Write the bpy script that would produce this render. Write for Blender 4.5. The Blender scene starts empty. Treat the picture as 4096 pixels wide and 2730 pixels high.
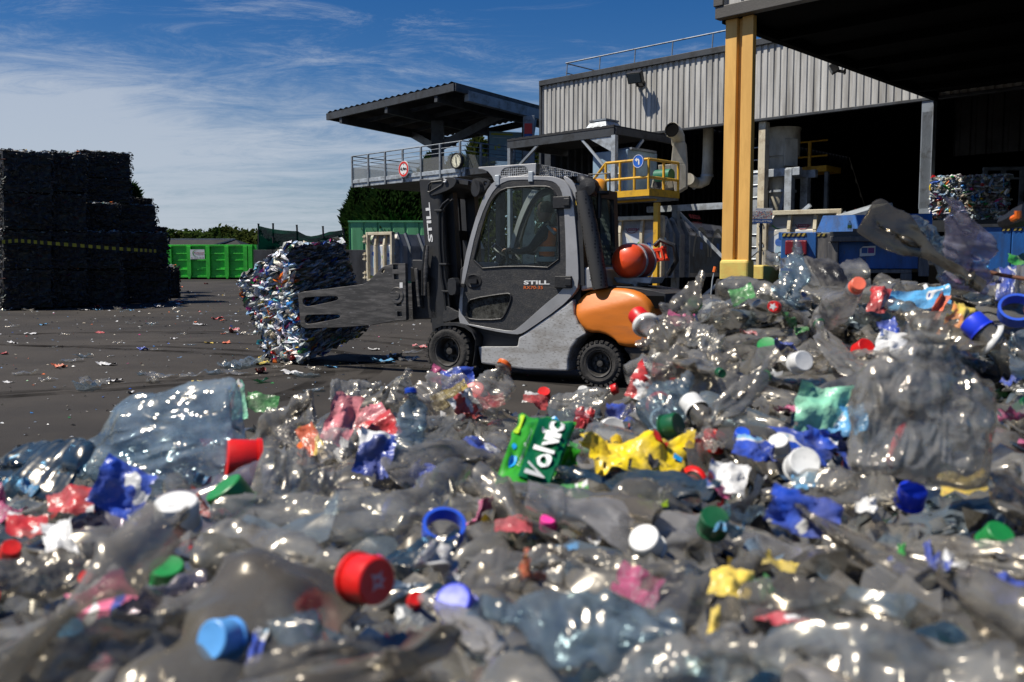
import bpy, bmesh, math, random
from mathutils import Vector, Matrix, Euler, noise
from mathutils.geometry import tessellate_polygon
R = math.radians
scene = bpy.context.scene
col = scene.collection
# ------------------------------------------------------------------ camera
PITCH = R(4.59); CAMZ = 1.35; FPX = 3640.0; CX, CY = 2048.0, 1365.0
cam_data = bpy.data.cameras.new("camera")
cam_data.sensor_width = 36.0
cam_data.lens = FPX/4096*36.0
cam_data.clip_start = 0.02; cam_data.clip_end = 2000
cam_data.dof.use_dof = True
cam_data.dof.focus_distance = 11.0
cam_data.dof.aperture_fstop = 9.0
cam_data.dof.aperture_blades = 7
cam = bpy.data.objects.new("camera", cam_data); col.objects.link(cam)
cam.location = (0, 0, CAMZ); cam.rotation_euler = (R(90)-PITCH, 0, 0)
scene.camera = cam
# ------------------------------------------------------------------ render look
scene.view_settings.view_transform = 'Standard'
scene.view_settings.look = 'None'
scene.view_settings.exposure = 0.32
scene.view_settings.gamma = 1.0
scene.cycles.max_bounces = 10
scene.cycles.transparent_max_bounces = 14
scene.cycles.diffuse_bounces = 2
scene.cycles.glossy_bounces = 3
scene.cycles.transmission_bounces = 4
scene.cycles.caustics_reflective = False
scene.cycles.caustics_refractive = False
scene.cycles.sample_clamp_indirect = 6.0
scene.cycles.use_denoising = True
# ------------------------------------------------------------------ sun and sky
SUN_EL = R(58); SUN_AZ = Vector((-0.975, -0.20))
SUN_AZ.normalize()
sund = bpy.data.lights.new("sun", 'SUN'); sund.energy = 5.0; sund.angle = R(0.53); sund.color = (1.0, 0.94, 0.84)
sun = bpy.data.objects.new("sun", sund); col.objects.link(sun)
to_sun = Vector((SUN_AZ.x*math.cos(SUN_EL), SUN_AZ.y*math.cos(SUN_EL), math.sin(SUN_EL)))
sun.rotation_euler = to_sun.to_track_quat('Z', 'Y').to_euler(); sun.location = (-20, 0, 30)
world = bpy.data.worlds.new("World"); scene.world = world; world.use_nodes = True
nt = world.node_tree; nt.nodes.clear()
def nn(nt, t, **kw):
    n = nt.nodes.new(t)
    for k, v in kw.items():
        if k.startswith('i_'):
            n.inputs[k[2:].replace('_', ' ')].default_value = v
        else: setattr(n, k, v)
    return n
wout = nn(nt, 'ShaderNodeOutputWorld'); bg = nn(nt, 'ShaderNodeBackground'); bg.inputs['Strength'].default_value = 0.052
sky = nn(nt, 'ShaderNodeTexSky'); sky.sky_type = 'NISHITA'; sky.sun_disc = False
sky.sun_elevation = SUN_EL; sky.sun_rotation = math.atan2(SUN_AZ.x, SUN_AZ.y) % (2*math.pi)
sky.altitude = 200; sky.air_density = 1.0; sky.dust_density = 0.3; sky.ozone_density = 3.0
hs = nn(nt, 'ShaderNodeHueSaturation'); hs.inputs['Saturation'].default_value = 1.44; hs.inputs['Value'].default_value = 1.15; hs.inputs['Hue'].default_value = 0.512
nt.links.new(sky.outputs[0], hs.inputs['Color'])
tc = nn(nt, 'ShaderNodeTexCoord')
sep = nn(nt, 'ShaderNodeSeparateXYZ'); nt.links.new(tc.outputs['Generated'], sep.inputs[0])
zc = nn(nt, 'ShaderNodeMath', operation='ADD'); zc.inputs[1].default_value = 0.12; nt.links.new(sep.outputs['Z'], zc.inputs[0])
zm = nn(nt, 'ShaderNodeMath', operation='MAXIMUM'); zm.inputs[1].default_value = 0.05; nt.links.new(zc.outputs[0], zm.inputs[0])
dx = nn(nt, 'ShaderNodeMath', operation='DIVIDE'); dy = nn(nt, 'ShaderNodeMath', operation='DIVIDE')
nt.links.new(sep.outputs['X'], dx.inputs[0]); nt.links.new(zm.outputs[0], dx.inputs[1])
nt.links.new(sep.outputs['Y'], dy.inputs[0]); nt.links.new(zm.outputs[0], dy.inputs[1])
cmb = nn(nt, 'ShaderNodeCombineXYZ'); nt.links.new(dx.outputs[0], cmb.inputs[0]); nt.links.new(dy.outputs[0], cmb.inputs[1])
mp = nn(nt, 'ShaderNodeMapping'); mp.inputs['Scale'].default_value = (0.55, 1.1, 1); mp.inputs['Rotation'].default_value = (0, 0, R(-24)); mp.inputs['Location'].default_value = (3.3, 1.2, 0)
nt.links.new(cmb.outputs[0], mp.inputs[0])
n1 = nn(nt, 'ShaderNodeTexNoise'); n1.inputs['Scale'].default_value = 0.55; n1.inputs['Detail'].default_value = 5; n1.inputs['Roughness'].default_value = 0.62; n1.inputs['Distortion'].default_value = 0.5
n2 = nn(nt, 'ShaderNodeTexNoise'); n2.inputs['Scale'].default_value = 3.6; n2.inputs['Detail'].default_value = 9; n2.inputs['Roughness'].default_value = 0.78; n2.inputs['Distortion'].default_value = 0.8
nt.links.new(mp.outputs[0], n1.inputs[0]); nt.links.new(mp.outputs[0], n2.inputs[0])
mul = nn(nt, 'ShaderNodeMath', operation='MULTIPLY'); nt.links.new(n1.outputs[0], mul.inputs[0]); nt.links.new(n2.outputs[0], mul.inputs[1])
# cloud cover leans to the western (-X) part of the sky and fades overhead
xw = nn(nt, 'ShaderNodeMapRange'); xw.inputs['From Min'].default_value = 0.12; xw.inputs['From Max'].default_value = -0.42; nt.links.new(sep.outputs['X'], xw.inputs[0])
hw = nn(nt, 'ShaderNodeMapRange'); hw.inputs['From Min'].default_value = 0.26; hw.inputs['From Max'].default_value = 0.13; nt.links.new(sep.outputs['Z'], hw.inputs[0])
xh = nn(nt, 'ShaderNodeMath', operation='MULTIPLY'); nt.links.new(xw.outputs[0], xh.inputs[0]); nt.links.new(hw.outputs[0], xh.inputs[1])
sc_ = nn(nt, 'ShaderNodeMath', operation='MULTIPLY_ADD'); sc_.inputs[1].default_value = 0.33; nt.links.new(xh.outputs[0], sc_.inputs[0]); nt.links.new(mul.outputs[0], sc_.inputs[2])
ramp = nn(nt, 'ShaderNodeMapRange'); ramp.interpolation_type = 'SMOOTHSTEP'
ramp.inputs['From Min'].default_value = 0.26; ramp.inputs['From Max'].default_value = 0.52; ramp.inputs['To Max'].default_value = 0.72
nt.links.new(sc_.outputs[0], ramp.inputs[0])
cl = nn(nt, 'ShaderNodeMix', data_type='RGBA'); nt.links.new(ramp.outputs[0], cl.inputs['Factor'])
cl.inputs[7].default_value = (8.4, 9.2, 10.4, 1)
hz = nn(nt, 'ShaderNodeMapRange'); hz.inputs['From Min'].default_value = 0.20; hz.inputs['From Max'].default_value = 0.0; hz.inputs['To Max'].default_value = 0.8; nt.links.new(sep.outputs['Z'], hz.inputs[0])
hm = nn(nt, 'ShaderNodeMix', data_type='RGBA'); hm.inputs[7].default_value = (3.9, 5.2, 7.0, 1); nt.links.new(hz.outputs[0], hm.inputs['Factor']); nt.links.new(hs.outputs[0], hm.inputs[6]); nt.links.new(hm.outputs[2], cl.inputs[6])
nt.links.new(cl.outputs[2], bg.inputs['Color']); nt.links.new(bg.outputs[0], wout.inputs[0])

# ------------------------------------------------------------------ measuring helpers (turn a direction seen from the tripod into a place)
cp_, sp_ = math.cos(PITCH), math.sin(PITCH)
def ray(px, py):
    u = (px-CX)/FPX; v = (CY-py)/FPX
    return Vector((u, cp_+v*sp_, -sp_+v*cp_))
def P(px, py, d):
    r = ray(px, py); t = d/r.y
    return Vector((r.x*t, d, CAMZ+r.z*t))
def PG(px, py, z=0.0):
    r = ray(px, py); t = (z-CAMZ)/r.z
    return Vector((r.x*t, r.y*t, z))
def zoom(x0, y0, s):
    return lambda x, y: (x0+x*s, y0+y*s)
zA = zoom(0, 500, .5102); zB = zoom(900, 900, .38265); z3 = zoom(1600, 600, .63768); z4 = zoom(1280, 300, .39099)
z5 = zoom(2100, 200, .63776); z6 = zoom(2800, 0, .57396); z7 = zoom(2900, 700, .50829)
b1 = zoom(1600, 640, .22957); b2 = zoom(2300, 800, .29749); b3 = zoom(1430, 880, .1913)
D = zoom(0, 0, 4096/2353)     # whole photo as displayed
class Frame:
    """horizontal axis x (unit 2D), y = z cross x, origin on the ground"""
    def __init__(s, O, x):
        s.O = Vector((O[0], O[1], O[2] if len(O) > 2 else 0)); s.x = Vector((x[0], x[1], 0)).normalized(); s.y = Vector((-s.x.y, s.x.x, 0))
        s.rot = math.atan2(s.x.y, s.x.x)
    def w(s, x, y, z): return s.O+s.x*x+s.y*y+Vector((0, 0, z))
    def l(s, p):
        q = Vector(p)-s.O; return Vector((q.dot(s.x), q.dot(s.y), q.z))
    def hit(s, pp, y=0.0):
        """local (x, z) where the line of sight meets the vertical plane y = const"""
        r = ray(*pp); c = Vector((0, 0, CAMZ))-s.O
        t = (y-c.dot(s.y))/r.dot(s.y)
        q = s.l(Vector((0, 0, CAMZ))+r*t); return (q.x, q.z)
    def hitx(s, pp, x=0.0):
        r = ray(*pp); c = Vector((0, 0, CAMZ))-s.O
        t = (x-c.dot(s.x))/r.dot(s.x)
        q = s.l(Vector((0, 0, CAMZ))+r*t); return (q.y, q.z)
# ------------------------------------------------------------------ mesh builder
_text_cache = {}
def text_geo(s, shear=0.0, bold=0.0):
    k = (s, shear, bold)
    if k not in _text_cache:
        c = bpy.data.curves.new("lettering", 'FONT'); c.body = s; c.shear = shear; c.offset = bold; c.size = 1.0; c.resolution_u = 3
        o = bpy.data.objects.new("lettering", c)
        col.objects.link(o); bpy.context.view_layer.update()
        m = bpy.data.meshes.new_from_object(o.evaluated_get(bpy.context.evaluated_depsgraph_get()))
        vs = [(v.co.x, v.co.y) for v in m.vertices]; fs = [tuple(p.vertices) for p in m.polygons]
        bpy.data.objects.remove(o); bpy.data.curves.remove(c); bpy.data.meshes.remove(m)
        x0 = min(v[0] for v in vs); x1 = max(v[0] for v in vs); y0 = min(v[1] for v in vs); y1 = max(v[1] for v in vs)
        _text_cache[k] = ([((x-x0)/(x1-x0), (y-y0)/(y1-y0)) for x, y in vs], fs, (x1-x0)/(y1-y0))
    return _text_cache[k]
class MB:
    def __init__(s): s.v = []; s.f = []; s.m = []; s.c = None
    def add(s, vs, fs, m=0):
        b = len(s.v); s.v += [tuple(v) for v in vs]
        for f in fs: s.f.append(tuple(b+i for i in f)); s.m.append(m)
        return s
    def box(s, x0, x1, y0, y1, z0, z1, m=0):
        x0, x1 = min(x0, x1), max(x0, x1); y0, y1 = min(y0, y1), max(y0, y1); z0, z1 = min(z0, z1), max(z0, z1)
        return s.add([(x0,y0,z0),(x1,y0,z0),(x1,y1,z0),(x0,y1,z0),(x0,y0,z1),(x1,y0,z1),(x1,y1,z1),(x0,y1,z1)],
                     [(0,3,2,1),(4,5,6,7),(0,1,5,4),(1,2,6,5),(2,3,7,6),(3,0,4,7)], m)
    def bar(s, p, q, w, h=None, up=(0,0,1), m=0):
        """rectangular bar from p to q"""
        p, q = Vector(p), Vector(q); h = h or w; d = (q-p).normalized(); up = Vector(up)
        if abs(d.dot(up)) > .98: up = Vector((1,0,0))
        a = d.cross(up).normalized(); b = a.cross(d)
        vs = [c+a*(i*w/2)+b*(j*h/2) for c in (p, q) for i, j in ((-1,-1),(1,-1),(1,1),(-1,1))]
        return s.add(vs, [(0,1,2,3),(7,6,5,4),(0,4,5,1),(1,5,6,2),(2,6,7,3),(3,7,4,0)], m)
    def tube(s, pts, r, n=10, m=0, cap=True):
        pts = [Vector(p) for p in pts]; k = len(pts); rr = r if isinstance(r, (list, tuple)) else [r]*k
        vs = []; fs = []; prev = None
        for i, p in enumerate(pts):
            d = (pts[min(i+1, k-1)]-pts[max(i-1, 0)]).normalized()
            if prev is None:
                up = Vector((0,0,1)) if abs(d.z) < .9 else Vector((1,0,0)); a = d.cross(up).normalized()
            else:
                a = (prev-d*prev.dot(d)).normalized()
            prev = a; b = d.cross(a)
            for j in range(n):
                t = 2*math.pi*j/n; vs.append(p+(a*math.cos(t)+b*math.sin(t))*rr[i])
        for i in range(k-1):
            for j in range(n): fs.append((i*n+j, i*n+(j+1)%n, (i+1)*n+(j+1)%n, (i+1)*n+j))
        if cap: fs.append(tuple(range(n-1, -1, -1))); fs.append(tuple((k-1)*n+j for j in range(n)))
        return s.add(vs, fs, m)
    def lathe(s, prof, p=(0,0,0), axis=(0,0,1), n=24, m=0, sx=1.0):
        """prof: list of (along, radius)"""
        p = Vector(p); d = Vector(axis).normalized(); up = Vector((0,0,1)) if abs(d.z) < .9 else Vector((1,0,0))
        a = d.cross(up).normalized(); b = d.cross(a); vs = []; fs = []
        for h, r in prof:
            for j in range(n):
                t = 2*math.pi*j/n; vs.append(p+d*h+(a*math.cos(t)*sx+b*math.sin(t))*max(r, 1e-4))
        for i in range(len(prof)-1):
            for j in range(n): fs.append((i*n+j, i*n+(j+1)%n, (i+1)*n+(j+1)%n, (i+1)*n+j))
        return s.add(vs, fs, m)
    def poly(s, outer, holes=(), y0=0.0, y1=0.05, m=0, mside=None):
        """polygon in (x, z) with holes, extruded from y0 to y1"""
        loops = [list(outer)]+[list(h) for h in holes]
        flat = [p for l in loops for p in l]
        tris = tessellate_polygon([[Vector((x, z, 0)) for x, z in l] for l in loops])
        n = len(flat); vs = [(x, y0, z) for x, z in flat]+[(x, y1, z) for x, z in flat]
        fs = [tuple(t) for t in tris]+[(t[2]+n, t[1]+n, t[0]+n) for t in tris]
        b = 0
        for l in loops:
            k = len(l)
            for i in range(k): j = (i+1)%k; fs.append((b+i, b+j, b+j+n, b+i+n))
            b += k
        return s.add(vs, fs, m)
    def text(s, t, o, xa, ya, w, h=None, shear=0.0, bold=0.0, m=0, lift=(0,0,0)):
        """lettering whose lower corner is o, running along xa (width w) with height along ya (h)"""
        v, f, asp = text_geo(t, shear, bold); o = Vector(o)+Vector(lift); xa = Vector(xa).normalized(); ya = Vector(ya).normalized(); h = h or w/asp
        return s.add([o+xa*(x*w)+ya*(y*h) for x, y in v], f, m)
    def build(s, name, mats, parent=None, smooth=False, bevel=0.0, seg=2, angle=40, recalc=True, subsurf=0):
        me = bpy.data.meshes.new(name); me.from_pydata(s.v, [], s.f)
        for mt in (mats if isinstance(mats, (list, tuple)) else [mats]): me.materials.append(mt)
        for p, i in zip(me.polygons, s.m): p.material_index = i
        if recalc:
            bm = bmesh.new(); bm.from_mesh(me); bmesh.ops.recalc_face_normals(bm, faces=bm.faces); bm.to_mesh(me); bm.free()
        if s.c is not None:
            a = me.color_attributes.new("Col", 'FLOAT_COLOR', 'POINT')
            for i, c in enumerate(s.c): a.data[i].color = (*c, 1)
        o = bpy.data.objects.new(name, me); col.objects.link(o)
        if parent is not None: o.parent = parent
        if bevel > 0:
            b = o.modifiers.new("edge", 'BEVEL'); b.width = bevel; b.segments = seg; b.limit_method = 'ANGLE'; b.angle_limit = R(35)
        if subsurf:
            b = o.modifiers.new("round", 'SUBSURF'); b.levels = subsurf; b.render_levels = subsurf
        if smooth:
            me.polygons.foreach_set("use_smooth", [True]*len(me.polygons))
            if angle < 180:
                try: me.set_sharp_from_angle(angle=R(angle))
                except Exception: pass
        return o
LM = []     # landmarks for telling the scraps apart
def tag(o, label=None, cat=None, group=None, kind=None):
    if label: o['label'] = label
    if cat: o['category'] = cat
    if group: o['group'] = group
    if kind: o['kind'] = kind
    return o
def thing(name, label, cat, loc=(0,0,0), rotz=0.0, group=None):
    o = bpy.data.objects.new(name, None); o.empty_display_size = .1; col.objects.link(o)
    o.location = loc; o.rotation_euler = (0, 0, rotz)
    return tag(o, label, cat, group)
def fthing(fr, name, label, cat, group=None): return thing(name, label, cat, fr.O, fr.rot, group)
def copy_tree(o, parent=None):
    c = o.copy(); col.objects.link(c); c.parent = parent
    for ch in list(o.children): copy_tree(ch, c)
    return c
# ------------------------------------------------------------------ materials
def _new(name):
    m = bpy.data.materials.new(name); m.use_nodes = True; t = m.node_tree; t.nodes.clear()
    out = nn(t, 'ShaderNodeOutputMaterial'); return m, t, out
def _coord(t, scale=(1,1,1), rand=False):
    tc = nn(t, 'ShaderNodeTexCoord'); mp = nn(t, 'ShaderNodeMapping'); mp.inputs['Scale'].default_value = scale
    t.links.new(tc.outputs['Object'], mp.inputs[0])
    if rand:
        oi = nn(t, 'ShaderNodeObjectInfo'); ml = nn(t, 'ShaderNodeMath', operation='MULTIPLY'); ml.inputs[1].default_value = 37.0
        t.links.new(oi.outputs['Random'], ml.inputs[0]); t.links.new(ml.outputs[0], mp.inputs['Location'])
    return mp.outputs[0]
def surf(name, c, rough=.6, metal=0.0, dirt=None, amt=.5, scale=3.0, stretch=(1,1,1), bump=.15, bscale=40.0, spec=.5, sharp=.25, dirt2=None, amt2=.0, scale2=12.0, coat=0.0, rand=False):
    """painted / worn surface: base colour with patches of dirt (a noise), fine bump, uneven gloss"""
    m, t, out = _new(name); L = t.links.new
    b = nn(t, 'ShaderNodeBsdfPrincipled'); L(b.outputs[0], out.inputs[0])
    b.inputs['Metallic'].default_value = metal; b.inputs['Specular IOR Level'].default_value = spec; b.inputs['Coat Weight'].default_value = coat
    b.inputs['Coat Roughness'].default_value = .15
    co = _coord(t, stretch, rand)
    n1 = nn(t, 'ShaderNodeTexNoise'); n1.inputs['Scale'].default_value = scale; n1.inputs['Detail'].default_value = 8; n1.inputs['Roughness'].default_value = .68
    L(co, n1.inputs[0])
    last = nn(t, 'ShaderNodeRGB'); last.outputs[0].default_value = (*c, 1); lo = last.outputs[0]
    var = nn(t, 'ShaderNodeMix', data_type='RGBA', blend_type='MULTIPLY'); var.inputs[0].default_value = 1.0
    vr = nn(t, 'ShaderNodeMapRange'); vr.inputs['From Min'].default_value = .3; vr.inputs['From Max'].default_value = .7; vr.inputs['To Min'].default_value = .82; vr.inputs['To Max'].default_value = 1.1
    n0 = nn(t, 'ShaderNodeTexNoise'); n0.inputs['Scale'].default_value = scale*.6; n0.inputs['Detail'].default_value = 5; L(co, n0.inputs[0]); L(n0.outputs[0], vr.inputs[0])
    L(lo, var.inputs[6]); L(vr.outputs[0], var.inputs[7]); lo = var.outputs[2]
    fac = None
    if dirt is not None:
        mr = nn(t, 'ShaderNodeMapRange'); mr.interpolation_type = 'SMOOTHSTEP'; th = 1-amt
        mr.inputs['From Min'].default_value = max(.0, .5+(th-.5)*.55-sharp*.5); mr.inputs['From Max'].default_value = .5+(th-.5)*.55+sharp*.5
        L(n1.outputs[0], mr.inputs[0]); fac = mr.outputs[0]
        mx = nn(t, 'ShaderNodeMix', data_type='RGBA'); mx.inputs[7].default_value = (*dirt, 1); L(fac, mx.inputs[0]); L(lo, mx.inputs[6]); lo = mx.outputs[2]
    if dirt2 is not None:
        n2 = nn(t, 'ShaderNodeTexNoise'); n2.inputs['Scale'].default_value = scale2; n2.inputs['Detail'].default_value = 10; n2.inputs['Roughness'].default_value = .75; L(co, n2.inputs[0])
        mr = nn(t, 'ShaderNodeMapRange'); th = 1-amt2
        mr.inputs['From Min'].default_value = .5+(th-.5)*.5-.04; mr.inputs['From Max'].default_value = .5+(th-.5)*.5+.04; L(n2.outputs[0], mr.inputs[0])
        mx = nn(t, 'ShaderNodeMix', data_type='RGBA'); mx.inputs[7].default_value = (*dirt2, 1); L(mr.outputs[0], mx.inputs[0]); L(lo, mx.inputs[6]); lo = mx.outputs[2]
    L(lo, b.inputs['Base Color'])
    rr = nn(t, 'ShaderNodeMapRange'); rr.inputs['To Min'].default_value = max(.03, rough-.13); rr.inputs['To Max'].default_value = min(1, rough+.2)
    L(n1.outputs[0], rr.inputs[0]); L(rr.outputs[0], b.inputs['Roughness'])
    if bump > 0:
        nb = nn(t, 'ShaderNodeTexNoise'); nb.inputs['Scale'].default_value = bscale; nb.inputs['Detail'].default_value = 6; L(co, nb.inputs[0])
        bp = nn(t, 'ShaderNodeBump'); bp.inputs['Strength'].default_value = bump; bp.inputs['Distance'].default_value = .02; L(nb.outputs[0], bp.inputs['Height']); L(bp.outputs[0], b.inputs['Normal'])
    return m
def film(name, tint=(.92,.95,.96), haze=.3, hazecol=(.5,.5,.48), bscale=18.0, bump=.75, rough=.21, dirt=.25, dirtcol=(.16,.14,.11), gl=1.0, clear=.94, cell=.3):
    """thin crumpled PET: what passes straight through is tinted, the rest mirrors the sky or scatters in scuffs and dust"""
    m, t, out = _new(name); L = t.links.new
    co = _coord(t, (1,1,1), True)
    fold = nn(t, 'ShaderNodeMapping'); fold.inputs['Scale'].default_value = (.5, 1, 1); L(co, fold.inputs[0])
    v1 = nn(t, 'ShaderNodeTexNoise'); v1.noise_type = 'RIDGED_MULTIFRACTAL'; v1.normalize = True; v1.inputs['Scale'].default_value = bscale; v1.inputs['Detail'].default_value = 2; v1.inputs['Distortion'].default_value = .8; L(fold.outputs[0], v1.inputs[0])
    v2 = nn(t, 'ShaderNodeTexVoronoi'); v2.feature = 'DISTANCE_TO_EDGE'; v2.inputs['Scale'].default_value = bscale*.55; L(co, v2.inputs[0])
    ad = nn(t, 'ShaderNodeMath', operation='MULTIPLY_ADD'); ad.inputs[1].default_value = .9*cell; L(v2.outputs[0], ad.inputs[0]); L(v1.outputs[0], ad.inputs[2])
    bp = nn(t, 'ShaderNodeBump'); bp.inputs['Strength'].default_value = bump; bp.inputs['Distance'].default_value = .012; L(ad.outputs[0], bp.inputs['Height'])
    tr = nn(t, 'ShaderNodeBsdfTransparent'); tr.inputs[0].default_value = (*[x*clear for x in tint], 1)
    gs = nn(t, 'ShaderNodeBsdfGlossy'); gs.inputs['Color'].default_value = (gl*.98, gl*.90, gl*.78, 1); gs.inputs['Roughness'].default_value = rough; L(bp.outputs[0], gs.inputs['Normal'])
    fr0 = nn(t, 'ShaderNodeLayerWeight'); fr0.inputs['Blend'].default_value = .5; L(bp.outputs[0], fr0.inputs['Normal'])
    frp = nn(t, 'ShaderNodeMath', operation='POWER'); frp.inputs[1].default_value = 4.0; L(fr0.outputs['Facing'], frp.inputs[0])
    fr = nn(t, 'ShaderNodeMath', operation='MULTIPLY_ADD'); fr.inputs[1].default_value = .72; fr.inputs[2].default_value = .075; L(frp.outputs[0], fr.inputs[0])
    # seen edge-on the film is thicker along the line of sight, so it lets less through
    ed = nn(t, 'ShaderNodeMath', operation='POWER'); ed.inputs[1].default_value = 1.7; L(fr0.outputs['Facing'], ed.inputs[0])
    em = nn(t, 'ShaderNodeMix', data_type='RGBA'); em.inputs[6].default_value = (*[x*clear for x in tint], 1); em.inputs[7].default_value = (*[x*.22 for x in tint], 1); L(ed.outputs[0], em.inputs[0]); L(em.outputs[2], tr.inputs[0])
    df = nn(t, 'ShaderNodeBsdfDiffuse'); tl = nn(t, 'ShaderNodeBsdfTranslucent'); L(bp.outputs[0], df.inputs['Normal']); L(bp.outputs[0], tl.inputs['Normal'])
    nd = nn(t, 'ShaderNodeTexNoise'); nd.inputs['Scale'].default_value = 11; nd.inputs['Detail'].default_value = 7; nd.inputs['Roughness'].default_value = .65; L(co, nd.inputs[0])
    mr = nn(t, 'ShaderNodeMapRange'); mr.inputs['From Min'].default_value = .62-dirt*.5; mr.inputs['From Max'].default_value = .85-dirt*.5; L(nd.outputs[0], mr.inputs[0])
    cm = nn(t, 'ShaderNodeMix', data_type='RGBA'); cm.inputs[6].default_value = (*hazecol, 1); cm.inputs[7].default_value = (*dirtcol, 1); L(mr.outputs[0], cm.inputs[0])
    L(cm.outputs[2], df.inputs[0]); L(cm.outputs[2], tl.inputs[0])
    m2 = nn(t, 'ShaderNodeMixShader'); m2.inputs[0].default_value = .4; L(df.outputs[0], m2.inputs[1]); L(tl.outputs[0], m2.inputs[2])
    hz = nn(t, 'ShaderNodeMapRange'); hz.inputs['From Min'].default_value = .34; hz.inputs['From Max'].default_value = .68; hz.inputs['To Min'].default_value = haze*.15; hz.inputs['To Max'].default_value = min(1, haze*1.7); L(nd.outputs[0], hz.inputs[0])
    m3 = nn(t, 'ShaderNodeMixShader'); L(hz.outputs[0], m3.inputs[0]); L(tr.outputs[0], m3.inputs[1]); L(m2.outputs[0], m3.inputs[2])
    m4 = nn(t, 'ShaderNodeMixShader'); L(fr.outputs[0], m4.inputs[0]); L(m3.outputs[0], m4.inputs[1]); L(gs.outputs[0], m4.inputs[2])
    L(m4.outputs[0], out.inputs[0])
    return m
def print_film(name, cols, scale=22.0, rough=.3, bump=.5):
    """opaque printed plastic label or bag: patches of a few print colours"""
    m, t, out = _new(name); L = t.links.new; co = _coord(t, (1,1,1), True)
    b = nn(t, 'ShaderNodeBsdfPrincipled'); L(b.outputs[0], out.inputs[0]); b.inputs['Roughness'].default_value = rough
    vo = nn(t, 'ShaderNodeTexNoise'); vo.inputs['Scale'].default_value = scale; vo.inputs['Detail'].default_value = 1.5; vo.inputs['Distortion'].default_value = .6; L(co, vo.inputs[0])
    cr = nn(t, 'ShaderNodeValToRGB'); cr.color_ramp.interpolation = 'CONSTANT'
    el = cr.color_ramp.elements; pos = [0, .56, .64, .7, .76]
    el[0].position = 0; el[0].color = (*cols[0], 1); el[1].position = pos[1]; el[1].color = (*cols[1 % len(cols)], 1)
    for i in range(2, min(len(cols), 5)):
        e = el.new(pos[i]); e.color = (*cols[i], 1)
    L(vo.outputs[0], cr.inputs[0])
    dn = nn(t, 'ShaderNodeTexNoise'); dn.inputs['Scale'].default_value = 30; dn.inputs['Detail'].default_value = 8; L(co, dn.inputs[0])
    mr = nn(t, 'ShaderNodeMapRange'); mr.inputs['From Min'].default_value = .36; mr.inputs['From Max'].default_value = .74; mr.inputs['To Max'].default_value = .72; L(dn.outputs[0], mr.inputs[0])
    mx = nn(t, 'ShaderNodeMix', data_type='RGBA'); mx.inputs[7].default_value = (.15, .14, .12, 1); L(mr.outputs[0], mx.inputs[0]); L(cr.outputs[0], mx.inputs[6]); L(mx.outputs[2], b.inputs['Base Color'])
    nb = nn(t, 'ShaderNodeTexNoise'); nb.inputs['Scale'].default_value = 45; nb.inputs['Detail'].default_value = 4; L(co, nb.inputs[0])
    bp = nn(t, 'ShaderNodeBump'); bp.inputs['Strength'].default_value = bump; bp.inputs['Distance'].default_value = .012; L(nb.outputs[0], bp.inputs['Height']); L(bp.outputs[0], b.inputs['Normal'])
    return m
def colmat(name, rough=.35, spec=.5, trans=.0, bump=.4, bscale=60, sat=1.0):
    """flakes that carry their own colours"""
    m, t, out = _new(name); L = t.links.new
    b = nn(t, 'ShaderNodeBsdfPrincipled'); L(b.outputs[0], out.inputs[0]); b.inputs['Roughness'].default_value = rough; b.inputs['Specular IOR Level'].default_value = spec
    a = nn(t, 'ShaderNodeVertexColor'); a.layer_name = "Col"; co = _coord(t)
    nd = nn(t, 'ShaderNodeTexNoise'); nd.inputs['Scale'].default_value = 9; nd.inputs['Detail'].default_value = 7; L(co, nd.inputs[0])
    mr = nn(t, 'ShaderNodeMapRange'); mr.inputs['From Min'].default_value = .5; mr.inputs['From Max'].default_value = .75; mr.inputs['To Max'].default_value = .6; L(nd.outputs[0], mr.inputs[0])
    mx = nn(t, 'ShaderNodeMix', data_type='RGBA'); mx.inputs[7].default_value = (.10, .09, .07, 1); L(mr.outputs[0], mx.inputs[0]); L(a.outputs[0], mx.inputs[6]); L(mx.outputs[2], b.inputs['Base Color'])
    nb = nn(t, 'ShaderNodeTexNoise'); nb.inputs['Scale'].default_value = bscale; nb.inputs['Detail'].default_value = 3; L(co, nb.inputs[0])
    bp = nn(t, 'ShaderNodeBump'); bp.inputs['Strength'].default_value = bump; bp.inputs['Distance'].default_value = .02; L(nb.outputs[0], bp.inputs['Height']); L(bp.outputs[0], b.inputs['Normal'])
    return m
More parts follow.
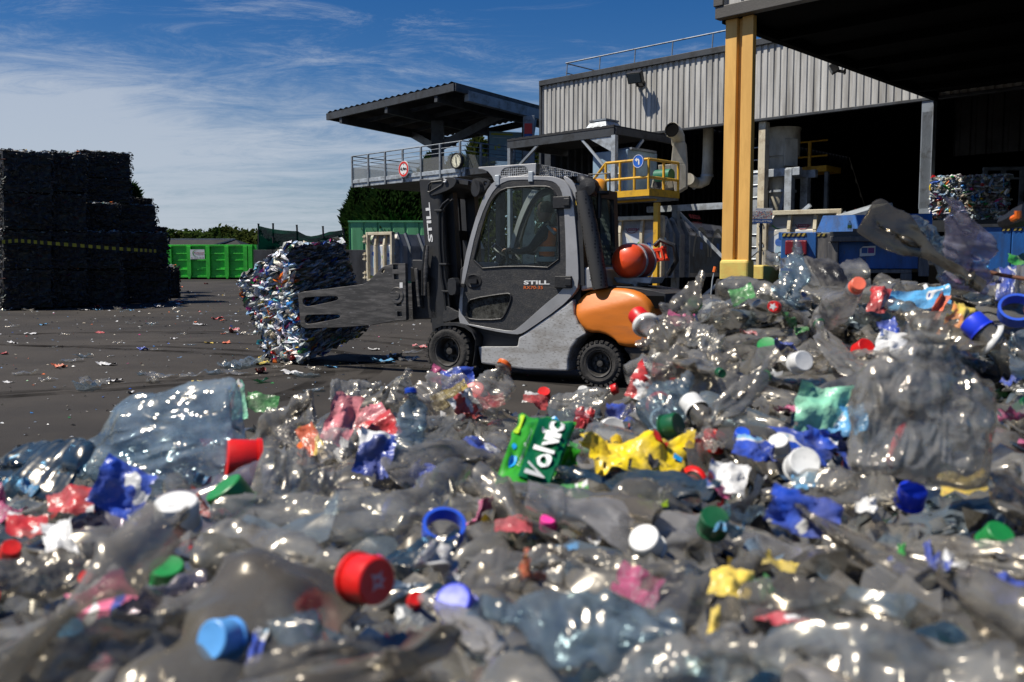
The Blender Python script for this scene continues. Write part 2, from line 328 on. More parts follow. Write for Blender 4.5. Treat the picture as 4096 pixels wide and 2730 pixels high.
def glass(name, tint=(.62,.72,.68), rough=.03, haze=.06, hz=(.35,.36,.33)):
    m, t, out = _new(name); L = t.links.new; co = _coord(t)
    tr = nn(t, 'ShaderNodeBsdfTransparent'); tr.inputs[0].default_value = (*tint, 1)
    gs = nn(t, 'ShaderNodeBsdfGlossy'); gs.inputs['Roughness'].default_value = rough
    fr = nn(t, 'ShaderNodeFresnel'); fr.inputs['IOR'].default_value = 1.28
    m1 = nn(t, 'ShaderNodeMixShader'); L(fr.outputs[0], m1.inputs[0]); L(tr.outputs[0], m1.inputs[1]); L(gs.outputs[0], m1.inputs[2])
    df = nn(t, 'ShaderNodeBsdfDiffuse'); df.inputs[0].default_value = (*hz, 1)
    nd = nn(t, 'ShaderNodeTexNoise'); nd.inputs['Scale'].default_value = 14; nd.inputs['Detail'].default_value = 9; nd.inputs['Roughness'].default_value = .8; L(co, nd.inputs[0])
    mr = nn(t, 'ShaderNodeMapRange'); mr.inputs['From Min'].default_value = .4; mr.inputs['From Max'].default_value = .75; mr.inputs['To Min'].default_value = haze*.3; mr.inputs['To Max'].default_value = haze*3; L(nd.outputs[0], mr.inputs[0])
    m2 = nn(t, 'ShaderNodeMixShader'); L(mr.outputs[0], m2.inputs[0]); L(m1.outputs[0], m2.inputs[1]); L(df.outputs[0], m2.inputs[2]); L(m2.outputs[0], out.inputs[0])
    return m
def netting(name, c, alpha=.6, sx=60.0):
    """woven mesh: threads with small gaps between them"""
    m, t, out = _new(name); L = t.links.new; co = _coord(t, (sx, sx, sx))
    w = nn(t, 'ShaderNodeTexNoise'); w.inputs['Scale'].default_value = 1.0; w.inputs['Detail'].default_value = 1; L(co, w.inputs[0])
    df = nn(t, 'ShaderNodeBsdfDiffuse'); df.inputs[0].default_value = (*c, 1); tl = nn(t, 'ShaderNodeBsdfTranslucent'); tl.inputs[0].default_value = (*c, 1)
    mx = nn(t, 'ShaderNodeMixShader'); mx.inputs[0].default_value = .45; L(df.outputs[0], mx.inputs[1]); L(tl.outputs[0], mx.inputs[2])
    tr = nn(t, 'ShaderNodeBsdfTransparent')
    mr = nn(t, 'ShaderNodeMapRange'); mr.inputs['From Min'].default_value = .35; mr.inputs['From Max'].default_value = .65; mr.inputs['To Min'].default_value = max(0, alpha-.2); mr.inputs['To Max'].default_value = min(1, alpha+.2); L(w.outputs[0], mr.inputs[0])
    m2 = nn(t, 'ShaderNodeMixShader'); L(mr.outputs[0], m2.inputs[0]); L(tr.outputs[0], m2.inputs[1]); L(mx.outputs[0], m2.inputs[2]); L(m2.outputs[0], out.inputs[0])
    return m
def leafmat(name, c, c2):
    m, t, out = _new(name); L = t.links.new
    b = nn(t, 'ShaderNodeBsdfDiffuse'); tl = nn(t, 'ShaderNodeBsdfTranslucent')
    co = _coord(t); n1 = nn(t, 'ShaderNodeTexNoise'); n1.inputs['Scale'].default_value = 1.6; n1.inputs['Detail'].default_value = 6; L(co, n1.inputs[0])
    mr = nn(t, 'ShaderNodeMapRange'); mr.inputs['From Min'].default_value = .35; mr.inputs['From Max'].default_value = .65; L(n1.outputs[0], mr.inputs[0])
    mx = nn(t, 'ShaderNodeMix', data_type='RGBA'); mx.inputs[6].default_value = (*c, 1); mx.inputs[7].default_value = (*c2, 1); L(mr.outputs[0], mx.inputs[0])
    L(mx.outputs[2], b.inputs[0]); L(mx.outputs[2], tl.inputs[0])
    m1 = nn(t, 'ShaderNodeMixShader'); m1.inputs[0].default_value = .3; L(b.outputs[0], m1.inputs[1]); L(tl.outputs[0], m1.inputs[2]); L(m1.outputs[0], out.inputs[0])
    return m
M = {}
M['asphalt'] = surf('asphalt', (.028,.0255,.0235), .85, dirt=(.058,.051,.044), amt=.47, scale=.22, bump=.5, bscale=90, sharp=.4, dirt2=(.11,.10,.09), amt2=.08, scale2=26, spec=.2)
M['clad'] = surf('clad', (.52,.51,.48), .55, dirt=(.22,.21,.19), amt=.44, scale=1.3, stretch=(3.5,3.5,.25), bump=.05, sharp=.35, dirt2=(.17,.15,.12), amt2=.12, scale2=9)
M['clad_dark'] = surf('clad_dark', (.06,.06,.06), .7, dirt=(.03,.03,.03), amt=.4, scale=1.0)  # cladding inside the hall, its shade put into a darker colour
M['steel'] = surf('steel', (.23,.26,.29), .5, .2, dirt=(.11,.11,.11), amt=.35, scale=4)
M['steel_dark'] = surf('steel_dark', (.045,.05,.056), .55, .1, dirt=(.02,.02,.02), amt=.4, scale=3)
M['galv'] = surf('galv', (.46,.50,.53), .45, .35, dirt=(.22,.23,.23), amt=.4, scale=5, dirt2=(.2,.17,.13), amt2=.15)
M['black'] = surf('black', (.012,.012,.013), .5, dirt=(.03,.028,.025), amt=.3, scale=5)
M['shade_black'] = surf('shade_black', (.005,.005,.005), .9, bump=0, spec=.05)  # near-black: deep shade of interiors, undersides and recesses put into the colour
M['yellow'] = surf('yellow', (.76,.43,.11), .5, dirt=(.62,.34,.08), amt=.35, scale=2, stretch=(2,2,.4), dirt2=(.10,.06,.03), amt2=.03, scale2=5, bump=.05)
M['yellow_base'] = surf('yellow_base', (.62,.42,.10), .6, dirt=(.60,.50,.12), amt=.45, scale=4, dirt2=(.09,.05,.03), amt2=.14, scale2=6)
M['rail_yellow'] = surf('rail_yellow', (.68,.38,.02), .45, dirt=(.32,.18,.03), amt=.3, scale=6)
M['cream'] = surf('cream', (.62,.55,.40), .55, dirt=(.36,.29,.19), amt=.38, scale=4, dirt2=(.14,.09,.05), amt2=.12, scale2=14)
M['duct'] = surf('duct', (.58,.54,.43), .5, dirt=(.36,.32,.24), amt=.4, scale=3, stretch=(1,1,.4))
M['blue'] = surf('blue', (.015,.12,.40), .5, dirt=(.02,.07,.20), amt=.42, scale=3, stretch=(2,2,.5), dirt2=(.10,.09,.08), amt2=.24, scale2=9)
M['blue_pale'] = surf('blue_pale', (.27,.40,.52), .5, dirt=(.2,.27,.33), amt=.4, scale=3)
M['worn'] = surf('worn', (.07,.07,.075), .6, dirt=(.15,.14,.13), amt=.45, scale=4, stretch=(3,3,.5), dirt2=(.03,.06,.14), amt2=.2)
M['skip_green'] = surf('skip_green', (.045,.58,.04), .5, dirt=(.03,.35,.03), amt=.35, scale=2, dirt2=(.05,.12,.03), amt2=.08, scale2=6)
M['shed_green'] = surf('shed_green', (.16,.50,.22), .55, dirt=(.13,.42,.18), amt=.4, scale=.8, stretch=(3,3,.3))
M['concrete'] = surf('concrete', (.10,.10,.10), .85, dirt=(.05,.05,.05), amt=.45, scale=1.2, stretch=(1,1,.4))
M['white'] = surf('white', (.78,.78,.76), .45, dirt=(.6,.6,.57), amt=.25, scale=6)
M['red'] = surf('red', (.65,.03,.02), .4, bump=.02)
M['ink_red'] = surf('ink_red', (.30,.02,.03), .6, bump=0)
M['ink_green'] = surf('ink_green', (.10,.33,.04), .6, bump=0)
M['ink_black'] = surf('ink_black', (.015,.015,.018), .6, bump=0)
M['ink_blue'] = surf('ink_blue', (.03,.10,.32), .6, bump=0)
M['sign_blue'] = surf('sign_blue', (.015,.12,.55), .4, bump=0)
M['dial'] = surf('dial', (.70,.68,.52), .5, bump=0)
M['rubber'] = surf('rubber', (.022,.021,.02), .8, dirt=(.06,.055,.05), amt=.45, scale=7, bump=.3, bscale=50)
M['tyre_rim'] = surf('tyre_rim', (.085,.08,.075), .6, .3, dirt=(.03,.028,.025), amt=.45, scale=9)
M['roofing'] = surf('roofing', (.014,.015,.018), .7, dirt=(.02,.02,.02), amt=.4, scale=1)
M['shade_net'] = netting('shade_net', (.004,.045,.028), 1.15, 60)
M['rail_net'] = netting('rail_net', (.33,.34,.33), .58, 110)
M['bark'] = surf('bark', (.06,.045,.035), .9, bump=.5, bscale=20)
M['leaf'] = leafmat('leaf', (.030,.060,.014), (.055,.085,.02))
M['leaf_dark'] = leafmat('leaf_dark', (.012,.032,.009), (.03,.06,.014))
M['leaf_yellow'] = leafmat('leaf_yellow', (.07,.085,.02), (.035,.055,.015))
M['floodglass'] = surf('floodglass', (.10,.12,.12), .1, bump=0)
M['silver'] = surf('silver', (.42,.42,.42), .38, .35, dirt=(.30,.29,.28), amt=.25, scale=4, bump=.03)
M['silver_dirty'] = surf('silver_dirty', (.54,.54,.53), .45, .2, dirt=(.31,.29,.26), amt=.40, scale=5, dirt2=(.15,.14,.125), amt2=.33, scale2=40, stretch=(.6,1,1.6), bump=.05)
M['truck_black'] = surf('truck_black', (.022,.023,.025), .5, dirt=(.035,.034,.032), amt=.3, scale=6, bump=.05)
M['truck_scuffed'] = surf('truck_scuffed', (.026,.027,.029), .55, dirt=(.045,.043,.04), amt=.4, scale=8, dirt2=(.16,.15,.14), amt2=.3, scale2=75, stretch=(1,1,2.2))
M['orange'] = surf('orange', (.68,.185,.015), .46, dirt=(.52,.15,.025), amt=.3, scale=4, dirt2=(.16,.075,.03), amt2=.12, scale2=6, stretch=(.5,1,2.6), bump=.03, coat=.12)
M['tank'] = surf('tank', (.80,.075,.012), .4, dirt=(.70,.07,.02), amt=.3, scale=5, bump=.02, coat=.25)
M['tank_dark'] = surf('tank_dark', (.40,.05,.02), .55, dirt=(.25,.03,.02), amt=.4, scale=6)
M['clamp'] = surf('clamp', (.075,.072,.068), .45, .5, dirt=(.16,.15,.14), amt=.45, scale=5, stretch=(.5,1,4), dirt2=(.30,.29,.29), amt2=.24, scale2=14, bump=.08)
M['cabglass'] = glass('cabglass', (.88,.95,.92), .03, .012)
M['dirtyglass'] = glass('dirtyglass', (.12,.13,.12), .1, .16, (.3,.3,.27))
M['mirror_glass'] = surf('mirror_glass', (.3,.32,.33), .1, .8, bump=0)
M['amber'] = surf('amber', (.75,.30,.02), .2, bump=0, coat=.5)
M['lens_red'] = surf('lens_red', (.20,.012,.02), .3, bump=.4, bscale=70)
M['hivis'] = surf('hivis', (1.0,.20,.03), .7, dirt=(.85,.15,.03), amt=.3, scale=12)
M['reflective'] = surf('reflective', (.35,.37,.36), .5)
M['cloth_dark'] = surf('cloth_dark', (.02,.021,.025), .85)
M['denim'] = surf('denim', (.03,.06,.14), .85)
M['skin'] = surf('skin', (.30,.17,.12), .55, bump=.02)
M['hair'] = surf('hair', (.015,.012,.01), .7)
M['hose'] = surf('hose', (.015,.015,.015), .4)
M['flake'] = colmat('flake', .28, .6)
M['flake_dull'] = colmat('flake_dull', .5, .3)
M['wire'] = surf('wire', (.03,.025,.02), .6)
M['tape_black'] = surf('tape_black', (.01,.01,.01), .5); M['tape_yellow'] = surf('tape_yellow', (.42,.36,.02), .5)
def perforated(name, c, c2, scale, thr, holes=False):
    m, t, out = _new(name); L = t.links.new; co = _coord(t)
    b = nn(t, 'ShaderNodeBsdfPrincipled'); b.inputs['Roughness'].default_value = .5; b.inputs['Metallic'].default_value = .3; L(b.outputs[0], out.inputs[0])
    v = nn(t, 'ShaderNodeTexVoronoi'); v.inputs['Scale'].default_value = scale; v.inputs['Randomness'].default_value = .15; L(co, v.inputs[0])
    g = nn(t, 'ShaderNodeMath', operation='LESS_THAN'); g.inputs[1].default_value = thr; L(v.outputs[0], g.inputs[0])
    mx = nn(t, 'ShaderNodeMix', data_type='RGBA'); mx.inputs[6].default_value = (*c, 1); mx.inputs[7].default_value = (*c2, 1); L(g.outputs[0], mx.inputs[0]); L(mx.outputs[2], b.inputs['Base Color'])
    if holes:
        tr = nn(t, 'ShaderNodeBsdfTransparent'); ms = nn(t, 'ShaderNodeMixShader'); L(g.outputs[0], ms.inputs[0]); L(b.outputs[0], ms.inputs[1]); L(tr.outputs[0], ms.inputs[2]); L(ms.outputs[0], out.inputs[0])
    return m
M['exhaust'] = perforated('exhaust', (.06,.058,.055), (.006,.006,.006), 26, .32)
M['mesh_guard'] = perforated('mesh_guard', (.40,.41,.42), (.03,.03,.032), 40, .46, True)
# ------------------------------------------------------------------ ground
def ground_z(y): return max(0.0, (y-29.0)*.0176)
mb = MB(); ys = [-60, -20, 0, 10, 20, 29, 45, 62, 90, 140, 240, 420]; xs = [-420, -200, -100, -50, -25, -10, 0, 10, 25, 50, 100, 200, 420]
for y in ys:
    for x in xs: mb.v.append((x, y, min(ground_z(y), 2.6)))
n = len(xs)
for j in range(len(ys)-1):
    for i in range(n-1): mb.f.append((j*n+i, j*n+i+1, (j+1)*n+i+1, (j+1)*n+i)); mb.m.append(0)
tag(mb.build("ground", M['asphalt']), "dark worn asphalt of the sorting yard", None, None, 'structure')
# ------------------------------------------------------------------ small builders
d1 = (-.72, .694); d2 = (.694, .72)
def prect(mb, fr, a, b, yf, depth, m=0):
    xa, za = fr.hit(a, yf); xb, zb = fr.hit(b, yf); mb.box(xa, xb, yf-depth, yf, zb, za, m)
    return min(xa, xb), max(xa, xb), min(za, zb), max(za, zb)
def corrugated(mb, x0, x1, y, z0, z1, pitch=.34, dep=.045, rib=.34, m=0, th=.01):
    """trapezoid sheet in the xz plane, ribs along z"""
    n = max(1, round((x1-x0)/pitch)); p = (x1-x0)/n; prof = []
    for i in range(n):
        a = x0+i*p; prof += [(a, y), (a+p*(1-rib)*.92, y), (a+p*(1-rib*.72), y-dep), (a+p*(1-rib*.2), y-dep)]
    prof.append((x1, y)); k = len(prof)
    vs = [(x, yy, z0) for x, yy in prof]+[(x, yy, z1) for x, yy in prof]
    mb.add(vs, [(i, i+1, k+i+1, k+i) for i in range(k-1)], m)
class Face:
    """a flat upright face seen from +y: u to the viewer's right, v up, in metres from its lower corner on the viewer's left"""
    def __init__(s, mb, x_left, z0, y): s.mb, s.x, s.z, s.y = mb, x_left, z0, y
    def p(s, u, v, l=0.0): return (s.x-u, s.y+l, s.z+v)
    def rect(s, u0, v0, u1, v1, m, l=.004): s.mb.add([s.p(u0,v0,l), s.p(u1,v0,l), s.p(u1,v1,l), s.p(u0,v1,l)], [(0,1,2,3)], m)
    def pol(s, pts, m, l=.004): s.mb.add([s.p(u,v,l) for u, v in pts], [tuple(range(len(pts)))], m)
    def disc(s, u, v, r, m, l=.004, n=28, sx=1.0): s.pol([(u+r*sx*math.cos(2*math.pi*i/n), v+r*math.sin(2*math.pi*i/n)) for i in range(n)], m, l)
    def ring(s, u, v, r0, r1, m, l=.004, a0=0, a1=360, n=32, off=(0,0)):
        vs = []
        for i in range(n+1):
            a = R(a0+(a1-a0)*i/n); vs.append(s.p(u+off[0]+r0*math.cos(a), v+off[1]+r0*math.sin(a), l)); vs.append(s.p(u+r1*math.cos(a), v+r1*math.sin(a), l))
        s.mb.add(vs, [(2*i, 2*i+1, 2*i+3, 2*i+2) for i in range(n)], m)
    def crescent(s, u, v, r, m, l=.005, a0=60, a1=300, t=.22, n=24):
        vs = []
        for i in range(n+1):
            f = i/n; a = R(a0+(a1-a0)*f); w = t*r*math.sin(math.pi*f)
            vs.append(s.p(u+(r-w)*1.25*math.cos(a), v+(r-w)*math.sin(a), l)); vs.append(s.p(u+r*1.25*math.cos(a), v+r*math.sin(a), l))
        s.mb.add(vs, [(2*i, 2*i+1, 2*i+3, 2*i+2) for i in range(n)], m)
    def text(s, t, u, v, w, h, m, l=.007, shear=0, bold=0, up=(0,0,1)): s.mb.text(t, s.p(u, v, l), (-1,0,0), up, w, h, shear, bold, m)
# ------------------------------------------------------------------ hall behind the yard
WF = Frame((5.91, 23.6), d1)
xL, zT = WF.hit(D(1246, 192)); _, zT2 = WF.hit(D(1655, 112)); zT = (zT+zT2)/2
zBt = WF.hit(D(1720, 276))[1]
XR = -15.0
hall = fthing(WF, "recycling_hall", "grey corrugated recycling hall with an open dark front", "building")
mb = MB(); corrugated(mb, XR, xL, 0, zBt, zT-.1, .175, .032, .42)
mb.build("cladding", M['clad'], hall)
mb = MB(); mb.box(XR, xL+.08, -.12, .07, zT-.1, zT+.06); mb.box(XR, xL, -.1, .03, zBt-.07, zBt); mb.box(xL, xL+.09, -.15, .05, zBt-1.2, zT-.1)
mb.build("trim", M['steel_dark'], hall, bevel=.01)
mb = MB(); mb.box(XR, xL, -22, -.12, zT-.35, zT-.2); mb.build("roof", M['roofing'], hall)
mb = MB(); mb.box(XR-.3, xL+.4, -22.3, -22, 0, zT-.15); mb.build("back_wall", M['shade_black'], hall)
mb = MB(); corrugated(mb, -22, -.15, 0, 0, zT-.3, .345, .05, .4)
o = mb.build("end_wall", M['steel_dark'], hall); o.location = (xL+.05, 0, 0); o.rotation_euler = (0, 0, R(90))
mb = MB(); mb.box(XR-.2, XR, -22, 9.5, 0, zT-.35); mb.build("side_wall", M['shade_black'], hall)
# dim inner panel wall on the far side of the bay
xi, zi = WF.hit(D(2190, 360), -5.5); _, zi2 = WF.hit(D(2270, 95), -5.5)
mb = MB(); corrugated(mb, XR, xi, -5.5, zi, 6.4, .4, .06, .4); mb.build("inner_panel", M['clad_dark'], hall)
# posts of the open front
mb = MB(); prect(mb, WF, D(2119, 217), D(2137, 480), .0, .22); x, _ = WF.hit(D(2128, 300)); mb.box(x-.13, x+.1, -.22, 0, 0, zBt-.3)
mb.build("grey_post", M['steel'], hall, bevel=.01)
mb = MB(); x, _ = WF.hit(D(1747, 300)); mb.box(x-.1, x+.09, -.3, -.08, 0.6, zBt-.07); mb.build("cream_post", M['cream'], hall, bevel=.01)
mb = MB(); x, _ = WF.hit(D(1255, 300)); mb.box(x-.14, x+.14, -.3, -.05, 0, zT-.2); mb.build("corner_post", M['steel_dark'], hall, bevel=.01)
# roof railing
mb = MB(); zr = zT+.75
x0 = WF.hit(D(1300, 185), -.6)[0]; x1 = WF.hit(D(1660, 100), -.6)[0]-3.5
zr0 = WF.hit(D(1300, 146), -.6)[1]
mb.tube([(x0, -.6, zr0), (x1, -.6, zr0)], .022, 6)
mb.tube([(x0, -.6, zr0), (x0, -2.4, zr0), (x0, -9, zr0)], .02, 6)
mb.tube([(x0, -.6, (zr0+zT)/2+.02), (x0, -2.4, (zr0+zT)/2)], .015, 6)
for i in range(8):
    xx = x0-(x0-x1)*i/7; mb.tube([(xx, -.6, zT-.25), (xx-.06, -.6, zr0)], .017, 6)
for i in range(4): mb.tube([(x0, -2.4-i*2, zT-.3), (x0, -2.4-i*2, zr0)], .017, 6)
mb.build("roof_railing", M['steel'], hall)
# ------------------------------------------------------------------ loading canopy with the yellow column
KP = P(*D(1645, 43), 14.0); CF = Frame((KP.x, KP.y), d1); KZ = KP.z
can = fthing(CF, "loading_canopy", "loading canopy on a yellow steel column, its underside in deep shade", "canopy")
mb = MB(); corrugated(mb, -11, -.14, .0, KZ+.16, KZ+1.5, .28, .04, .3); mb.build("fascia", M['clad'], can)
mb = MB(); mb.box(-11, .0, -.12, .03, KZ-.02, KZ+.16); mb.box(-.14, .02, -.14, .05, KZ+.16, KZ+1.5); mb.build("edge_trim", surf('bronze', (.085,.078,.068), .5), can, bevel=.01)
mb = MB(); mb.box(-11, 0, -9.4, -.13, KZ+.10, KZ+.22); mb.build("deck", M['shade_black'], can)
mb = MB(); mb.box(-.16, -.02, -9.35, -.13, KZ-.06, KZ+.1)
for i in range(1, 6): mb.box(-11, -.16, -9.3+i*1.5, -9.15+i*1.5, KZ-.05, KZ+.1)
mb.build("beam", M['shade_black'], can, bevel=.01)
mb = MB()
xa, _ = CF.hit(D(1661, 400), -.12); xb, _ = CF.hit(D(1687, 400), -.12); xc, _ = CF.hit(D(1699, 400), -.12); xd, _ = CF.hit(D(1724, 400), -.12)
zb, zt = .5, KZ-.02
mb.box(xb, xa, -.22, -.12, zb, zt); mb.box(xd, xc, -.22, -.12, zb, zt); mb.box(xc, xb, -.22, -.19, zb, zt)
colm = mb.build("column", M['yellow'], can, bevel=.008)
zc = CF.hit(D(1690, 597), -.1)[1]
mb = MB(); mb.box(xd-.01, xa+.02, -.30, -.08, 0, zc); mb.build("column_base", M['yellow_base'], colm, bevel=.05, seg=3)
# ------------------------------------------------------------------ floodlights
def flood(name, p, rot, label, sc=1.0):
    t = thing(name, label, "floodlight", p, rot, "floodlights")
    mb = MB(); mb.box(-.21*sc, .21*sc, -.02, .16*sc, -.15*sc, .15*sc)
    for i in range(6): mb.box(-.19*sc+i*.075*sc, -.17*sc+i*.075*sc, -.08*sc, -.02, -.12*sc, .12*sc)
    o = mb.build("housing", M['black'], t, bevel=.015); o.rotation_euler = (R(-28), 0, 0)
    mb = MB(); mb.box(-.18*sc, .18*sc, .161*sc, .170*sc, -.12*sc, .12*sc); g = mb.build("lens", M['floodglass'], t); g.rotation_euler = (R(-28), 0, 0)
    mb = MB(); mb.bar((-.1*sc, -.02, -.05), (-.1*sc, -.3*sc, -.16*sc), .05*sc); mb.bar((.1*sc, -.02, -.05), (.1*sc, -.3*sc, -.16*sc), .05*sc); mb.box(-.12*sc, .12*sc, -.34*sc, -.28*sc, -.22*sc, -.08*sc)
    mb.build("bracket", M['black'], t)
    return t
x, z = WF.hit(D(1462, 176), .33); flood("floodlight", WF.w(x, .33, z), WF.rot+R(12), "black floodlight on the sunlit corrugated wall with a dark stain below it", 1.0)
x, z = CF.hitx(D(1919, 156), .12); flood("floodlight", CF.w(.12, x, z), CF.rot-R(60), "small black floodlight hung from the canopy edge beam", .55)
# ------------------------------------------------------------------ elevated platform with rail, sign and clock
pc = P(*D(1066, 403), 29.9); PFm = Frame((pc.x, pc.y), d1)
Lp = PFm.hit(D(811, 400))[0]; zfl = PFm.hit(D(1066, 385))[1]; zlo = PFm.hit(D(1062, 406))[1]; zrail = PFm.hit(D(1062, 325))[1]
plat = fthing(PFm, "elevated_platform", "raised steel walkway with a mesh railing, above the hedge", "platform")
mb = MB(); mb.box(-1, Lp, -5.5, -.05, zfl-.25, zfl-.05); mb.build("deck", M['steel_dark'], plat)
mb = MB(); mb.box(0, Lp, -.05, .02, zlo, zfl+.0); mb.box(0, Lp, .02, .06, zlo+.14, zfl-.02); mb.box(-.06, 0, -5.5, .02, zlo, zfl); mb.build("edge_beam", M['galv'], plat, bevel=.006)
mb = MB(); h = zrail-zfl
for f in (1.0, .82, .64): mb.tube([(0, .05, zfl+h*f), (Lp, .05, zfl+h*f)], .022 if f == 1 else .013, 6); mb.tube([(0, .05, zfl+h*f), (0, -5.5, zfl+h*f)], .022 if f == 1 else .013, 6); mb.tube([(Lp, .05, zfl+h*f), (Lp, -5.5, zfl+h*f)], .02 if f == 1 else .012, 6)
mb.build("rail", M['steel'], plat)
for i in range(7):
    x = Lp*(i+.12)/6.15; mb = MB(); mb.box(x-.035, x+.035, .03, .08, zlo, zrail); mb.build("rail_post", M['steel'], plat)
for i in range(3):
    mb = MB(); mb.box(-.03, .03, -1.6*i-.8, -1.6*i-.74, zfl, zrail); mb.build("rail_post", M['steel'], plat)
mb = MB(); mb.add([(0,.02,zfl), (Lp,.02,zfl), (Lp,.02,zfl+h*.52), (0,.02,zfl+h*.52)], [(0,1,2,3)]); mb.add([(-.02,0,zfl), (-.02,-5.5,zfl), (-.02,-5.5,zfl+h*.52), (-.02,0,zfl+h*.52)], [(0,1,2,3)]); mb.add([(Lp,0,zfl), (Lp,-5.5,zfl), (Lp,-5.5,zfl+h*.52), (Lp,0,zfl+h*.52)], [(0,1,2,3)])
mb.build("mesh_infill", M['rail_net'], plat)
for x, y in ((Lp*.3, -3.5), (Lp*.8, -3.5), (-.6, -3.5)):
    mb = MB(); mb.box(x-.12, x+.12, y-.12, y+.12, 0, zfl-.25); mb.build("support_post", M['steel_dark'], plat)
def round_sign(fr, a, y, rad, name, label, cat, group=None):
    x, z = fr.hit(a, y); t = thing(name, label, cat, fr.w(x, y, z), fr.rot, group); return t
rs = abs(PFm.hit(D(928, 371), .1)[1]-PFm.hit(D(928, 408), .1)[1])/2
t = round_sign(PFm, D(928, 389), .13, rs, "clearance_sign", "round red and white 4.4 m height limit sign on the platform rail", "sign")
mb = MB(); mb.lathe([(-.02, 0), (-.02, rs), (.015, rs), (.015, rs*.97), (.015, 0)], axis=(0,1,0), n=36); mb.build("plate", [M['white']], t)
mb = MB(); F = Face(mb, 0, 0, .018); F.ring(0, 0, rs*.7, rs*.94, 0); mb.build("red_ring", M['red'], t)
mb = MB(); F = Face(mb, 0, 0, .018); F.text("4,4m", -rs*.62, -rs*.22, rs*1.24, rs*.46, 0, bold=.03); F.pol([(-rs*.09, rs*.62), (rs*.09, rs*.62), (0, rs*.46)], 0); F.pol([(-rs*.09, -rs*.62), (0, -rs*.46), (rs*.09, -rs*.62)], 0); mb.build("lettering", M['ink_black'], t, recalc=False)
rk = abs(PFm.hit(D(1050, 352), .1)[1]-PFm.hit(D(1050, 390), .1)[1])/2
t = round_sign(PFm, D(1049, 370), .16, rk, "wall_clock", "round black rimmed clock with a cream dial on the platform rail", "clock")
mb = MB(); mb.lathe([(-.1, 0), (-.1, rk*.95), (-.03, rk), (.03, rk), (.04, rk*.9), (.02, rk*.86), (.02, rk*.8)], axis=(0,1,0), n=36); mb.build("rim", M['black'], t, smooth=True)
mb = MB(); mb.lathe([(.018, rk*.86), (.021, 0)], axis=(0,1,0), n=36); mb.build("dial", M['dial'], t)
mb = MB(); F = Face(mb, 0, 0, .024)
for k in range(1, 13):
    a = R(90-30*k); s = rk*.2; F.text(str(k), rk*.66*math.cos(a)-s*.5*(1.3 if k > 9 else .7), rk*.66*math.sin(a)-s*.5, s*(1.3 if k > 9 else .7), s, 0)
mb.build("numerals", M['ink_black'], t, recalc=False)
mb = MB(); F = Face(mb, 0, 0, .03); F.rect(-.014, -.06, .014, rk*.5, 0); mb.build("hour_hand", M['ink_black'], t)
mb = MB(); F = Face(mb, 0, 0, .034); F.pol([(-.012, .06), (.012, .06), (.05, -rk*.72), (.03, -rk*.72)], 0); mb.build("minute_hand", M['ink_black'], t)
# ------------------------------------------------------------------ mono column roof over the platform
A = P(*D(752, 262), 34.45); B = P(*D(1045, 192), 29.5); C = P(*D(1265, 252), 32.9); E = A+(C-B)*1.25; C = B+(C-B)*1.12
roof = thing("shelter_roof", "dark flat steel shelter roof on one thick column over the platform", "shelter", (0,0,0))
def lerp(a, b, t): return a+(b-a)*t
mb = MB(); N = 42; top = []
for i in range(N+1):
    t = i/N; a = lerp(A, B, t); b = lerp(E, C, t); dz = .06 if i % 2 else 0.0
    top += [a+Vector((0,0,.03+dz)), b+Vector((0,0,.03+dz))]
mb.add(top, [(2*i, 2*i+1, 2*i+3, 2*i+2) for i in range(N)])
mb.build("sheeting", M['roofing'], roof, recalc=False)
mb = MB(); d = Vector((0,0,-.12))
mb.bar(A+d, B+d, .1, .24); mb.bar(B+d, C+d, .1, .24); mb.bar(E+d, C+d, .1, .24); mb.bar(A+d, E+d, .06, .2)
mb.build("edge_beam", M['steel_dark'], roof)
mb = MB(); d = Vector((0,0,-.3))
for t in (.12, .5, .87): mb.bar(lerp(A, B, t)+d, lerp(E, C, t)+d, .14, .3)
for t in (.2, .4, .6, .8): mb.bar(lerp(A, E, t)+d*.6, lerp(B, C, t)+d*.6, .08, .14)
mb.build("rafter", M['steel_dark'], roof)
cb = P(*D(1006, 345), 33.5); Tm = lerp(lerp(A, B, .55), lerp(E, C, .55), .7); Tm.z -= .25
mb = MB(); mb.box(cb.x-.22, cb.x+.22, cb.y-.2, cb.y+.2, 0, Tm.z-.05); mb.bar((cb.x, cb.y, Tm.z-1.0), lerp(lerp(A, B, .12), lerp(E, C, .12), .6)+d, .16, .3); mb.bar((cb.x, cb.y, Tm.z-1.0), lerp(lerp(A, B, .87), lerp(E, C, .87), .6)+d, .16, .3)
mb.build("column", M['steel_dark'], roof, bevel=.01)
q = P(*D(1215, 300), 32.0); mb = MB(); mb.box(q.x-.2, q.x+.2, q.y-.15, q.y+.15, 0, C.z-.35); mb.bar((q.x, q.y, C.z-1.4), lerp(B, C, .72)+d, .14, .3); mb.bar(lerp(B, C, .1)+d, C+d, .2, .34)
mb.build("wall_bracket", M['steel'], roof, bevel=.01)
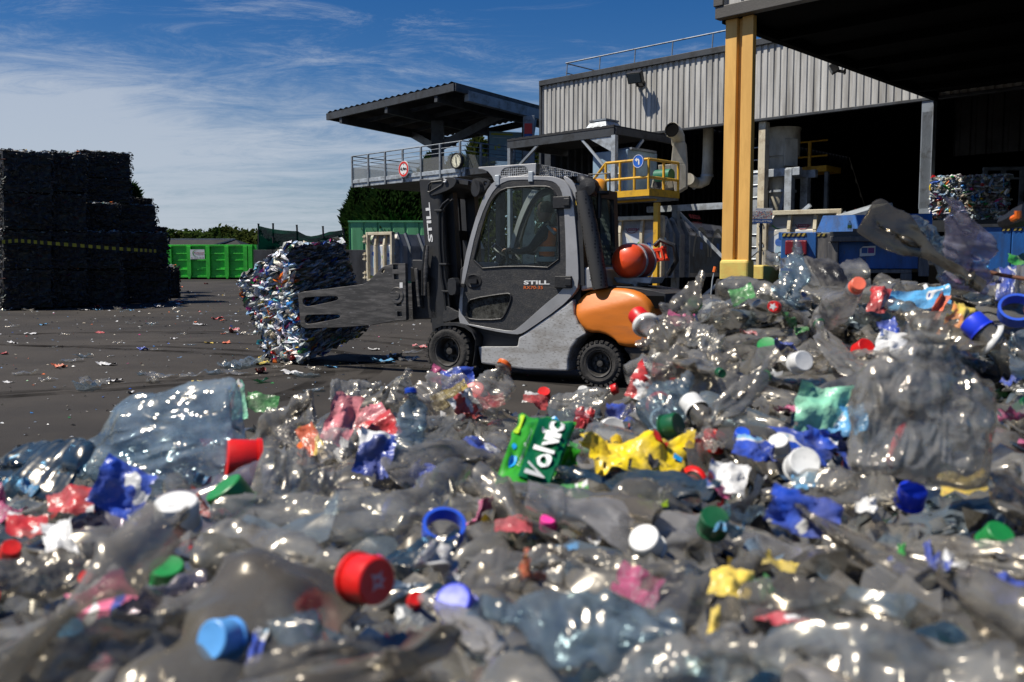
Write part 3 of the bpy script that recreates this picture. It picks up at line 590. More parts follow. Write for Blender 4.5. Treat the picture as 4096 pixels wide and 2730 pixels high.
# info board behind the rail
bf = Frame(P(*D(1160, 330), 33.5), (-1, -.25)); bf.O.z = 0
t = fthing(bf, "information_board", "tall pale blue information board on two posts behind the platform rail", "sign board")
mb = MB(); x0, x1, z0, z1 = prect(mb, bf, D(1124, 302), D(1199, 372), 0, .04); mb.build("panel", surf('board', (.22,.36,.44), .5, dirt=(.25,.4,.5), amt=.4, scale=2, bump=0), t)
mb = MB(); F = Face(mb, x1, z0, .0); w, h = x1-x0, z1-z0
F.rect(w*.06, h*.88, w*.72, h*.94, 0); F.disc(w*.3, h*.5, w*.06, 0); F.disc(w*.6, h*.48, w*.14, 1); F.rect(w*.16, h*.36, w*.22, h*.52, 0); F.rect(w*.1, h*.78, w*.55, h*.81, 1); F.rect(w*.7, h*.74, w*.95, h*.77, 1); F.rect(w*.2, h*.15, w*.6, h*.18, 1)
mb.build("picture", [surf('board_yellow', (.45,.48,.05), .5, bump=0), surf('board_white', (.42,.52,.56), .5, bump=0)], t, recalc=False)
for x in (x0-.03, x1+.03):
    mb = MB(); mb.tube([(x, 0, 0), (x, 0, z1+.5)], .03, 8); mb.build("post", M['steel_dark'], t)
# fire point sign on the shelter bracket post
t = thing("fire_sign", "small red fire extinguisher sign on the shelter wall post", "sign", (q.x-.02, q.y-.16, P(*D(1210, 304), 31.8).z), 0)
mb = MB(); mb.box(-.13, .13, -.01, 0, -.05, .3); mb.build("plate", M['red'], t); mb = MB(); mb.box(-.13, .13, -.01, 0, -.25, -.06); mb.build("lower_plate", M['ink_blue'], t)
# ------------------------------------------------------------------ lean-to roof and machine platform
LF = Frame(P(*D(1413, 300), 21.6), d1); LF.O.z = 0
zl = LF.hit(D(1413, 291))[1]; xl = LF.hit(D(1168, 333))[0]; yr = LF.hitx(D(1545, 308))[0]
lean = fthing(LF, "lean_to_roof", "low dark lean-to roof on slim grey posts before the hall", "roof")
mb = MB(); mb.box(0, xl, yr, .05, zl-.02, zl+.03); corrugated(mb, 0, xl, 0, zl-.03, zl+.05, .25, .05, .4); mb.build("sheeting", M['roofing'], lean)
mb = MB(); mb.bar((0,0,zl-.12), (xl,0,zl-.12), .08, .2); mb.bar((0,0,zl-.1), (0,yr,zl-.1), .08, .16); mb.bar((xl,0,zl-.1), (xl,yr,zl-.1), .08, .2); mb.build("edge_beam", M['steel_dark'], lean, bevel=.006)
zpl = LF.hit(D(1413, 455))[1]
mb = MB(); mb.box(-.05, .06, -.06, .06, zpl, zl-.2); mb.bar((0,0,zl-1.2), (1.0,0,zl-.2), .05); mb.bar((0,-.02,zl-1.25), (0,-1.1,zl-.2), .06); mb.add([(-.0,.02,zl-.22), (.75,.02,zl-.22), (0,.02,zl-.62)], [(0,1,2)])
mb.build("post", M['galv'], lean)
mb = MB(); x, _ = LF.hit(D(1172, 380)); mb.box(x-.05, x+.05, -.05, .05, 0, zl-.2); mb.bar((x, 0, zl-.9), (x-1, 0, zl-.2), .06); mb.build("post", M['steel'], lean)
t = thing("roof_cowl", "squat grey ventilation cowl on the lean-to roof", "vent cowl", LF.w(LF.hit(D(1388, 290), -1.2)[0], -1.2, zl+.03), LF.rot)
mb = MB(); mb.add([(-.42,-.42,0), (.42,-.42,0), (.42,.42,0), (-.42,.42,0), (-.24,-.24,.34), (.24,-.24,.34), (.24,.24,.34), (-.24,.24,.34)], [(0,1,5,4), (1,2,6,5), (2,3,7,6), (3,0,4,7), (4,5,6,7)]); mb.build("hood", M['galv'], t)
mb = MB(); mb.box(-.27, .27, -.27, .27, .34, .38); mb.build("top_plate", M['steel'], t)
# machine platform
MF = Frame(P(*D(1490, 445), 20.2), d1); MF.O.z = 0
zf = MF.hit(D(1490, 448))[1]; xl = MF.hit(D(1335, 478))[0]; yb = MF.hitx(D(1558, 434))[0]
mp_ = fthing(MF, "machine_platform", "yellow railed machine platform above a printed waste container", "platform")
mb = MB(); mb.box(-.02, xl, yb, 0, zf-.07, zf-.02); mb.build("floor_frame", M['steel'], mp_, bevel=.01)
z9 = MF.hit(D(1450, 459), -.3)[1]; mb = MB(); mb.box(MF.hit(D(1506, 459), -.3)[0], xl+1, -.36, -.26, z9-.06, z9+.05); mb.build("support_beam", M['rail_yellow'], mp_, bevel=.008)
mb = MB(); mb.box(-.04, xl, .0, .03, zf-.02, zf+.12); mb.box(-.04, -.01, yb, 0, zf-.02, zf+.14); mb.build("toe_board", M['rail_yellow'], mp_)
zr = MF.hit(D(1490, 366))[1]; hh = zr-zf
mb = MB()
for f in (1.0, .5): mb.tube([(0, 0, zf+hh*f), (xl*.62, 0, zf+hh*f)], .032, 8); mb.tube([(0, 0, zf+hh*f), (0, yb, zf+hh*f)], .032, 8)
mb.tube([(xl*.62, 0, zr), (xl*.98, 0, zf+.1)], .032, 8); mb.tube([(xl*.62, 0, zf+hh*.5), (xl*.8, 0, zf+.1)], .03, 8)
mb.build("handrail", M['rail_yellow'], mp_, smooth=True)
for f in (0, .2, .41, .62):
    mb = MB(); mb.tube([(xl*f, 0, zf), (xl*f, 0, zr)], .03, 8); mb.build("rail_post", M['rail_yellow'], mp_)
for f in (.5, 1.0):
    mb = MB(); mb.tube([(0, yb*f, zf), (0, yb*f, zr)], .03, 8); mb.build("rail_post", M['rail_yellow'], mp_)
x, _ = MF.hit(D(1508, 560), -.3)
mb = MB(); mb.box(x-.06, x+.06, -.36, -.26, 0, zf-.16); mb.bar((x, -.3, zf-1.5), (x+.28, -.3, zf-1.9), .08); mb.build("yellow_leg", M['rail_yellow'], mp_)
x, z2 = MF.hit(D(1554, 455), -1.4)
mb = MB(); mb.box(x-.07, x+.07, -1.47, -1.33, 0, zf-.16); mb.build("grey_leg", M['steel'], mp_)
mb = MB(); mb.bar((x-3.3, -1.4, zf-.3), (x, -1.4, 0.1), .07); mb.bar((x, -1.5, zf-.3), (x-3.0, -1.5, 0.0), .06); mb.bar((x+.8, -1.4, zf-.22), (x-1.9, -1.4, zf-.22), .1, .14); mb.build("brace", M['galv'], mp_)
# blue machine housing on the platform
t = thing("machine_cabinet", "pale blue machine cabinet behind the yellow railing", "machine", MF.w(0,0,0), MF.rot)
mb = MB(); x0, x1, z0, z1 = prect(mb, MF, D(1362, 352), D(1441, 455), -.8, 1.2); mb.build("cabinet_body", M['blue_pale'], t, bevel=.02)
mb = MB(); mb.box(x0+.1, x0+.5, -.8, -.77, z0+.1, z1-.15); mb.build("access_panel", M['blue_pale'], t, bevel=.01)
mb = MB(); mb.box(x0-.05, x1-.4, -1.9, -.9, z1, z1+.05); mb.build("lid", M['steel'], t)
# blue arrow sign
t = round_sign(MF, D(1467, 371), .12, .2, "direction_sign", "round blue direction sign with a white turning arrow on the yellow rail", "sign")
rb = .145
mb = MB(); mb.lathe([(-.012, 0), (-.012, rb), (.01, rb), (.01, 0)], axis=(0,1,0), n=32); mb.build("plate", M['sign_blue'], t)
mb = MB(); F = Face(mb, 0, 0, .012); F.ring(0, 0, rb*.9, rb*.97, 0); s = rb
F.pol([(s*.02,-s*.55), (s*.26,-s*.55), (s*.26,s*.12), (s*.12,s*.36), (-s*.2,s*.36), (-s*.2,s*.12), (s*.02,s*.12)], 0); F.pol([(-s*.2,s*.56), (-s*.62,s*.24), (-s*.2,-s*.1)], 0)
mb.build("arrow", M['white'], t, recalc=False)
# white blower with its duct
dl = 21.4
t = thing("blower_duct", "cream blower with a tall tapered duct ending in an open elbow", "duct", (0,0,0))
def Q(x, y, d=dl): return P(*z5(x, y), d)
mb = MB(); pts = [Q(925, 505, 21.0), Q(945, 520, 21.3), Q(958, 545, 21.5), Q(962, 590, 21.6)]
mb.tube(pts, [.17, .165, .16, .155], 20, cap=False); mb.build("elbow", M['duct'], t, smooth=True)
mb = MB(); mb.lathe([(0, .165), (.02, .18), (.05, .17)], pts[0], Q(905, 490, 20.8)-pts[0], 20); mb.lathe([(.03, .155), (.02, 0)], pts[0], Q(905, 490, 20.8)-pts[0], 20, 1); mb.build("open_mouth", [M['duct'], M['shade_black']], t, smooth=True)
mb = MB(); a, b = Q(928, 590), Q(1003, 575); c, d_ = Q(915, 720), Q(1012, 715); e, f_ = Q(940, 900), Q(1010, 860)
def slab(mb, pts, dep, m=0):
    n = len(pts); off = Vector((.26, .96, 0))*dep
    mb.add(list(pts)+[p+off for p in pts], [tuple(range(n)), tuple(range(2*n-1, n-1, -1))]+[(i, (i+1) % n, (i+1) % n+n, i+n) for i in range(n)], m)
slab(mb, [a, b, d_, c], .5); slab(mb, [c, d_, f_, e], .5); mb.build("tapered_duct", M['duct'], t, bevel=.01)
mb = MB(); slab(mb, [Q(835, 722), Q(915, 718), Q(932, 865), Q(900, 870), Q(880, 815), Q(845, 815)], .5); slab(mb, [Q(790, 865), Q(800, 815), Q(880, 815), Q(900, 870)], .6); mb.build("blower_casing", M['duct'], t, bevel=.015)
mb = MB(); mb.lathe([(-.3, 0), (-.3, .14), (.12, .14), (.12, 0)], Q(850, 790, 21.2), (-.72, .694, 0), 16); mb.build("motor", surf('motor_green', (.02,.16,.09), .5), t, smooth=True)
mb = MB(); mb.lathe([(0, 0), (0, .12), (.01, .12)], Q(830, 848, 21.25), (-.694, -.72, 0), 18); mb.lathe([(.012, .05), (.012, .0)], Q(830, 848, 21.25), (-.694, -.72, 0), 18); mb.build("flange", M['black'], t)
t = thing("pipe_run", "thick cream pipe bending up into the dark hall beside the blower", "pipe", (0,0,0))
mb = MB(); dp = 25.6; pts = [Q(1025, 810, 24.8), Q(1060, 835, dp), Q(1100, 835, dp), Q(1128, 822, dp), Q(1142, 790, dp), Q(1146, 700, dp), Q(1148, 600, dp), Q(1150, 440, dp)]
mb.tube(pts, [.16, .15, .15, .16, .16, .15, .145, .145], 18); mb.build("pipe", M['duct'], t, smooth=True)
mb = MB()
for i in (1, 4): mb.lathe([(-.03, .155), (-.03, .18), (.03, .18), (.03, .155)], pts[i], pts[i+1]-pts[i], 18)
mb.build("collar", M['galv'], t, smooth=True)
# ------------------------------------------------------------------ cyclone silo
sd = 24.0
def S(x, y, d=sd): return P(*z6(x, y), d)
c0 = S(580, 915); r0 = (S(698, 915)-S(464, 915)).length/2
t = thing("cyclone_silo", "cream steel cyclone silo standing in a grey frame inside the hall", "silo", (c0.x, c0.y, 0))
zt_, zm_, zn_, zb_ = c0.z, S(580, 1097).z, S(580, 1190).z, S(560, 1470).z
mb = MB(); mb.lathe([(zm_, r0), (zt_, r0), (zt_+.02, r0*.9), (zt_+.02, 0)], n=40); mb.lathe([(zt_, r0+.02), (zt_+.06, r0+.02), (zt_+.06, 0)], n=40); mb.build("drum", M['duct'], t, smooth=True)
mb = MB(); mb.lathe([(zm_, r0*.98), (zm_, r0*.83), (zn_-.05, r0*.8), (zn_-.1, r0*.76), (zn_-.7, r0*.72), (zb_, r0*.38)], n=40); mb.build("cone", M['duct'], t, smooth=True)
mb = MB(); a = R(-100); mb.box(-.19, .19, -r0-.014, -r0+.06, zt_-.95, zt_-.25); hx = mb.build("hatch", M['duct'], t, bevel=.02); hx.rotation_euler = (0,0,R(12))
for z in (zn_+.35, zn_-.55):
    mb = MB(); mb.lathe([(z-.03, r0*.8), (z-.03, r0*.86), (z+.03, r0*.86), (z+.03, r0*.8)], n=36); mb.build("band", M['galv'], t)
F_ = Frame((c0.x, c0.y), d1)
fr = fthing(F_, "silo_frame", "grey bolted steel frame carrying the cream silo", "frame")
mb = MB(); rr = r0*1.0
for x in (-rr, rr):
    for y in (-rr, rr): mb.box(x-.1, x+.1, y-.1, y+.1, 0, zn_-.03)
mb.build("upright", M['galv'], fr, bevel=.008)
mb = MB()
for s in (-rr, rr): mb.box(-rr-.3, rr+.3, s-.08, s+.08, zn_-.2, zn_); mb.box(s-.08, s+.08, -rr, rr, zn_-.2, zn_-.005)
mb.build("ring_beam", M['galv'], fr, bevel=.008)
mb = MB(); mb.bar((-rr, rr+.02, zn_-.25), (rr, rr+.02, 0.4), .1); mb.build("brace", M['steel'], fr)
x_, y_ = S(775, 1000, 25.2), S(775, 1230, 25.2)
g = thing("access_stair", "yellow inspection landing with a handrail behind the silo", "landing", (x_.x, x_.y, 0), WF.rot)
zg = S(775, 1200, 25.2).z; zh = S(775, 990, 25.2).z
mb = MB(); mb.box(-.5, .9, -.8, .1, zg-.02, zg+.14); mb.build("landing_floor", M['rail_yellow'], g)
mb = MB(); mb.box(-.04, .04, .04, .1, zg-.9, zh)
for f in (.5, 1): mb.tube([(-.5, .05, zg+(zh-zg)*f), (.9, .05, zg+(zh-zg)*f)], .025, 6)
mb.build("handrail", M['rail_yellow'], g)
mb = MB(); mb.box(-.5, -.4, -.1, 0, 0, zg-.02); mb.box(.8, .9, -.7, -.6, 0, zg-.02); mb.build("leg", M['steel'], g)
lx = P(*D(1738, 450), 23.9)
g = thing("fixed_ladder", "narrow grey ladder beside the cream post", "ladder", (lx.x, lx.y, 0), WF.rot)
mb = MB(); mb.box(-.24, -.2, -.03, .03, 0, 4.6); mb.box(.2, .24, -.03, .03, 0, 4.6); mb.build("stringer", M['steel_dark'], g)
for i in range(14):
    mb = MB(); mb.tube([(-.2, 0, .3+i*.32), (.2, 0, .3+i*.32)], .017, 6); mb.build("rung", M['galv'], g)
# ------------------------------------------------------------------ printed waste containers
panel = surf('panel_print', (.60,.57,.52), .5, dirt=(.62,.52,.40), amt=.42, scale=1.6, dirt2=(.34,.33,.31), amt2=.14, scale2=9)
panel_low = surf('panel_low', (.56,.60,.66), .5, dirt=(.50,.55,.62), amt=.4, scale=2, dirt2=(.32,.32,.32), amt2=.14, scale2=9)
pale = surf('print_pale', (.66,.64,.58), .5, bump=0); ice = surf('print_ice', (.40,.55,.66), .5, bump=0); badge = surf('badge', (.24,.03,.04), .5, bump=0); capb = surf('print_cap', (.04,.13,.45), .5, bump=0)
hills = surf('print_hills', (.16,.24,.05), .6, dirt=(.3,.35,.12), amt=.4, scale=9, bump=0); ptext = surf('print_text', (.08,.20,.27), .5, bump=0)
def container(fr, a, b, name, label, side=4.5, cut=1.0, number=None, logo3=True, split=.42):
    t = fthing(fr, name, label, "container", "printed waste containers")
    (xl, zt), (xr, zb) = fr.hit(a), fr.hit(b); w = xl-xr; h = zt-zb; bw = max(.07, w*.035); tlt = .16
    mb = MB(); mb.box(xr, xl, -.14, 0, zt-bw*1.3, zt); mb.box(xr, xl, -.12, .0, zb, zb+bw); mb.box(xl-bw, xl, -.14, .01, zb, zt); mb.box(xr, xr+bw, -.14, .01, zb, zt)
    mb.build("door_frame", M['cream'], t, bevel=.01)
    for f in (1/3, 2/3):
        mb = MB(); x = xl-w*f; zk = zt-h*.28; mb.box(x-bw*.5, x+bw*.5, -.12, -.0, zb+bw, zk); mb.bar((x, -.06, zk), (x, -.14, zt-bw), bw, .12, up=(0,1,0)); mb.build("door_rib", M['cream'], t, bevel=.008)
    mb = MB(); y = -.11; zk = zt-h*.28
    mb.add([(xl,y,zb+bw), (xr,y,zb+bw), (xr,y,zk), (xl,y,zk)], [(0,1,2,3)], 1); mb.add([(xl,y,zk), (xr,y,zk), (xr,y-tlt,zt-bw), (xl,y-tlt,zt-bw)], [(0,1,2,3)], 0)
    F = Face(mb, xl, zb, y); c3 = w/3
    F.ring(c3*.8, h*.45, c3*.72, c3*.86, 2, n=40); F.disc(c3*.62, h*.56, c3*.17, 7, .006, sx=1.1); F.rect(c3*.45, h*.56, c3*.81, h*.60, 7, .008); F.pol([(c3*.35,h*.30), (c3*.95,h*.24), (c3*.86,h*.5), (c3*.5,h*.52)], 3, .006)
    F.ring(c3*2.55, h*.50, c3*.50, c3*.62, 3, a0=20, a1=160); F.pol([(c3*2.5,h*.66), (c3*2.62,h*.78), (c3*2.64,h*.66)], 3)
    for u in (2.30, 2.72):
        F.pol([(c3*(u-.16),h*.14), (c3*(u+.16),h*.14), (c3*(u+.16),h*.42), (c3*(u+.07),h*.5), (c3*(u-.07),h*.5), (c3*(u-.16),h*.42)], 3, .006); F.rect(c3*(u-.09), h*.5, c3*(u+.09), h*.57, 7, .008); F.rect(c3*(u-.16), h*.41, c3*(u+.16), h*.425, 7, .008); F.rect(c3*(u-.16), h*.14, c3*(u-.13), h*.42, 7, .008); F.rect(c3*(u-.02), h*.18, c3*(u+.02), h*.4, 2, .008)
    F.pol([(c3*.7,h*.16), (c3*.95,h*.22), (c3*.95,h*.10)], 4, .008); F.pol([(c3*1.55,h*.5), (c3*1.95,h*.62), (c3*1.85,h*.34)], 4, .006)
    F.pol([(0,0.02), (c3*.9,.02), (c3*.95,h*.06), (c3*.5,h*.11), (c3*.2,h*.13), (0,h*.10)], 8, .004); F.pol([(c3*1.1,.02), (c3*1.9,.02), (c3*1.9,h*.09), (c3*1.1,h*.05)], 8, .004)
    up = Vector((0, -tlt, h*.28-bw)).normalized(); k = (h*.28-bw)/up.z
    def T(s, u, v, ww, hh, m, shear=0, bold=.0): mb.text(s, (xl-u, y-tlt*v/(h*.28)+.012, zk+v), (-1,0,0), up, ww, hh, shear, bold, m)
    F2 = Face(mb, xl, zk, y); F2.p = lambda u, v, l=0.0: (xl-u, y-tlt*v/(h*.28)+l+.004, zk+v)
    F2.crescent(c3*.55, h*.12, h*.09, 4, a0=70, a1=300); T("BOURGOGNE", c3*.38, h*.125, c3*.60, h*.035, 5, 0, .02); T("recyclage", c3*.5, h*.075, c3*.46, h*.042, 5, .3)
    F2.rect(c3*1.3, h*.05, c3*1.72, h*.2, 6, .006); F2.ring(c3*1.5, h*.13, c3*.3, c3*.33, 6, .009); T("CSR", c3*1.34, h*.105, c3*.34, h*.055, 2, 0, .03); T("PLASTIQUES", c3*1.34, h*.06, c3*.34, h*.018, 2)
    T("Plastipak", c3*2.12, h*.12, c3*.80, h*.075, 9, .35)
    if number: mb.text(number, (xl-c3*.25, y+.03, zb+h*.27), (-1,0,0), (.0,0,1), c3*.5, h*.16, .1, -.012, 10)
    mb.build("printed_door", [panel, panel_low, pale, ice, M['ink_green'], M['ink_red'], badge, capb, hills, ptext, M['ink_black']], t, recalc=False)
    for f in (.12, .5, .86):
        mb = MB(); z = zb+h*f; mb.box(xl, xl+.1, -.1, .04, z-.09, z-.05); mb.box(xl, xl+.1, -.1, .04, z+.05, z+.09); mb.tube([(xl+.07, -.03, z-.13), (xl+.07, -.03, z+.13)], .03, 8); mb.build("hinge", M['cream'], t)
    # body running back from the door
    mb = MB(); s = side; hk = zt-h*.28
    prof = [(xr-.02, zb), (xr-.02, hk), (xr+.16, zt-.05), (xl-.2, zt-.05), (xl-.02, hk), (xl-.02, zb)]
    n = len(prof); mb.add([(x, -.15, z) for x, z in prof]+[(x, -s, z) for x, z in prof], [tuple(range(n)), tuple(range(2*n-1, n-1, -1))]+[(i, (i+1) % n, n+(i+1) % n, n+i) for i in range(n)])
    mb.build("body", surf('container_body', (.30,.30,.30), .55, dirt=(.16,.16,.17), amt=.4, scale=2, dirt2=(.5,.47,.42), amt2=.14, scale2=5), t)
    for yy in (.35, .75, 1.4):
        mb = MB(); mb.box(xr-.12, xr-.02, -yy-.06, -yy+.02, zb, hk); mb.bar((xr-.07, -yy-.02, hk), (xr+.10, -yy-.02, zt-.02), .08); mb.build("side_rib", M['steel'], t)
    # printed side, facing the hall front
    mb = MB(); xs_ = xr-.024
    def G(u, v, l=0.0): return (xs_-.004-l, -1.5-u, zb+v)
    def gt(s, u, v, w_, h_, m, shear=0, lean=0.0): mb.text(s, (xs_-.012+lean*(v-(hk-zb))/(h*.28)*.18, -1.5-u, zb+v), (0,-1,0), (lean*.55,0,1), w_, h_, shear, .01, m)
    vs = [(xs_+.0, -1.5, hk), (xs_, -side, hk), (xs_+.17, -side, zt-.07), (xs_+.17, -1.5, zt-.07)]; mb.add(vs, [(0,1,2,3)], 0)
    mb.add([(xs_-.003, -1.5, zb+.1), (xs_-.003, -side, zb+.1), (xs_-.003, -side, hk-.02), (xs_-.003, -1.5, hk-.02)], [(0,1,2,3)], 1)
    for cu in (1.0, 2.3):
        vs = []
        for i in range(33):
            a_ = R(i*180/32); vs += [G(cu+.5*math.cos(a_), .5+.9*h*.5*math.sin(a_), .002), G(cu+.6*math.cos(a_), .5+1.05*h*.5*math.sin(a_), .002)]
        mb.add(vs, [(2*i, 2*i+1, 2*i+3, 2*i+2) for i in range(32)], 2)
        mb.add([G(cu-.1, h*.5, .004), G(cu+.1, h*.48, .004), G(cu+.12, h*.6, .004), G(cu-.08, h*.62, .004)], [(0,1,2,3)], 5)
    v0 = hk-zb
    mb.text("ENSEMBLE, NOUS DONNONS UNE", (xs_+.01, -1.7, hk+.06), (0,-1,0), (.5,0,1), 2.2, .13, 0, .01, 6)
    mb.text("BOURGOGNE", (xs_+.10, -2.0, hk+.42), (0,-1,0), (.5,0,1), .8, .12, 0, .02, 4); mb.text("recyclage", (xs_+.05, -2.1, hk+.26), (0,-1,0), (.5,0,1), .7, .14, .3, 0, 4)
    mb.build("printed_side", [surf('side_pale', (.5,.5,.5), .5, dirt=(.36,.36,.37), amt=.4, scale=2, dirt2=(.55,.5,.42), amt2=.12), surf('side_low', (.07,.11,.17), .6, dirt=(.05,.06,.07), amt=.45, scale=2), surf('side_ring', (.25,.25,.23), .6, bump=0), ice, M['ink_red'], capb, M['ink_black']], t, recalc=False)
    return t
f1 = Frame(P(*b3(450, 700), 27.0), (-.86, .51)); f1.O.z = 0
container(f1, b3(172, 262), b3(730, 1290), "waste_container", "printed waste container below the green shed, behind the clamped bale", 5.0)
f2 = Frame(P(*b2(760, 500), 20.9), (-.86, .51)); f2.O.z = 0
container(f2, b2(310, 235), b2(1175, 1050), "waste_container", "printed waste container beneath the yellow machine platform", 5.0)
f3 = Frame(P(*z7(600, 500), 18.0), (-.86, .51)); f3.O.z = 0
container(f3, z7(303, 285), z7(900, 850), "waste_container", "printed waste container marked 39 beside the yellow column", 4.0, number="39")
# ------------------------------------------------------------------ blue balers
BF = Frame(P(*z7(700, 700), 14.6), (-.93, .37)); BF.O.z = 0
t = fthing(BF, "baling_press", "blue baling press with a red lamp and black yellow warning stripes", "machine")
mb = MB(); x0, x1, z0, z1 = prect(mb, BF, z7(443, 455), z7(712, 762), 0, 1.3); mb.build("front_cabinet", M['blue'], t, bevel=.012)
mb = MB(); prect(mb, BF, z7(422, 452), z7(445, 508), -.05, .3); mb.build("side_bracket", M['blue'], t)
mb = MB(); prect(mb, BF, z7(716, 458), z7(828, 760), -.02, 1.2); mb.build("worn_cabinet", M['worn'], t, bevel=.012)
def stripes(mb, fr, a, b, y, n):
    (xa, za), (xb, zb) = fr.hit(a, y), fr.hit(b, y); F = Face(mb, xa, zb, y); w, h = xa-xb, za-zb; F.rect(0, 0, w, h, 0)
    for i in range(n): u = w*i/n; F.pol([(u, 0), (u+w/n*.5, 0), (u+w/n*.85, h), (u+w/n*.35, h)], 1, .008)
mb = MB(); stripes(mb, BF, z7(450, 460), z7(640, 484), .003, 5); stripes(mb, BF, z7(722, 462), z7(800, 484), -.017, 2)
mb.build("warning_stripe", [M['tape_black'], surf('stripe_yellow', (.42,.32,.05), .6, dirt=(.12,.1,.06), amt=.4, scale=12)], t, recalc=False)
mb = MB(); prect(mb, BF, z7(474, 516), z7(642, 632), .10, .10); mb.build("red_lamp", M['lens_red'], t, bevel=.02)
mb = MB(); prect(mb, BF, z7(826, 448), z7(1640, 478), .04, 1.0); mb.build("top_ledge", M['steel_dark'], t, bevel=.01)
mb = MB(); prect(mb, BF, z7(826, 484), z7(1610, 520), .06, .25); mb.build("front_beam", M['worn'], t, bevel=.012)
for a, b in ((z7(812, 528), z7(886, 800)), (z7(1530, 516), z7(1605, 800))):
    mb = MB(); prect(mb, BF, a, b, 0, .3); mb.build("upright", M['worn'], t, bevel=.012)
mb = MB(); prect(mb, BF, z7(886, 528), z7(1530, 740), -.25, .3); mb.build("ram_plate", M['blue'], t, bevel=.01)
mb = MB(); prect(mb, BF, z7(886, 745), z7(1470, 775), .0, .6); prect(mb, BF, z7(1380, 775), z7(1470, 830), .0, .5); mb.build("lower_beam", M['worn'], t, bevel=.01)
(xa, za), (xb, _) = BF.hit(z7(450, 768), -.1), BF.hit(z7(1600, 768), -.1); mb = MB(); mb.box(xb, xa, -1.3, -.1, 0, za); mb.build("undercarriage", M['shade_black'], t)
mb = MB(); xq, zq = BF.hit(z7(443, 762)); xr_q, _ = BF.hit(z7(820, 762)); mb.box(xr_q, xq, -.09, -.03, .15, zq-.01); mb.build("skirt_panel", M['worn'], t)
mb = MB(); (xa, za), (xb, zb_2) = BF.hit(z7(720, 320), -.9), BF.hit(z7(1630, 440), -.9)
mb.add([(xa, -.9, zb_2), (xb, -.9, zb_2), (xb, -1.0, za), (xa-.1, -1.0, za)], [(0,1,2,3)]); mb.box(xb, xa-.1, -1.06, -1.0, zb_2, za); mb.build("hopper_plate", M['blue'], t)
mb = MB(); mb.box(xb, xa-.6, -.9, .0, zb_2-.05, zb_2+.015); mb.build("feed_table", surf('feed_table', (.20,.14,.10), .7, dirt=(.1,.08,.06), amt=.4), t)
t2 = fthing(BF, "paper_notice", "crumpled white notice stuck on the blue ram plate", "notice")
(xa, za), (xb, zb_3) = BF.hit(z7(1062, 560), -.23), BF.hit(z7(1182, 642), -.23); mb = MB(); F = Face(mb, xa, zb_3, -.23); w, h = xa-xb, za-zb_3
F.pol([(0, 0), (w*.9, .01), (w, h*.15), (w, h), (w*.2, h*.95), (0, h*.7)], 0, .003); F.rect(w*.12, h*.3, w*.5, h*.82, 1, .006); F.rect(w*.53, h*.3, w*.93, h*.82, 2, .006)
mb.build("sheet", [M['white'], M['ink_blue'], surf('ink_violet', (.22,.05,.22), .6, bump=0)], t2, recalc=False)
t = thing("drinks_bottle", "upright clear bottle with a green label on the press feed table", "bottle", BF.w(BF.hit(z7(980, 445), -.3)[0], -.3, zb_2+.016), 0)
bz = abs(BF.hit(z7(980, 372), -.3)[1]-BF.hit(z7(980, 440), -.3)[1])
PET_clear = film('pet_plain', (.95,.97,.97), .2)
mb = MB(); mb.lathe([(0, 0), (0, bz*.2), (bz*.6, bz*.24), (bz*.85, bz*.1), (bz, bz*.09), (bz, 0)], n=18); mb.build("shell", PET_clear, t, smooth=True)
mb = MB(); mb.lathe([(bz*.15, bz*.245), (bz*.5, bz*.245)], n=18); mb.build("label", surf('label_green', (.25,.4,.06), .5, bump=0), t)
# second press at the edge of the yard
B2 = Frame(P(*z7(2250, 600), 12.5), (-.95, .3)); B2.O.z = 0
t = fthing(B2, "press_cabinet", "tall blue press cabinet with warning stripes at the yard edge", "machine")
mb = MB(); (xa, za), (xb, _) = B2.hit(z7(1990, 405)), B2.hit(z7(2258, 405)); mb.box(xb, xa, -1.0, 0, .08, za); mb.build("door", M['blue'], t, bevel=.012)
mb = MB(); (xa, za), (xb, _) = B2.hit(z7(2262, 405)), B2.hit(z7(2620, 405)); mb.box(xb, xa, -1.0, 0, .08, za); mb.build("body", M['blue'], t, bevel=.012)
mb = MB(); xq = B2.hit(z7(1990, 405))[0]; mb.box(xb+.03, xq-.03, -.95, -.05, 0, .08); mb.build("plinth", M['shade_black'], t)
mb = MB(); prect(mb, B2, z7(1990, 388), z7(2620, 404), .02, 1.0); prect(mb, B2, z7(2318, 210), z7(2400, 388), -.3, .1); mb.build("top_flange", M['steel_dark'], t)
mb = MB(); stripes(mb, B2, z7(2180, 420), z7(2250, 442), .003, 2); stripes(mb, B2, z7(2270, 418), z7(2345, 440), .003, 2); mb.build("warning_stripe", [M['tape_black'], bpy.data.materials['stripe_yellow']], t, recalc=False)
# deck that carries the bale in the hall
HB = Frame(P(*z6(1850, 1500), 19.9), (-.95, .31)); HB.O.z = 0
t = fthing(HB, "feed_hopper", "dark steel hopper rim under the bright bale in the hall", "hopper")
_, zh_ = HB.hit(z6(1850, 1535), 0)
mb = MB(); xa, _ = HB.hit(z6(1350, 1500)); xb, _ = HB.hit(z6(2700, 1500)); mb.box(xb, xa, -2.6, 0, 0, zh_-.01); mb.build("box", M['shade_black'], t, bevel=.02)
mb = MB(); mb.box(xb, xa, 0, .05, zh_-.25, zh_); mb.build("rim", M['steel_dark'], t)
HOPZ = zh_
t = thing("steel_ramp", "pale perforated conveyor flap rising in the dark hall", "conveyor", (0,0,0))
a, b, c, d_ = P(*z6(1060, 1498), 16.4), P(*z6(1340, 1415), 16.4), P(*z6(1352, 1475), 16.4), P(*z6(1180, 1505), 16.4); off = Vector((.1, 1.2, .05))
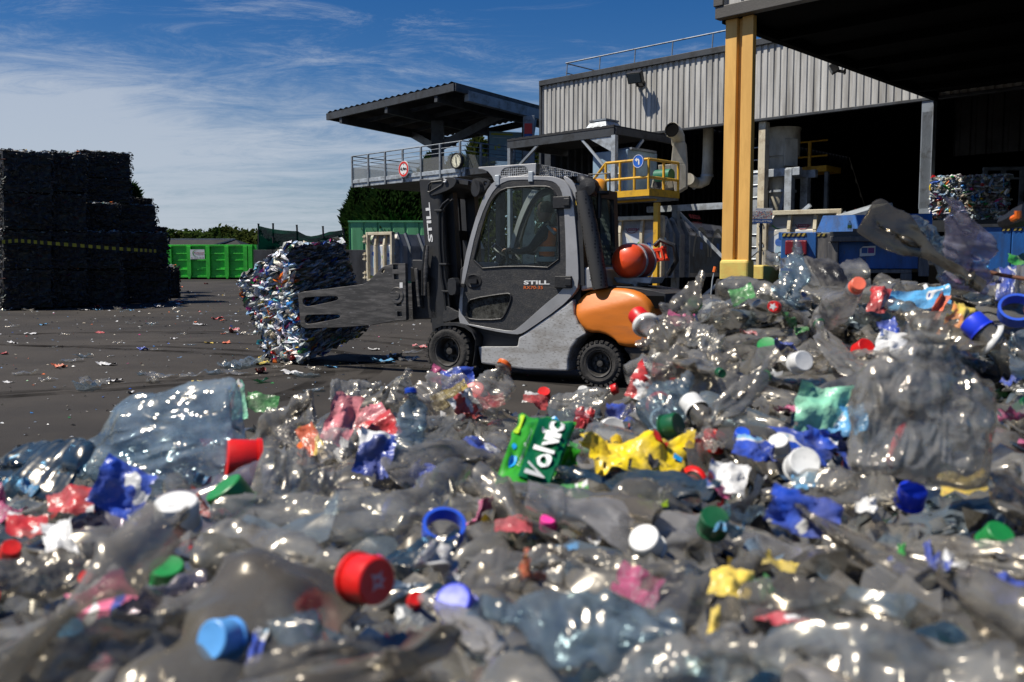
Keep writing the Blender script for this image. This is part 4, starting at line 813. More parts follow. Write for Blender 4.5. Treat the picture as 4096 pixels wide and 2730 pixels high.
mb = MB(); mb.add([a, d_, c, b, a+off, d_+off, c+off, b+off], [(0,1,2,3), (4,5,6,7), (0,1,5,4), (1,2,6,5), (2,3,7,6), (3,0,4,7)]); mb.build("flap", M['galv'], t)
mb = MB(); mb.bar((a+d_)/2+off*.5, Vector(((a.x+d_.x)/2, a.y+.6, 0)), .1); mb.bar((c+b)/2+off*.5, Vector(((c.x+b.x)/2, a.y+.6, 0)), .1); mb.build("leg", M['steel_dark'], t)
t = thing("cage_rack", "grey tubular cage standing behind the bright bale", "cage", P(*z6(2160, 1180), 22.5)*1)
t.location.z = 0; zt2 = P(*z6(2160, 1180), 22.5).z
mb = MB()
for x in (-.6, -.15, .3, .8): mb.box(x-.05, x+.05, -.03, .03, 0, zt2)
mb.tube([(-.65, 0, zt2), (1.2, 0, zt2+.03)], .05, 8); mb.tube([(-.65, 0, zt2-.25), (1.2, 0, zt2-.2)], .03, 8); mb.build("frame", M['steel'], t)
# poster, barrier block and long black hose near the column
pf = Frame(P(*z7(290, 320), 17.2), d1); pf.O.z = 0; pf = Frame((P(*z7(290, 320), 17.2).x, 17.2), (-1, .05))
t = fthing(pf, "label_poster", "white and blue poster with a photo of plastic flakes, its foot lettered", "poster")
mb = MB(); x0, x1, z0, z1 = prect(mb, pf, z7(208, 262), z7(372, 382), 0, .02); F = Face(mb, x1, z0, .0); w, h = x1-x0, z1-z0
F.rect(0, 0, w, h*.28, 1); F.text("ÉTIQUETTES", w*.06, h*.06, w*.9, h*.16, 0, bold=.01); F.rect(0, h*.28, w, h*.78, 2); F.text("Plastipak", w*.2, h*.82, w*.5, h*.12, 1, shear=.3)
for i in range(70): u, v = random.Random(i).random()*w*.95, h*(.29+.47*random.Random(i+99).random()); F.rect(u, v, u+w*.04, v+h*.05, 3+i % 4, .007+.0001*i)
mb.build("sheet", [M['white'], M['ink_blue'], surf('poster_grey', (.5,.48,.47), .5, bump=0), M['red'], M['ink_blue'], surf('poster_orange', (.6,.25,.1), .5, bump=0), M['white']], t, recalc=False)
mb = MB(); mb.tube([((x0+x1)/2, -.05, 0), ((x0+x1)/2, -.05, z1)], .03, 8); mb.build("post", M['steel_dark'], t)
bf2 = Frame(P(*z7(250, 780), 16.0), d1); bf2.O.z = 0
t = fthing(bf2, "barrier_block", "yellow painted concrete guard block beside the column foot", "barrier")
mb = MB(); xa, zt_b = bf2.hit(z7(206, 710)); xb, _ = bf2.hit(z7(300, 850)); mb.box(xb, xa, -.6, 0, 0, zt_b); mb.build("block", M['yellow_base'], t, bevel=.03)
t = thing("rubber_bumper", "thick black rubber bumper lying before the yellow column", "bumper", (0,0,0))
a, b = P(*z7(-60, 893), 12.6), P(*z7(300, 893), 12.6); mb = MB(); mb.tube([a+Vector((0,0,-.02)), b+Vector((0,0,-.02))], .15, 16)
for k in range(5): zz = -.12+k*.06; mb.bar(a+Vector((0,-.14,zz)), b+Vector((0,-.14,zz)), .02)
mb.build("roll", M['rubber'], t, smooth=True); mb = MB(); mb.box(a.x, b.x, a.y+.05, a.y+.35, 0, a.z-.1); mb.build("bed", M['concrete'], t)
t = thing("marker_stick", "thin marker stick with an orange tip leaning by the column foot", "stick", (0,0,0))
a, b = P(*b2(1848, 1085), 13.2), P(*b2(1888, 900), 13.2); mb = MB(); mb.tube([Vector((a.x-.1, a.y, 0)), a, b], .012, 6); mb.build("shaft", M['galv'], t); mb = MB(); mb.tube([lerp(a, b, .6), b], .028, 8); mb.build("tip", surf('tip_orange', (.8,.16,.02), .5), t)
# ------------------------------------------------------------------ forklift truck
RW = PG(*D(1373, 890)); FW_ = PG(*D(1033, 867)); fx = (FW_-RW); fx.z = 0; fx.normalize()
YN = .58
TF = Frame((RW.x, RW.y), (fx.x, fx.y)); TF.O = TF.O-TF.y*YN
truck = fthing(TF, "forklift_truck", "black, silver and orange forklift with a closed cab holding a bale of bottles", "forklift")
def T3(pts, y=YN): return [TF.hit(z3(*p), y) for p in pts]
def smoothpoly(pts, k=2):
    for _ in range(k):
        q = []
        for i in range(len(pts)):
            a, b = pts[i], pts[(i+1) % len(pts)]
            q += [(a[0]*.75+b[0]*.25, a[1]*.75+b[1]*.25), (a[0]*.25+b[0]*.75, a[1]*.25+b[1]*.75)]
        pts = q
    return pts
WIN = smoothpoly(T3([(443,748),(498,522),(552,345),(610,262),(680,234),(900,226),(950,238),(976,290),(990,520),(992,742),(720,728)]), 1)
DOOR = smoothpoly(T3([(383,1085),(388,880),(420,740),(470,510),(530,345),(590,240),(650,197),(720,187),(900,187),(965,200),(1005,245),(1022,330),(1035,600),(1036,830),(1010,885),(905,968),(730,1125),(690,1140),(560,1118)]), 1)
RING = smoothpoly(T3([(360,1085),(368,930),(395,700),(455,470),(505,325),(555,225),(610,182),(690,166),(900,162),(985,172),(1040,205),(1072,270),(1092,420),(1112,690),(1116,850),(1085,905),(1000,990),(800,1130),(745,1160),(690,1156),(560,1135),(400,1095)]), 1)
LW = smoothpoly(T3([(412,1045),(415,965),(445,935),(665,900),(692,908),(692,945),(650,1045),(620,1067),(435,1066)]), 1)
mb = MB(); mb.poly(RING, [DOOR], YN-.10, YN-.02); mb.build("cab_frame", M['silver'], truck, bevel=.018, smooth=True)
mb = MB(); mb.poly(RING, [DOOR], -YN+.02, -YN+.10); fr2 = mb.build("cab_frame", M['silver'], truck, bevel=.015)
mb = MB(); mb.poly(DOOR, [WIN, LW], YN-.075, YN-.025); door = mb.build("door", M['truck_scuffed'], truck, bevel=.01)
mb = MB(); mb.poly(WIN, [], YN-.055, YN-.045); mb.build("window", M['cabglass'], door)
mb = MB(); mb.poly(LW, [], YN-.065, YN-.05); mb.build("lower_window", M['dirtyglass'], door)
mb = MB(); q = [(x, YN-.022, z) for x, z in LW]; mb.tube(q+[q[0]], .012, 6, cap=False); q = [(x, YN-.022, z) for x, z in WIN]; mb.tube(q+[q[0]], .01, 6, cap=False); mb.build("window_seal", M['black'], door)
for a in ((1020, 330), (1030, 830)):
    x, z = TF.hit(z3(*a), YN); mb = MB(); mb.box(x-.09, x+.12, YN-.03, YN+.012, z-.07, z+.07); mb.box(x-.10, x-.02, YN+.012, YN+.03, z-.045, z+.045); mb.build("hinge", M['black'], door, bevel=.012)
x, z = TF.hit(z3(455, 823), YN); mb = MB(); mb.lathe([(0, .09), (.008, .09), (.012, .075), (.004, .06), (.004, 0)], (x, YN-.025, z), (0,1,0), 24, 0, 1.25); mb.box(x-.06, x+.05, YN-.02, YN+.008, z-.03, z+.02); mb.build("handle", M['black'], door, smooth=True)
def dtext(s, p0, p1, p2, m, name, parent, y=YN-.021, bold=.02, shear=0):
    o, a, b = TF.hit(z3(*p0), y), TF.hit(z3(*p1), y), TF.hit(z3(*p2), y)
    o, a, b = (Vector((q[0], y, q[1])) for q in (o, a, b)); mb = MB(); mb.text(s, o, a-o, b-o, (a-o).length, (b-o).length, shear, bold); mb.build(name, m, parent, recalc=False)
dtext("STILL", (776,845), (938,845), (776,820), M['white'], "door_lettering", door, bold=.035)
dtext("RX70-35", (776,874), (896,874), (776,854), surf('ink_orange', (.75,.16,.02), .5, bump=0), "door_number", door, bold=.01)
# far side door with a glass pane
mb = MB(); mb.poly(DOOR, [WIN], -YN+.03, -YN+.08); fd = mb.build("far_door", M['truck_black'], truck)
mb = MB(); mb.poly(WIN, [], -YN+.05, -YN+.06); mb.build("window", M['cabglass'], fd)
# roof, windscreen posts, back wall of the cab
zr = max(z for x, z in RING); xa = min(x for x, z in RING); xb = max(x for x, z in RING)
rf = T3([(1045,215),(985,172),(900,163),(690,167),(612,182)])
mb = MB()
for i in range(len(rf)-1): (x0, z0), (x1, z1) = rf[i], rf[i+1]; mb.add([(x0,-YN+.1,z0-.005), (x1,-YN+.1,z1-.005), (x1,YN-.1,z1-.005), (x0,YN-.1,z0-.005), (x0,-YN+.1,z0-.05), (x1,-YN+.1,z1-.05), (x1,YN-.1,z1-.05), (x0,YN-.1,z0-.05)], [(0,1,2,3), (7,6,5,4), (0,4,5,1), (2,6,7,3)])
mb.build("roof_glass", M['cabglass'], truck)
mb = MB()
for i in range(len(rf)): mb.bar((rf[i][0], -YN+.08, rf[i][1]-.03), (rf[i][0], YN-.08, rf[i][1]-.03), .05)
mb.build("roof_bar", M['truck_black'], truck)
fl = T3([(383,1085),(560,1118),(690,1140),(900,960),(1036,850),(1110,850),(1110,1000),(700,1200),(383,1130)])
mb = MB(); mb.poly(fl, [], -YN+.11, YN-.11); mb.build("cab_floor", M['black'], truck)
# silver hood behind the cab and black rear pillar with rear windows
mb = MB(); mb.poly(T3([(1118,890),(1116,735),(1190,735),(1228,748),(1240,870),(1180,878)]), [], -YN+.12, YN-.06); hood = mb.build("rear_hood", M['silver'], truck, bevel=.03, seg=3)
for k in range(4):
    (x0, z0), (x1, z1) = TF.hit(z3(1175, 762+k*15), YN), TF.hit(z3(1212, 770+k*15), YN); mb = MB(); mb.box(x0, x1, YN-.07, YN-.052, z0-.012, z0+.006); mb.build("louvre", M['silver'], hood, bevel=.004)
# back of the cab: dark framed rear window running across the truck
xr0, zr0_ = TF.hit(z3(1100, 300), YN); xr1, zr1_ = TF.hit(z3(1112, 690), YN); xrb = TF.hit(z3(1118, 850), YN)
def backp(z): return xr0+(xr1-xr0)*(zr0_-z)/(zr0_-zr1_)
zt0, zt1, zt2 = zr0_+.14, zr1_-.06, xrb[1]
mb = MB()
for y0, y1 in ((YN-.16, YN-.04), (-YN+.04, -YN+.16)): mb.add([(backp(zt0)-.0, y0, zt0), (backp(zt0), y1, zt0), (backp(zt2), y1, zt2), (backp(zt2), y0, zt2), (backp(zt0)-.06, y0, zt0), (backp(zt0)-.06, y1, zt0), (backp(zt2)-.06, y1, zt2), (backp(zt2)-.06, y0, zt2)], [(0,1,2,3), (7,6,5,4), (0,4,5,1), (1,5,6,2), (2,6,7,3), (3,7,4,0)])
for z0, z1 in ((zt0, zt0-.1), (zt1, zt2)): mb.add([(backp(z0), YN-.16, z0), (backp(z0), -YN+.16, z0), (backp(z1), -YN+.16, z1), (backp(z1), YN-.16, z1), (backp(z0)-.06, YN-.16, z0), (backp(z0)-.06, -YN+.16, z0), (backp(z1)-.06, -YN+.16, z1), (backp(z1)-.06, YN-.16, z1)], [(0,1,2,3), (7,6,5,4), (0,4,5,1), (2,6,7,3)])
rp = mb.build("rear_frame", M['truck_black'], truck)
mb = MB(); mb.add([(backp(zt0)-.03, YN-.16, zt0-.1), (backp(zt0)-.03, -YN+.16, zt0-.1), (backp(zt1)-.03, -YN+.16, zt1), (backp(zt1)-.03, YN-.16, zt1)], [(0,1,2,3)]); mb.build("rear_window", glass('smoked', (.32,.36,.35), .05, .02), rp)
# overhead mesh guard
mb = MB(); g = T3([(480,118),(480,106),(842,82),(838,162),(800,168),(700,172),(622,180),(600,192),(578,196),(565,165),(540,135),(505,120)])
gh = smoothpoly(T3([(620,168),(622,130),(650,108),(765,97),(790,118),(790,158)]), 1)
mb.poly(g, [gh], YN-.06, YN-.045); guard = mb.build("overhead_guard", M['silver'], truck, bevel=.004)
mb = MB(); mb.poly(gh, [], YN-.056, YN-.05); mb.build("guard_mesh", M['mesh_guard'], guard)
mb = MB(); g2 = T3([(842,82),(960,108),(1082,142),(1085,158),(985,168),(838,164)]); mb.poly(g2, [], YN-.16, YN-.15)
mb.add([(g2[0][0],YN-.055,g2[0][1]), (g2[0][0],-YN+.2,g2[0][1]), (g2[2][0],-YN+.2,g2[2][1]), (g2[2][0],YN-.14,g2[2][1])], [(0,1,2,3)]); mb.build("guard_mesh", M['mesh_guard'], guard)
g3 = T3([(480,106),(842,82)]); mb = MB(); mb.add([(g3[0][0],YN-.05,g3[0][1]), (g3[1][0],YN-.05,g3[1][1]), (g3[1][0],-YN+.05,g3[1][1]), (g3[0][0],-YN+.05,g3[0][1])], [(0,1,2,3)]); mb.build("guard_mesh", M['mesh_guard'], guard)
for a in ((605, 190), (815, 168)):
    x, z = TF.hit(z3(*a), YN); mb = MB(); mb.box(x-.03, x+.03, YN-.08, YN-.01, z-.06, z+.06); mb.build("guard_clamp", M['galv'], guard, bevel=.006)
# chassis and counterweight
CH = T3([(478,1238),(725,1236),(735,1175),(775,1150),(960,1020),(1078,935),(1088,1030),(1112,1092),(1160,1158),(1108,1190),(1066,1250),(1047,1320),(1046,1392),(770,1382),(498,1345)])
mb = MB(); mb.poly(CH, [], -YN+.06, YN-.03); mb.build("chassis", M['silver_dirty'], truck, bevel=.03, seg=3)
mb = MB(); mb.poly(T3([(430,1085),(560,1122),(730,1160),(725,1240),(480,1240),(490,1180)]), [], -YN+.1, YN-.13); mb.build("step_well", M['truck_black'], truck)
CWp = smoothpoly(T3([(1083,955),(1122,903),(1180,875),(1290,862),(1420,872),(1500,902),(1560,960),(1590,1060),(1592,1245),(1385,1245),(1345,1195),(1265,1152),(1162,1150),(1112,1085),(1088,1020)]), 1)
cxm = sum(p[0] for p in CWp)/len(CWp); czm = sum(p[1] for p in CWp)/len(CWp); mb = MB(); k_ = len(CWp); rings = [(0, -YN+.1), (0, YN-.10), (.012, YN-.06), (.035, YN-.025), (.06, YN-.008), (.13, YN+.004), (.22, YN+.006), (.32, YN+.008), (.42, YN+.010), (.52, YN+.011), (.64, YN+.012), (.76, YN+.013), (.88, YN+.014)]
ca, cb2 = TF.hit(z3(1085, 1035), YN), TF.hit(z3(1510, 935), YN)
def crease(x): return ca[1]+(cb2[1]-ca[1])*(x-ca[0])/(cb2[0]-ca[0])
for t_, y_ in rings:
    for (x_, z_) in CWp:
        x2, z2 = x_+(cxm-x_)*t_, z_+(czm-z_)*t_; mb.v.append((x2, y_-(max(0, z2-crease(x2))*.5 if y_ > 0 else 0), z2))
for i in range(len(rings)-1):
    for j in range(k_): mb.f.append((i*k_+j, i*k_+(j+1) % k_, (i+1)*k_+(j+1) % k_, (i+1)*k_+j)); mb.m.append(0)
mb.f.append(tuple((len(rings)-1)*k_+j for j in range(k_))); mb.m.append(0); mb.f.append(tuple(range(k_))); mb.m.append(0)
cw = mb.build("counterweight", M['orange'], truck, smooth=True, angle=50)
mb = MB(); mb.poly(T3([(1380,1238),(1592,1238),(1585,1330),(1540,1390),(1460,1390),(1420,1290)]), [], -YN+.04, YN-.04); mb.build("counterweight_base", surf('worn_black', (.03,.028,.026), .6, dirt=(.09,.06,.03), amt=.4, scale=8), truck, bevel=.04)
mb = MB(); mb.poly(T3([(1180,872),(1290,855),(1420,862),(1540,880),(1640,905),(1640,990),(1560,975),(1500,905),(1420,876),(1290,866)]), [], -YN+.1, YN-.14)
mb.build("engine_cover", M['truck_black'], truck, bevel=.04, seg=3)
mb = MB(); x, z = TF.hit(z3(1600, 945), YN-.13); mb.box(x-.1, x+.16, YN-.15, YN-.13, z-.09, z+.05); mb.build("rear_vent", M['shade_black'], truck)
# exhaust, beacon
ex = [TF.hit(z3(*p), YN-.07) for p in ((1145,262),(1150,300),(1182,450),(1215,620),(1242,770),(1258,872))]
mb = MB(); mb.tube([(x, YN-.07, z) for x, z in ex], [.085,.09,.095,.095,.095,.09], 18); mb.build("exhaust_guard", M['exhaust'], truck, smooth=True)
e2 = [TF.hit(z3(*p), YN-.12) for p in ((1090,190),(1120,180),(1160,195),(1195,235),(1150,265))]
mb = MB(); mb.tube([(e2[0][0], -.1, e2[0][1]), (e2[1][0], YN-.2, e2[1][1]), (e2[2][0], YN-.1, e2[2][1]), (e2[3][0], YN-.08, e2[3][1])], .06, 10); mb.lathe([(0, 0), (0, .1), (.12, .1), (.14, 0)], (e2[3][0], YN-.15, e2[3][1]), (0,1,0), 16); mb.build("exhaust_pipe", M['black'], truck, smooth=True)
arm = T3([(1005,170),(1025,160),(1075,200),(1098,260),(1105,300),(1092,322),(1078,300),(1060,240)]); mb = MB(); mb.poly(smoothpoly(arm, 1), [], YN-.09, YN-.06); mb.build("guard_stay", M['silver'], truck, bevel=.006)
x, z = TF.hit(z3(1250, 262), YN-.25); mb = MB(); mb.lathe([(-.03, .12), (0, .12), (0, .0)], (x, YN-.25, z), n=20); mb.tube([(x, YN-.25, z-.3), (x, YN-.25, z-.02)], .03, 8); bc = mb.build("beacon_base", M['black'], truck)
mb = MB(); mb.lathe([(0, .095), (.10, .085), (.14, .05), (.15, 0)], (x, YN-.25, z), n=20); mb.build("beacon_lamp", M['amber'], bc, smooth=True)
mb = MB(); mb.tube([(x-.13, YN-.25, z), (x-.13, YN-.25, z+.2), (x+.13, YN-.25, z+.2), (x+.13, YN-.25, z)], .01, 6); mb.build("beacon_cage", M['black'], bc)
# gas bottle lying across the back
gx, gz = TF.hit(z3(1421, 697), .22); gr = abs(TF.hit(z3(1421, 589), .22)[1]-TF.hit(z3(1421, 806), .22)[1])/2
prof = [(0.0, 0), (.006, gr*.3), (.022, gr*.55), (.05, gr*.78), (.085, gr*.92), (.12, gr*.985), (.15, gr), (.22, gr)]
mb = MB(); mb.lathe(prof, (gx, .34, gz), (-.06,-1,0), 40); tank = mb.build("gas_bottle", M['tank'], truck, smooth=True)
mb = MB(); mb.lathe([(.22, gr), (.52, gr), (.58, gr*.8), (.61, gr*.4), (.62, 0)], (gx, .34, gz), (-.06,-1,0), 40); mb.build("bottle_barrel", M['tank_dark'], tank, smooth=True)
mb = MB()
for y in (.21, .46): mb.lathe([(y, gr), (y, gr+.012), (y+.035, gr+.012), (y+.035, gr)], (gx, .34, gz), (-.06,-1,0), 36)
mb.build("strap", M['galv'], tank)
vx0, vz0 = TF.hit(z3(1525, 690), -.35); vx1, vz1 = TF.hit(z3(1655, 640), -.55)
mb = MB(); br = [TF.hit(z3(*p), -.2) for p in ((1528,630),(1640,612),(1658,688),(1545,712))]; hh = [TF.hit(z3(*p), -.2) for p in ((1553,648),(1575,643),(1583,686),(1560,690))]; h2 = [TF.hit(z3(*p), -.2) for p in ((1598,640),(1630,634),(1640,676),(1606,682))]
mb.poly(br, [hh, h2], -.24, -.2); mb.poly(br, [hh, h2], -.36, -.33); mb.bar((br[1][0], -.22, br[1][1]), (br[1][0], -.35, br[1][1]), .03); mb.bar((br[2][0], -.22, br[2][1]), (br[2][0], -.35, br[2][1]), .03); mb.build("valve_guard", surf('guard_red', (.8,.06,.015), .45), tank, bevel=.008)
mb = MB(); x, z = br[1]; mb.tube([(x+.12, -.3, z+.02), (x+.05, -.3, z+.09), (x-.12, -.3, z+.02), (x-.14, -.35, z-.15), (x-.02, -.4, z-.32)], .03, 8); mb.build("gas_hose", M['hose'], tank, smooth=True)
mb = MB(); cr = T3([(1350,800),(1500,800),(1600,800),(1580,840),(1500,836),(1490,868),(1478,862),(1470,845),(1372,835)], .1); mb.poly(cr, [], -.25, .16); mb.build("bottle_cradle", M['galv'], tank, bevel=.01)
# wheels
def wheel(name, c, rad, wid, y, label=None, deep=.1, lugs=26, turn=0.0):
    x, z = c
    w = bpy.data.objects.new(name, None); col.objects.link(w); w.parent = truck; w.location = (x, y, z); w.rotation_euler = (0, 0, turn)
    mb = MB(); hw = wid/2
    mb.lathe([(-hw, rad*.55), (-hw, rad*.8), (-hw+.02, rad*.93), (-hw+.05, rad*.975), (hw-.05, rad*.975), (hw-.02, rad*.93), (hw, rad*.82), (hw+.004, rad*.74), (hw, rad*.70), (hw-.005, rad*.60), (hw-.02, rad*.56)], axis=(0,1,0), n=52)
    for i in range(lugs):
        a = 2*math.pi*i/lugs; da = math.pi/lugs*.62
        for s0, s1, ph in ((-hw*.98, -.005, .5), (.005, hw*.99, 0)):
            vs = []
            for aa in (a-da+ph*2*da, a+da+ph*2*da):
                for yy in (s0, s1):
                    for r_ in (rad*.90, rad*1.0): vs.append((math.cos(aa)*r_, yy, math.sin(aa)*r_))
            mb.add(vs, [(0,1,3,2), (4,6,7,5), (0,4,5,1), (2,3,7,6), (1,5,7,3)])
    mb.build("tyre", M['rubber'], w, smooth=True, angle=30)
    mb = MB(); mb.lathe([(hw-.01, rad*.56), (hw+.002, rad*.565), (hw-.004, rad*.52), (hw-.03, rad*.49), (hw-deep*.6, rad*.46), (hw-deep, rad*.44), (hw-deep, rad*.16), (hw-deep+.03, rad*.15), (hw-deep*.35, rad*.13), (hw-deep*.3, 0)], axis=(0,1,0), n=40)
    r = mb.build("rim", M['tyre_rim'], w, smooth=True, angle=35)
    mb = MB()
    for i in range(8):
        a = 2*math.pi*i/8; mb.lathe([(hw-deep, .02*rad/.3), (hw-deep+.03, .02*rad/.3), (hw-deep+.03, 0)], (math.cos(a)*rad*.3, 0, math.sin(a)*rad*.3), (0,1,0), 6)
    mb.build("wheel_bolt", M['tyre_rim'], r)
    return w
rc = TF.hit(z3(1243, 1343), YN); rrad = rc[1]
wheel("rear_wheel", rc, rrad, .2, YN-.10, deep=.1, turn=R(3)); wheel("rear_wheel", rc, rrad, .2, -YN+.1)
fc = TF.hit(z3(298, 1264), YN); fr_ = fc[1]
wheel("front_wheel", fc, fr_, .26, YN-.12, deep=.14); wheel("front_wheel", fc, fr_, .26, -YN+.12)
mb = MB(); mb.tube([(rc[0], -YN+.1, rc[1]), (rc[0], YN-.25, rc[1])], .06, 8); mb.tube([(fc[0], -YN+.1, fc[1]), (fc[0], YN-.25, fc[1])], .09, 8)
mb.build("axle", M['black'], truck)
mb = MB(); mb.poly(T3([(1050,1390),(1046,1320),(1068,1250),(1110,1192),(1180,1158),(1265,1152),(1345,1195),(1400,1250),(1440,1390)]), [], -YN+.3, YN-.32); mb.build("wheel_housing", M['shade_black'], truck)
# front mudguard
mg = [TF.hit(z3(*p), YN) for p in ((215,1108),(268,1086),(350,1084),(410,1098),(455,1130),(478,1180),(474,1260),(462,1340))]
mb = MB(); vs = []
for x, z in mg: vs += [(x, YN-.28, z), (x, YN+.02, z), (x-.0, YN+.02, z-.035), (x, YN-.28, z-.035)]
mb.add(vs, [f for i in range(len(mg)-1) for f in ((4*i, 4*i+1, 4*i+5, 4*i+4), (4*i+1, 4*i+2, 4*i+6, 4*i+5), (4*i+2, 4*i+3, 4*i+7, 4*i+6))]); mb.build("mudguard", M['truck_black'], truck, smooth=True)
# mast
ms = [TF.hit(z3(*p), YN-.12) for p in ((120,184),(232,186),(258,700),(288,1000),(262,1160),(205,1172))]
mast = bpy.data.objects.new("mast", None); col.objects.link(mast); mast.parent = truck
for y in (YN-.24, -YN+.12):
    mb = MB(); mb.poly(ms, [], y, y+.12); mb.build("mast_rail", M['truck_black'], mast, bevel=.008)
def T3y(pts, y): return [TF.hit(z3(*p), y) for p in pts]
for y, pts in ((.22, ((285,190),(345,190),(395,1080),(335,1080))), (-.30, ((285,190),(345,190),(395,1080),(335,1080)))):
    mb = MB(); mb.poly(T3y(pts, .25), [], y, y+.1); mb.build("inner_rail", M['black'], mast)
cyl = T3y(((243,255),(292,1010)), .42); mb = MB(); mb.tube([(cyl[0][0], .40, cyl[0][1]), (cyl[1][0], .40, cyl[1][1])], .06, 14); mb.tube([(cyl[0][0], -.40, cyl[0][1]), (cyl[1][0], -.40, cyl[1][1])], .06, 14); mb.build("lift_cylinder", M['black'], mast, smooth=True)
hs_ = T3y(((300,310),(262,340),(236,385),(238,600),(252,800),(268,880),(280,1000)), .5); mb = MB(); mb.tube([(x, .47, z) for x, z in hs_], .017, 8); mb.tube([(x-.05, .46, z) for x, z in hs_], .014, 8); mb.build("hydraulic_hose", M['hose'], mast, smooth=True)
for a in ((240,382),(270,718),(285,888)):
    x, z = TF.hit(z3(*a), .48); mb = MB(); mb.box(x-.06, x+.05, .40, .5, z-.012, z+.012); mb.build("hose_clamp", M['truck_black'], mast, bevel=.004)
hd = T3([(158,278),(172,205),(190,182),(225,172),(300,165),(322,178),(326,200),(300,240),(180,285)]); hd = smoothpoly(hd, 1)
mb = MB(); mb.poly(hd, [], -YN+.1, YN-.1); hb = mb.build("mast_head", M['truck_black'], mast, bevel=.012)
mb = MB(); q = T3y(((174,262),(180,218),(196,204),(262,196),(270,205),(262,222),(186,266)), YN-.1); mb.tube([(x, YN-.1, z) for x, z in q+[q[0]]], .012, 6, cap=False); mb.build("mast_head_rim", M['truck_black'], hb)
mb = MB(); q = T3y(((282,178),(280,186),(290,192),(288,202),(276,202)), YN-.09); mb.tube([(x, YN-.085, z) for x, z in q], .012, 8); mb.build("lifting_hook", M['white'], hb, smooth=True)
cb_ = T3y(((300,190),(330,190),(330,1090),(300,1090)), 0); mb = MB(); xx = (cb_[0][0]+cb_[1][0])/2; zz0, zz1 = cb_[2][1], cb_[0][1]
for i, zf_ in enumerate((.05, .35, .62, .93)):
    z = zz0+(zz1-zz0)*zf_; x = cb_[2][0]+(cb_[1][0]-cb_[2][0])*zf_; mb.box(x-.05, x+.05, -YN+.12, YN-.14, z-.06, z+.06)
mb.build("cross_member", M['black'], mast)
mb = MB(); q0, q1 = T3y(((300,240),(345,1000)), .1); 
for y in (-.12, .12): mb.bar((q0[0], y, q0[1]), (q1[0], y, q1[1]), .05)
mb.build("chain", M['black'], mast)
mb = MB(); q = smoothpoly(T3([(238,1080),(245,1010),(265,978),(300,1000),(320,1012),(350,1020),(352,1045),(322,1065),(262,1085)]), 1); mb.poly(q, [], YN-.14, YN-.1); mb.build("mast_bracket", M['truck_scuffed'], mast, bevel=.006)
tc_ = T3y(((330,195),(445,210)), .38); mb = MB(); mb.bar((tc_[0][0], .38, tc_[0][1]), (tc_[1][0], .42, tc_[1][1]), .05); mb.build("hose_guide", M['truck_black'], mast)
# work lamp bracket and mirror at the front of the cab
q = smoothpoly(T3([(442,190),(455,178),(535,178),(560,200),(520,262),(475,288),(455,286),(442,240)]), 1); mb = MB(); mb.poly(q, [smoothpoly(T3([(512,195),(545,195),(520,235)]), 1)], YN-.06, YN-.03); lb = mb.build("lamp_bracket", M['truck_black'], truck, bevel=.005)
x, z = TF.hit(z3(470, 240), YN); mb = MB(); mb.lathe([(-.12, .05), (-.06, .1), (0.02, .1), (.02, .085), (.0, 0)], (x, YN-.04, z), (.5,1,0), 18); mb.build("work_lamp", M['black'], lb, smooth=True)
mb = MB(); q = smoothpoly(T3([(318,815),(345,803),(372,806),(375,900),(345,915),(322,900)]), 1); mb.poly(q, [], YN-.02, YN+.08); mr_ = mb.build("side_mirror", M['truck_black'], truck, bevel=.02)
mb = MB(); x, z = TF.hit(z3(378, 850), YN); mb.box(x-.06, x+.04, YN-.03, YN+.0, z-.02, z+.02); mb.build("mirror_arm", M['black'], mr_)
dtext("STILL", (207,578), (186,330), (178,580), M['white'], "mast_lettering", mast, y=YN-.115, bold=.035)
# clamp
def TB(pts, y=YN): return [TF.hit(zB(*p), y) for p in pts]
ARM = TB([(765,716),(822,700),(1140,660),(1440,622),(1490,600),(1560,530),(1640,450),(1680,425),(1760,408),(1895,404),(1912,990),(1885,1002),(1750,1010),(1540,1050),(1200,1075),(870,1082),(832,1076),(795,1055)])
HOLES = [smoothpoly(TB(h), 1) for h in ([(812,800),(825,770),(860,757),(1165,745),(1188,758),(1185,782),(1140,800),(870,856),(832,848)], [(835,985),(850,950),(880,942),(1185,937),(1208,950),(1204,974),(1160,985),(880,1040),(845,1030)], [(1635,500),(1660,462),(1678,468),(1655,508)])]
mb = MB(); mb.poly(ARM, HOLES, YN-.03, YN+.01); cl_ = mb.build("clamp_arm", M['clamp'], truck, bevel=.006)
mb = MB(); q = TB([(1765,408),(1850,404),(1905,404),(1915,995),(1800,1000)]); mb.poly(q, [TB([(1778,415),(1830,415),(1830,468),(1778,468)]), TB([(1785,515),(1835,515),(1838,572),(1788,572)]), TB([(1812,800),(1865,800),(1868,852),(1815,852)]), TB([(1820,905),(1870,905),(1874,958),(1824,958)])], YN+.0, YN+.045); mb.build("arm_flange", M['clamp'], cl_, bevel=.006)
mb = MB(); x, z = TF.hit(zB(1818, 737), YN); mb.lathe([(.04, .11), (.055, .10), (.05, .05), (.06, .045), (.06, 0)], (x, YN, z), (0,1,0), 22); mb.build("pivot_pin", M['clamp'], cl_, smooth=True)
mb = MB(); mb.text("N", (TF.hit(zB(1640, 930), YN)[0], YN+.012, TF.hit(zB(1640, 930), YN)[1]), (-1,0,0), (0,0,1), .1, .14); 
mb = MB(); (x0, z0), (x1, z1) = TF.hit(zB(1848, 602), YN), TF.hit(zB(1880, 660), YN); mb.box(x0, x1, YN+.045, YN+.048, z1, z0); mb.build("arm_sticker", M['white'], cl_)
FAR = [(x+.02, z) for x, z in ARM]; mb = MB(); mb.poly(FAR, [], -YN-.0, -YN+.03); mb.build("far_clamp_arm", M['clamp'], truck)
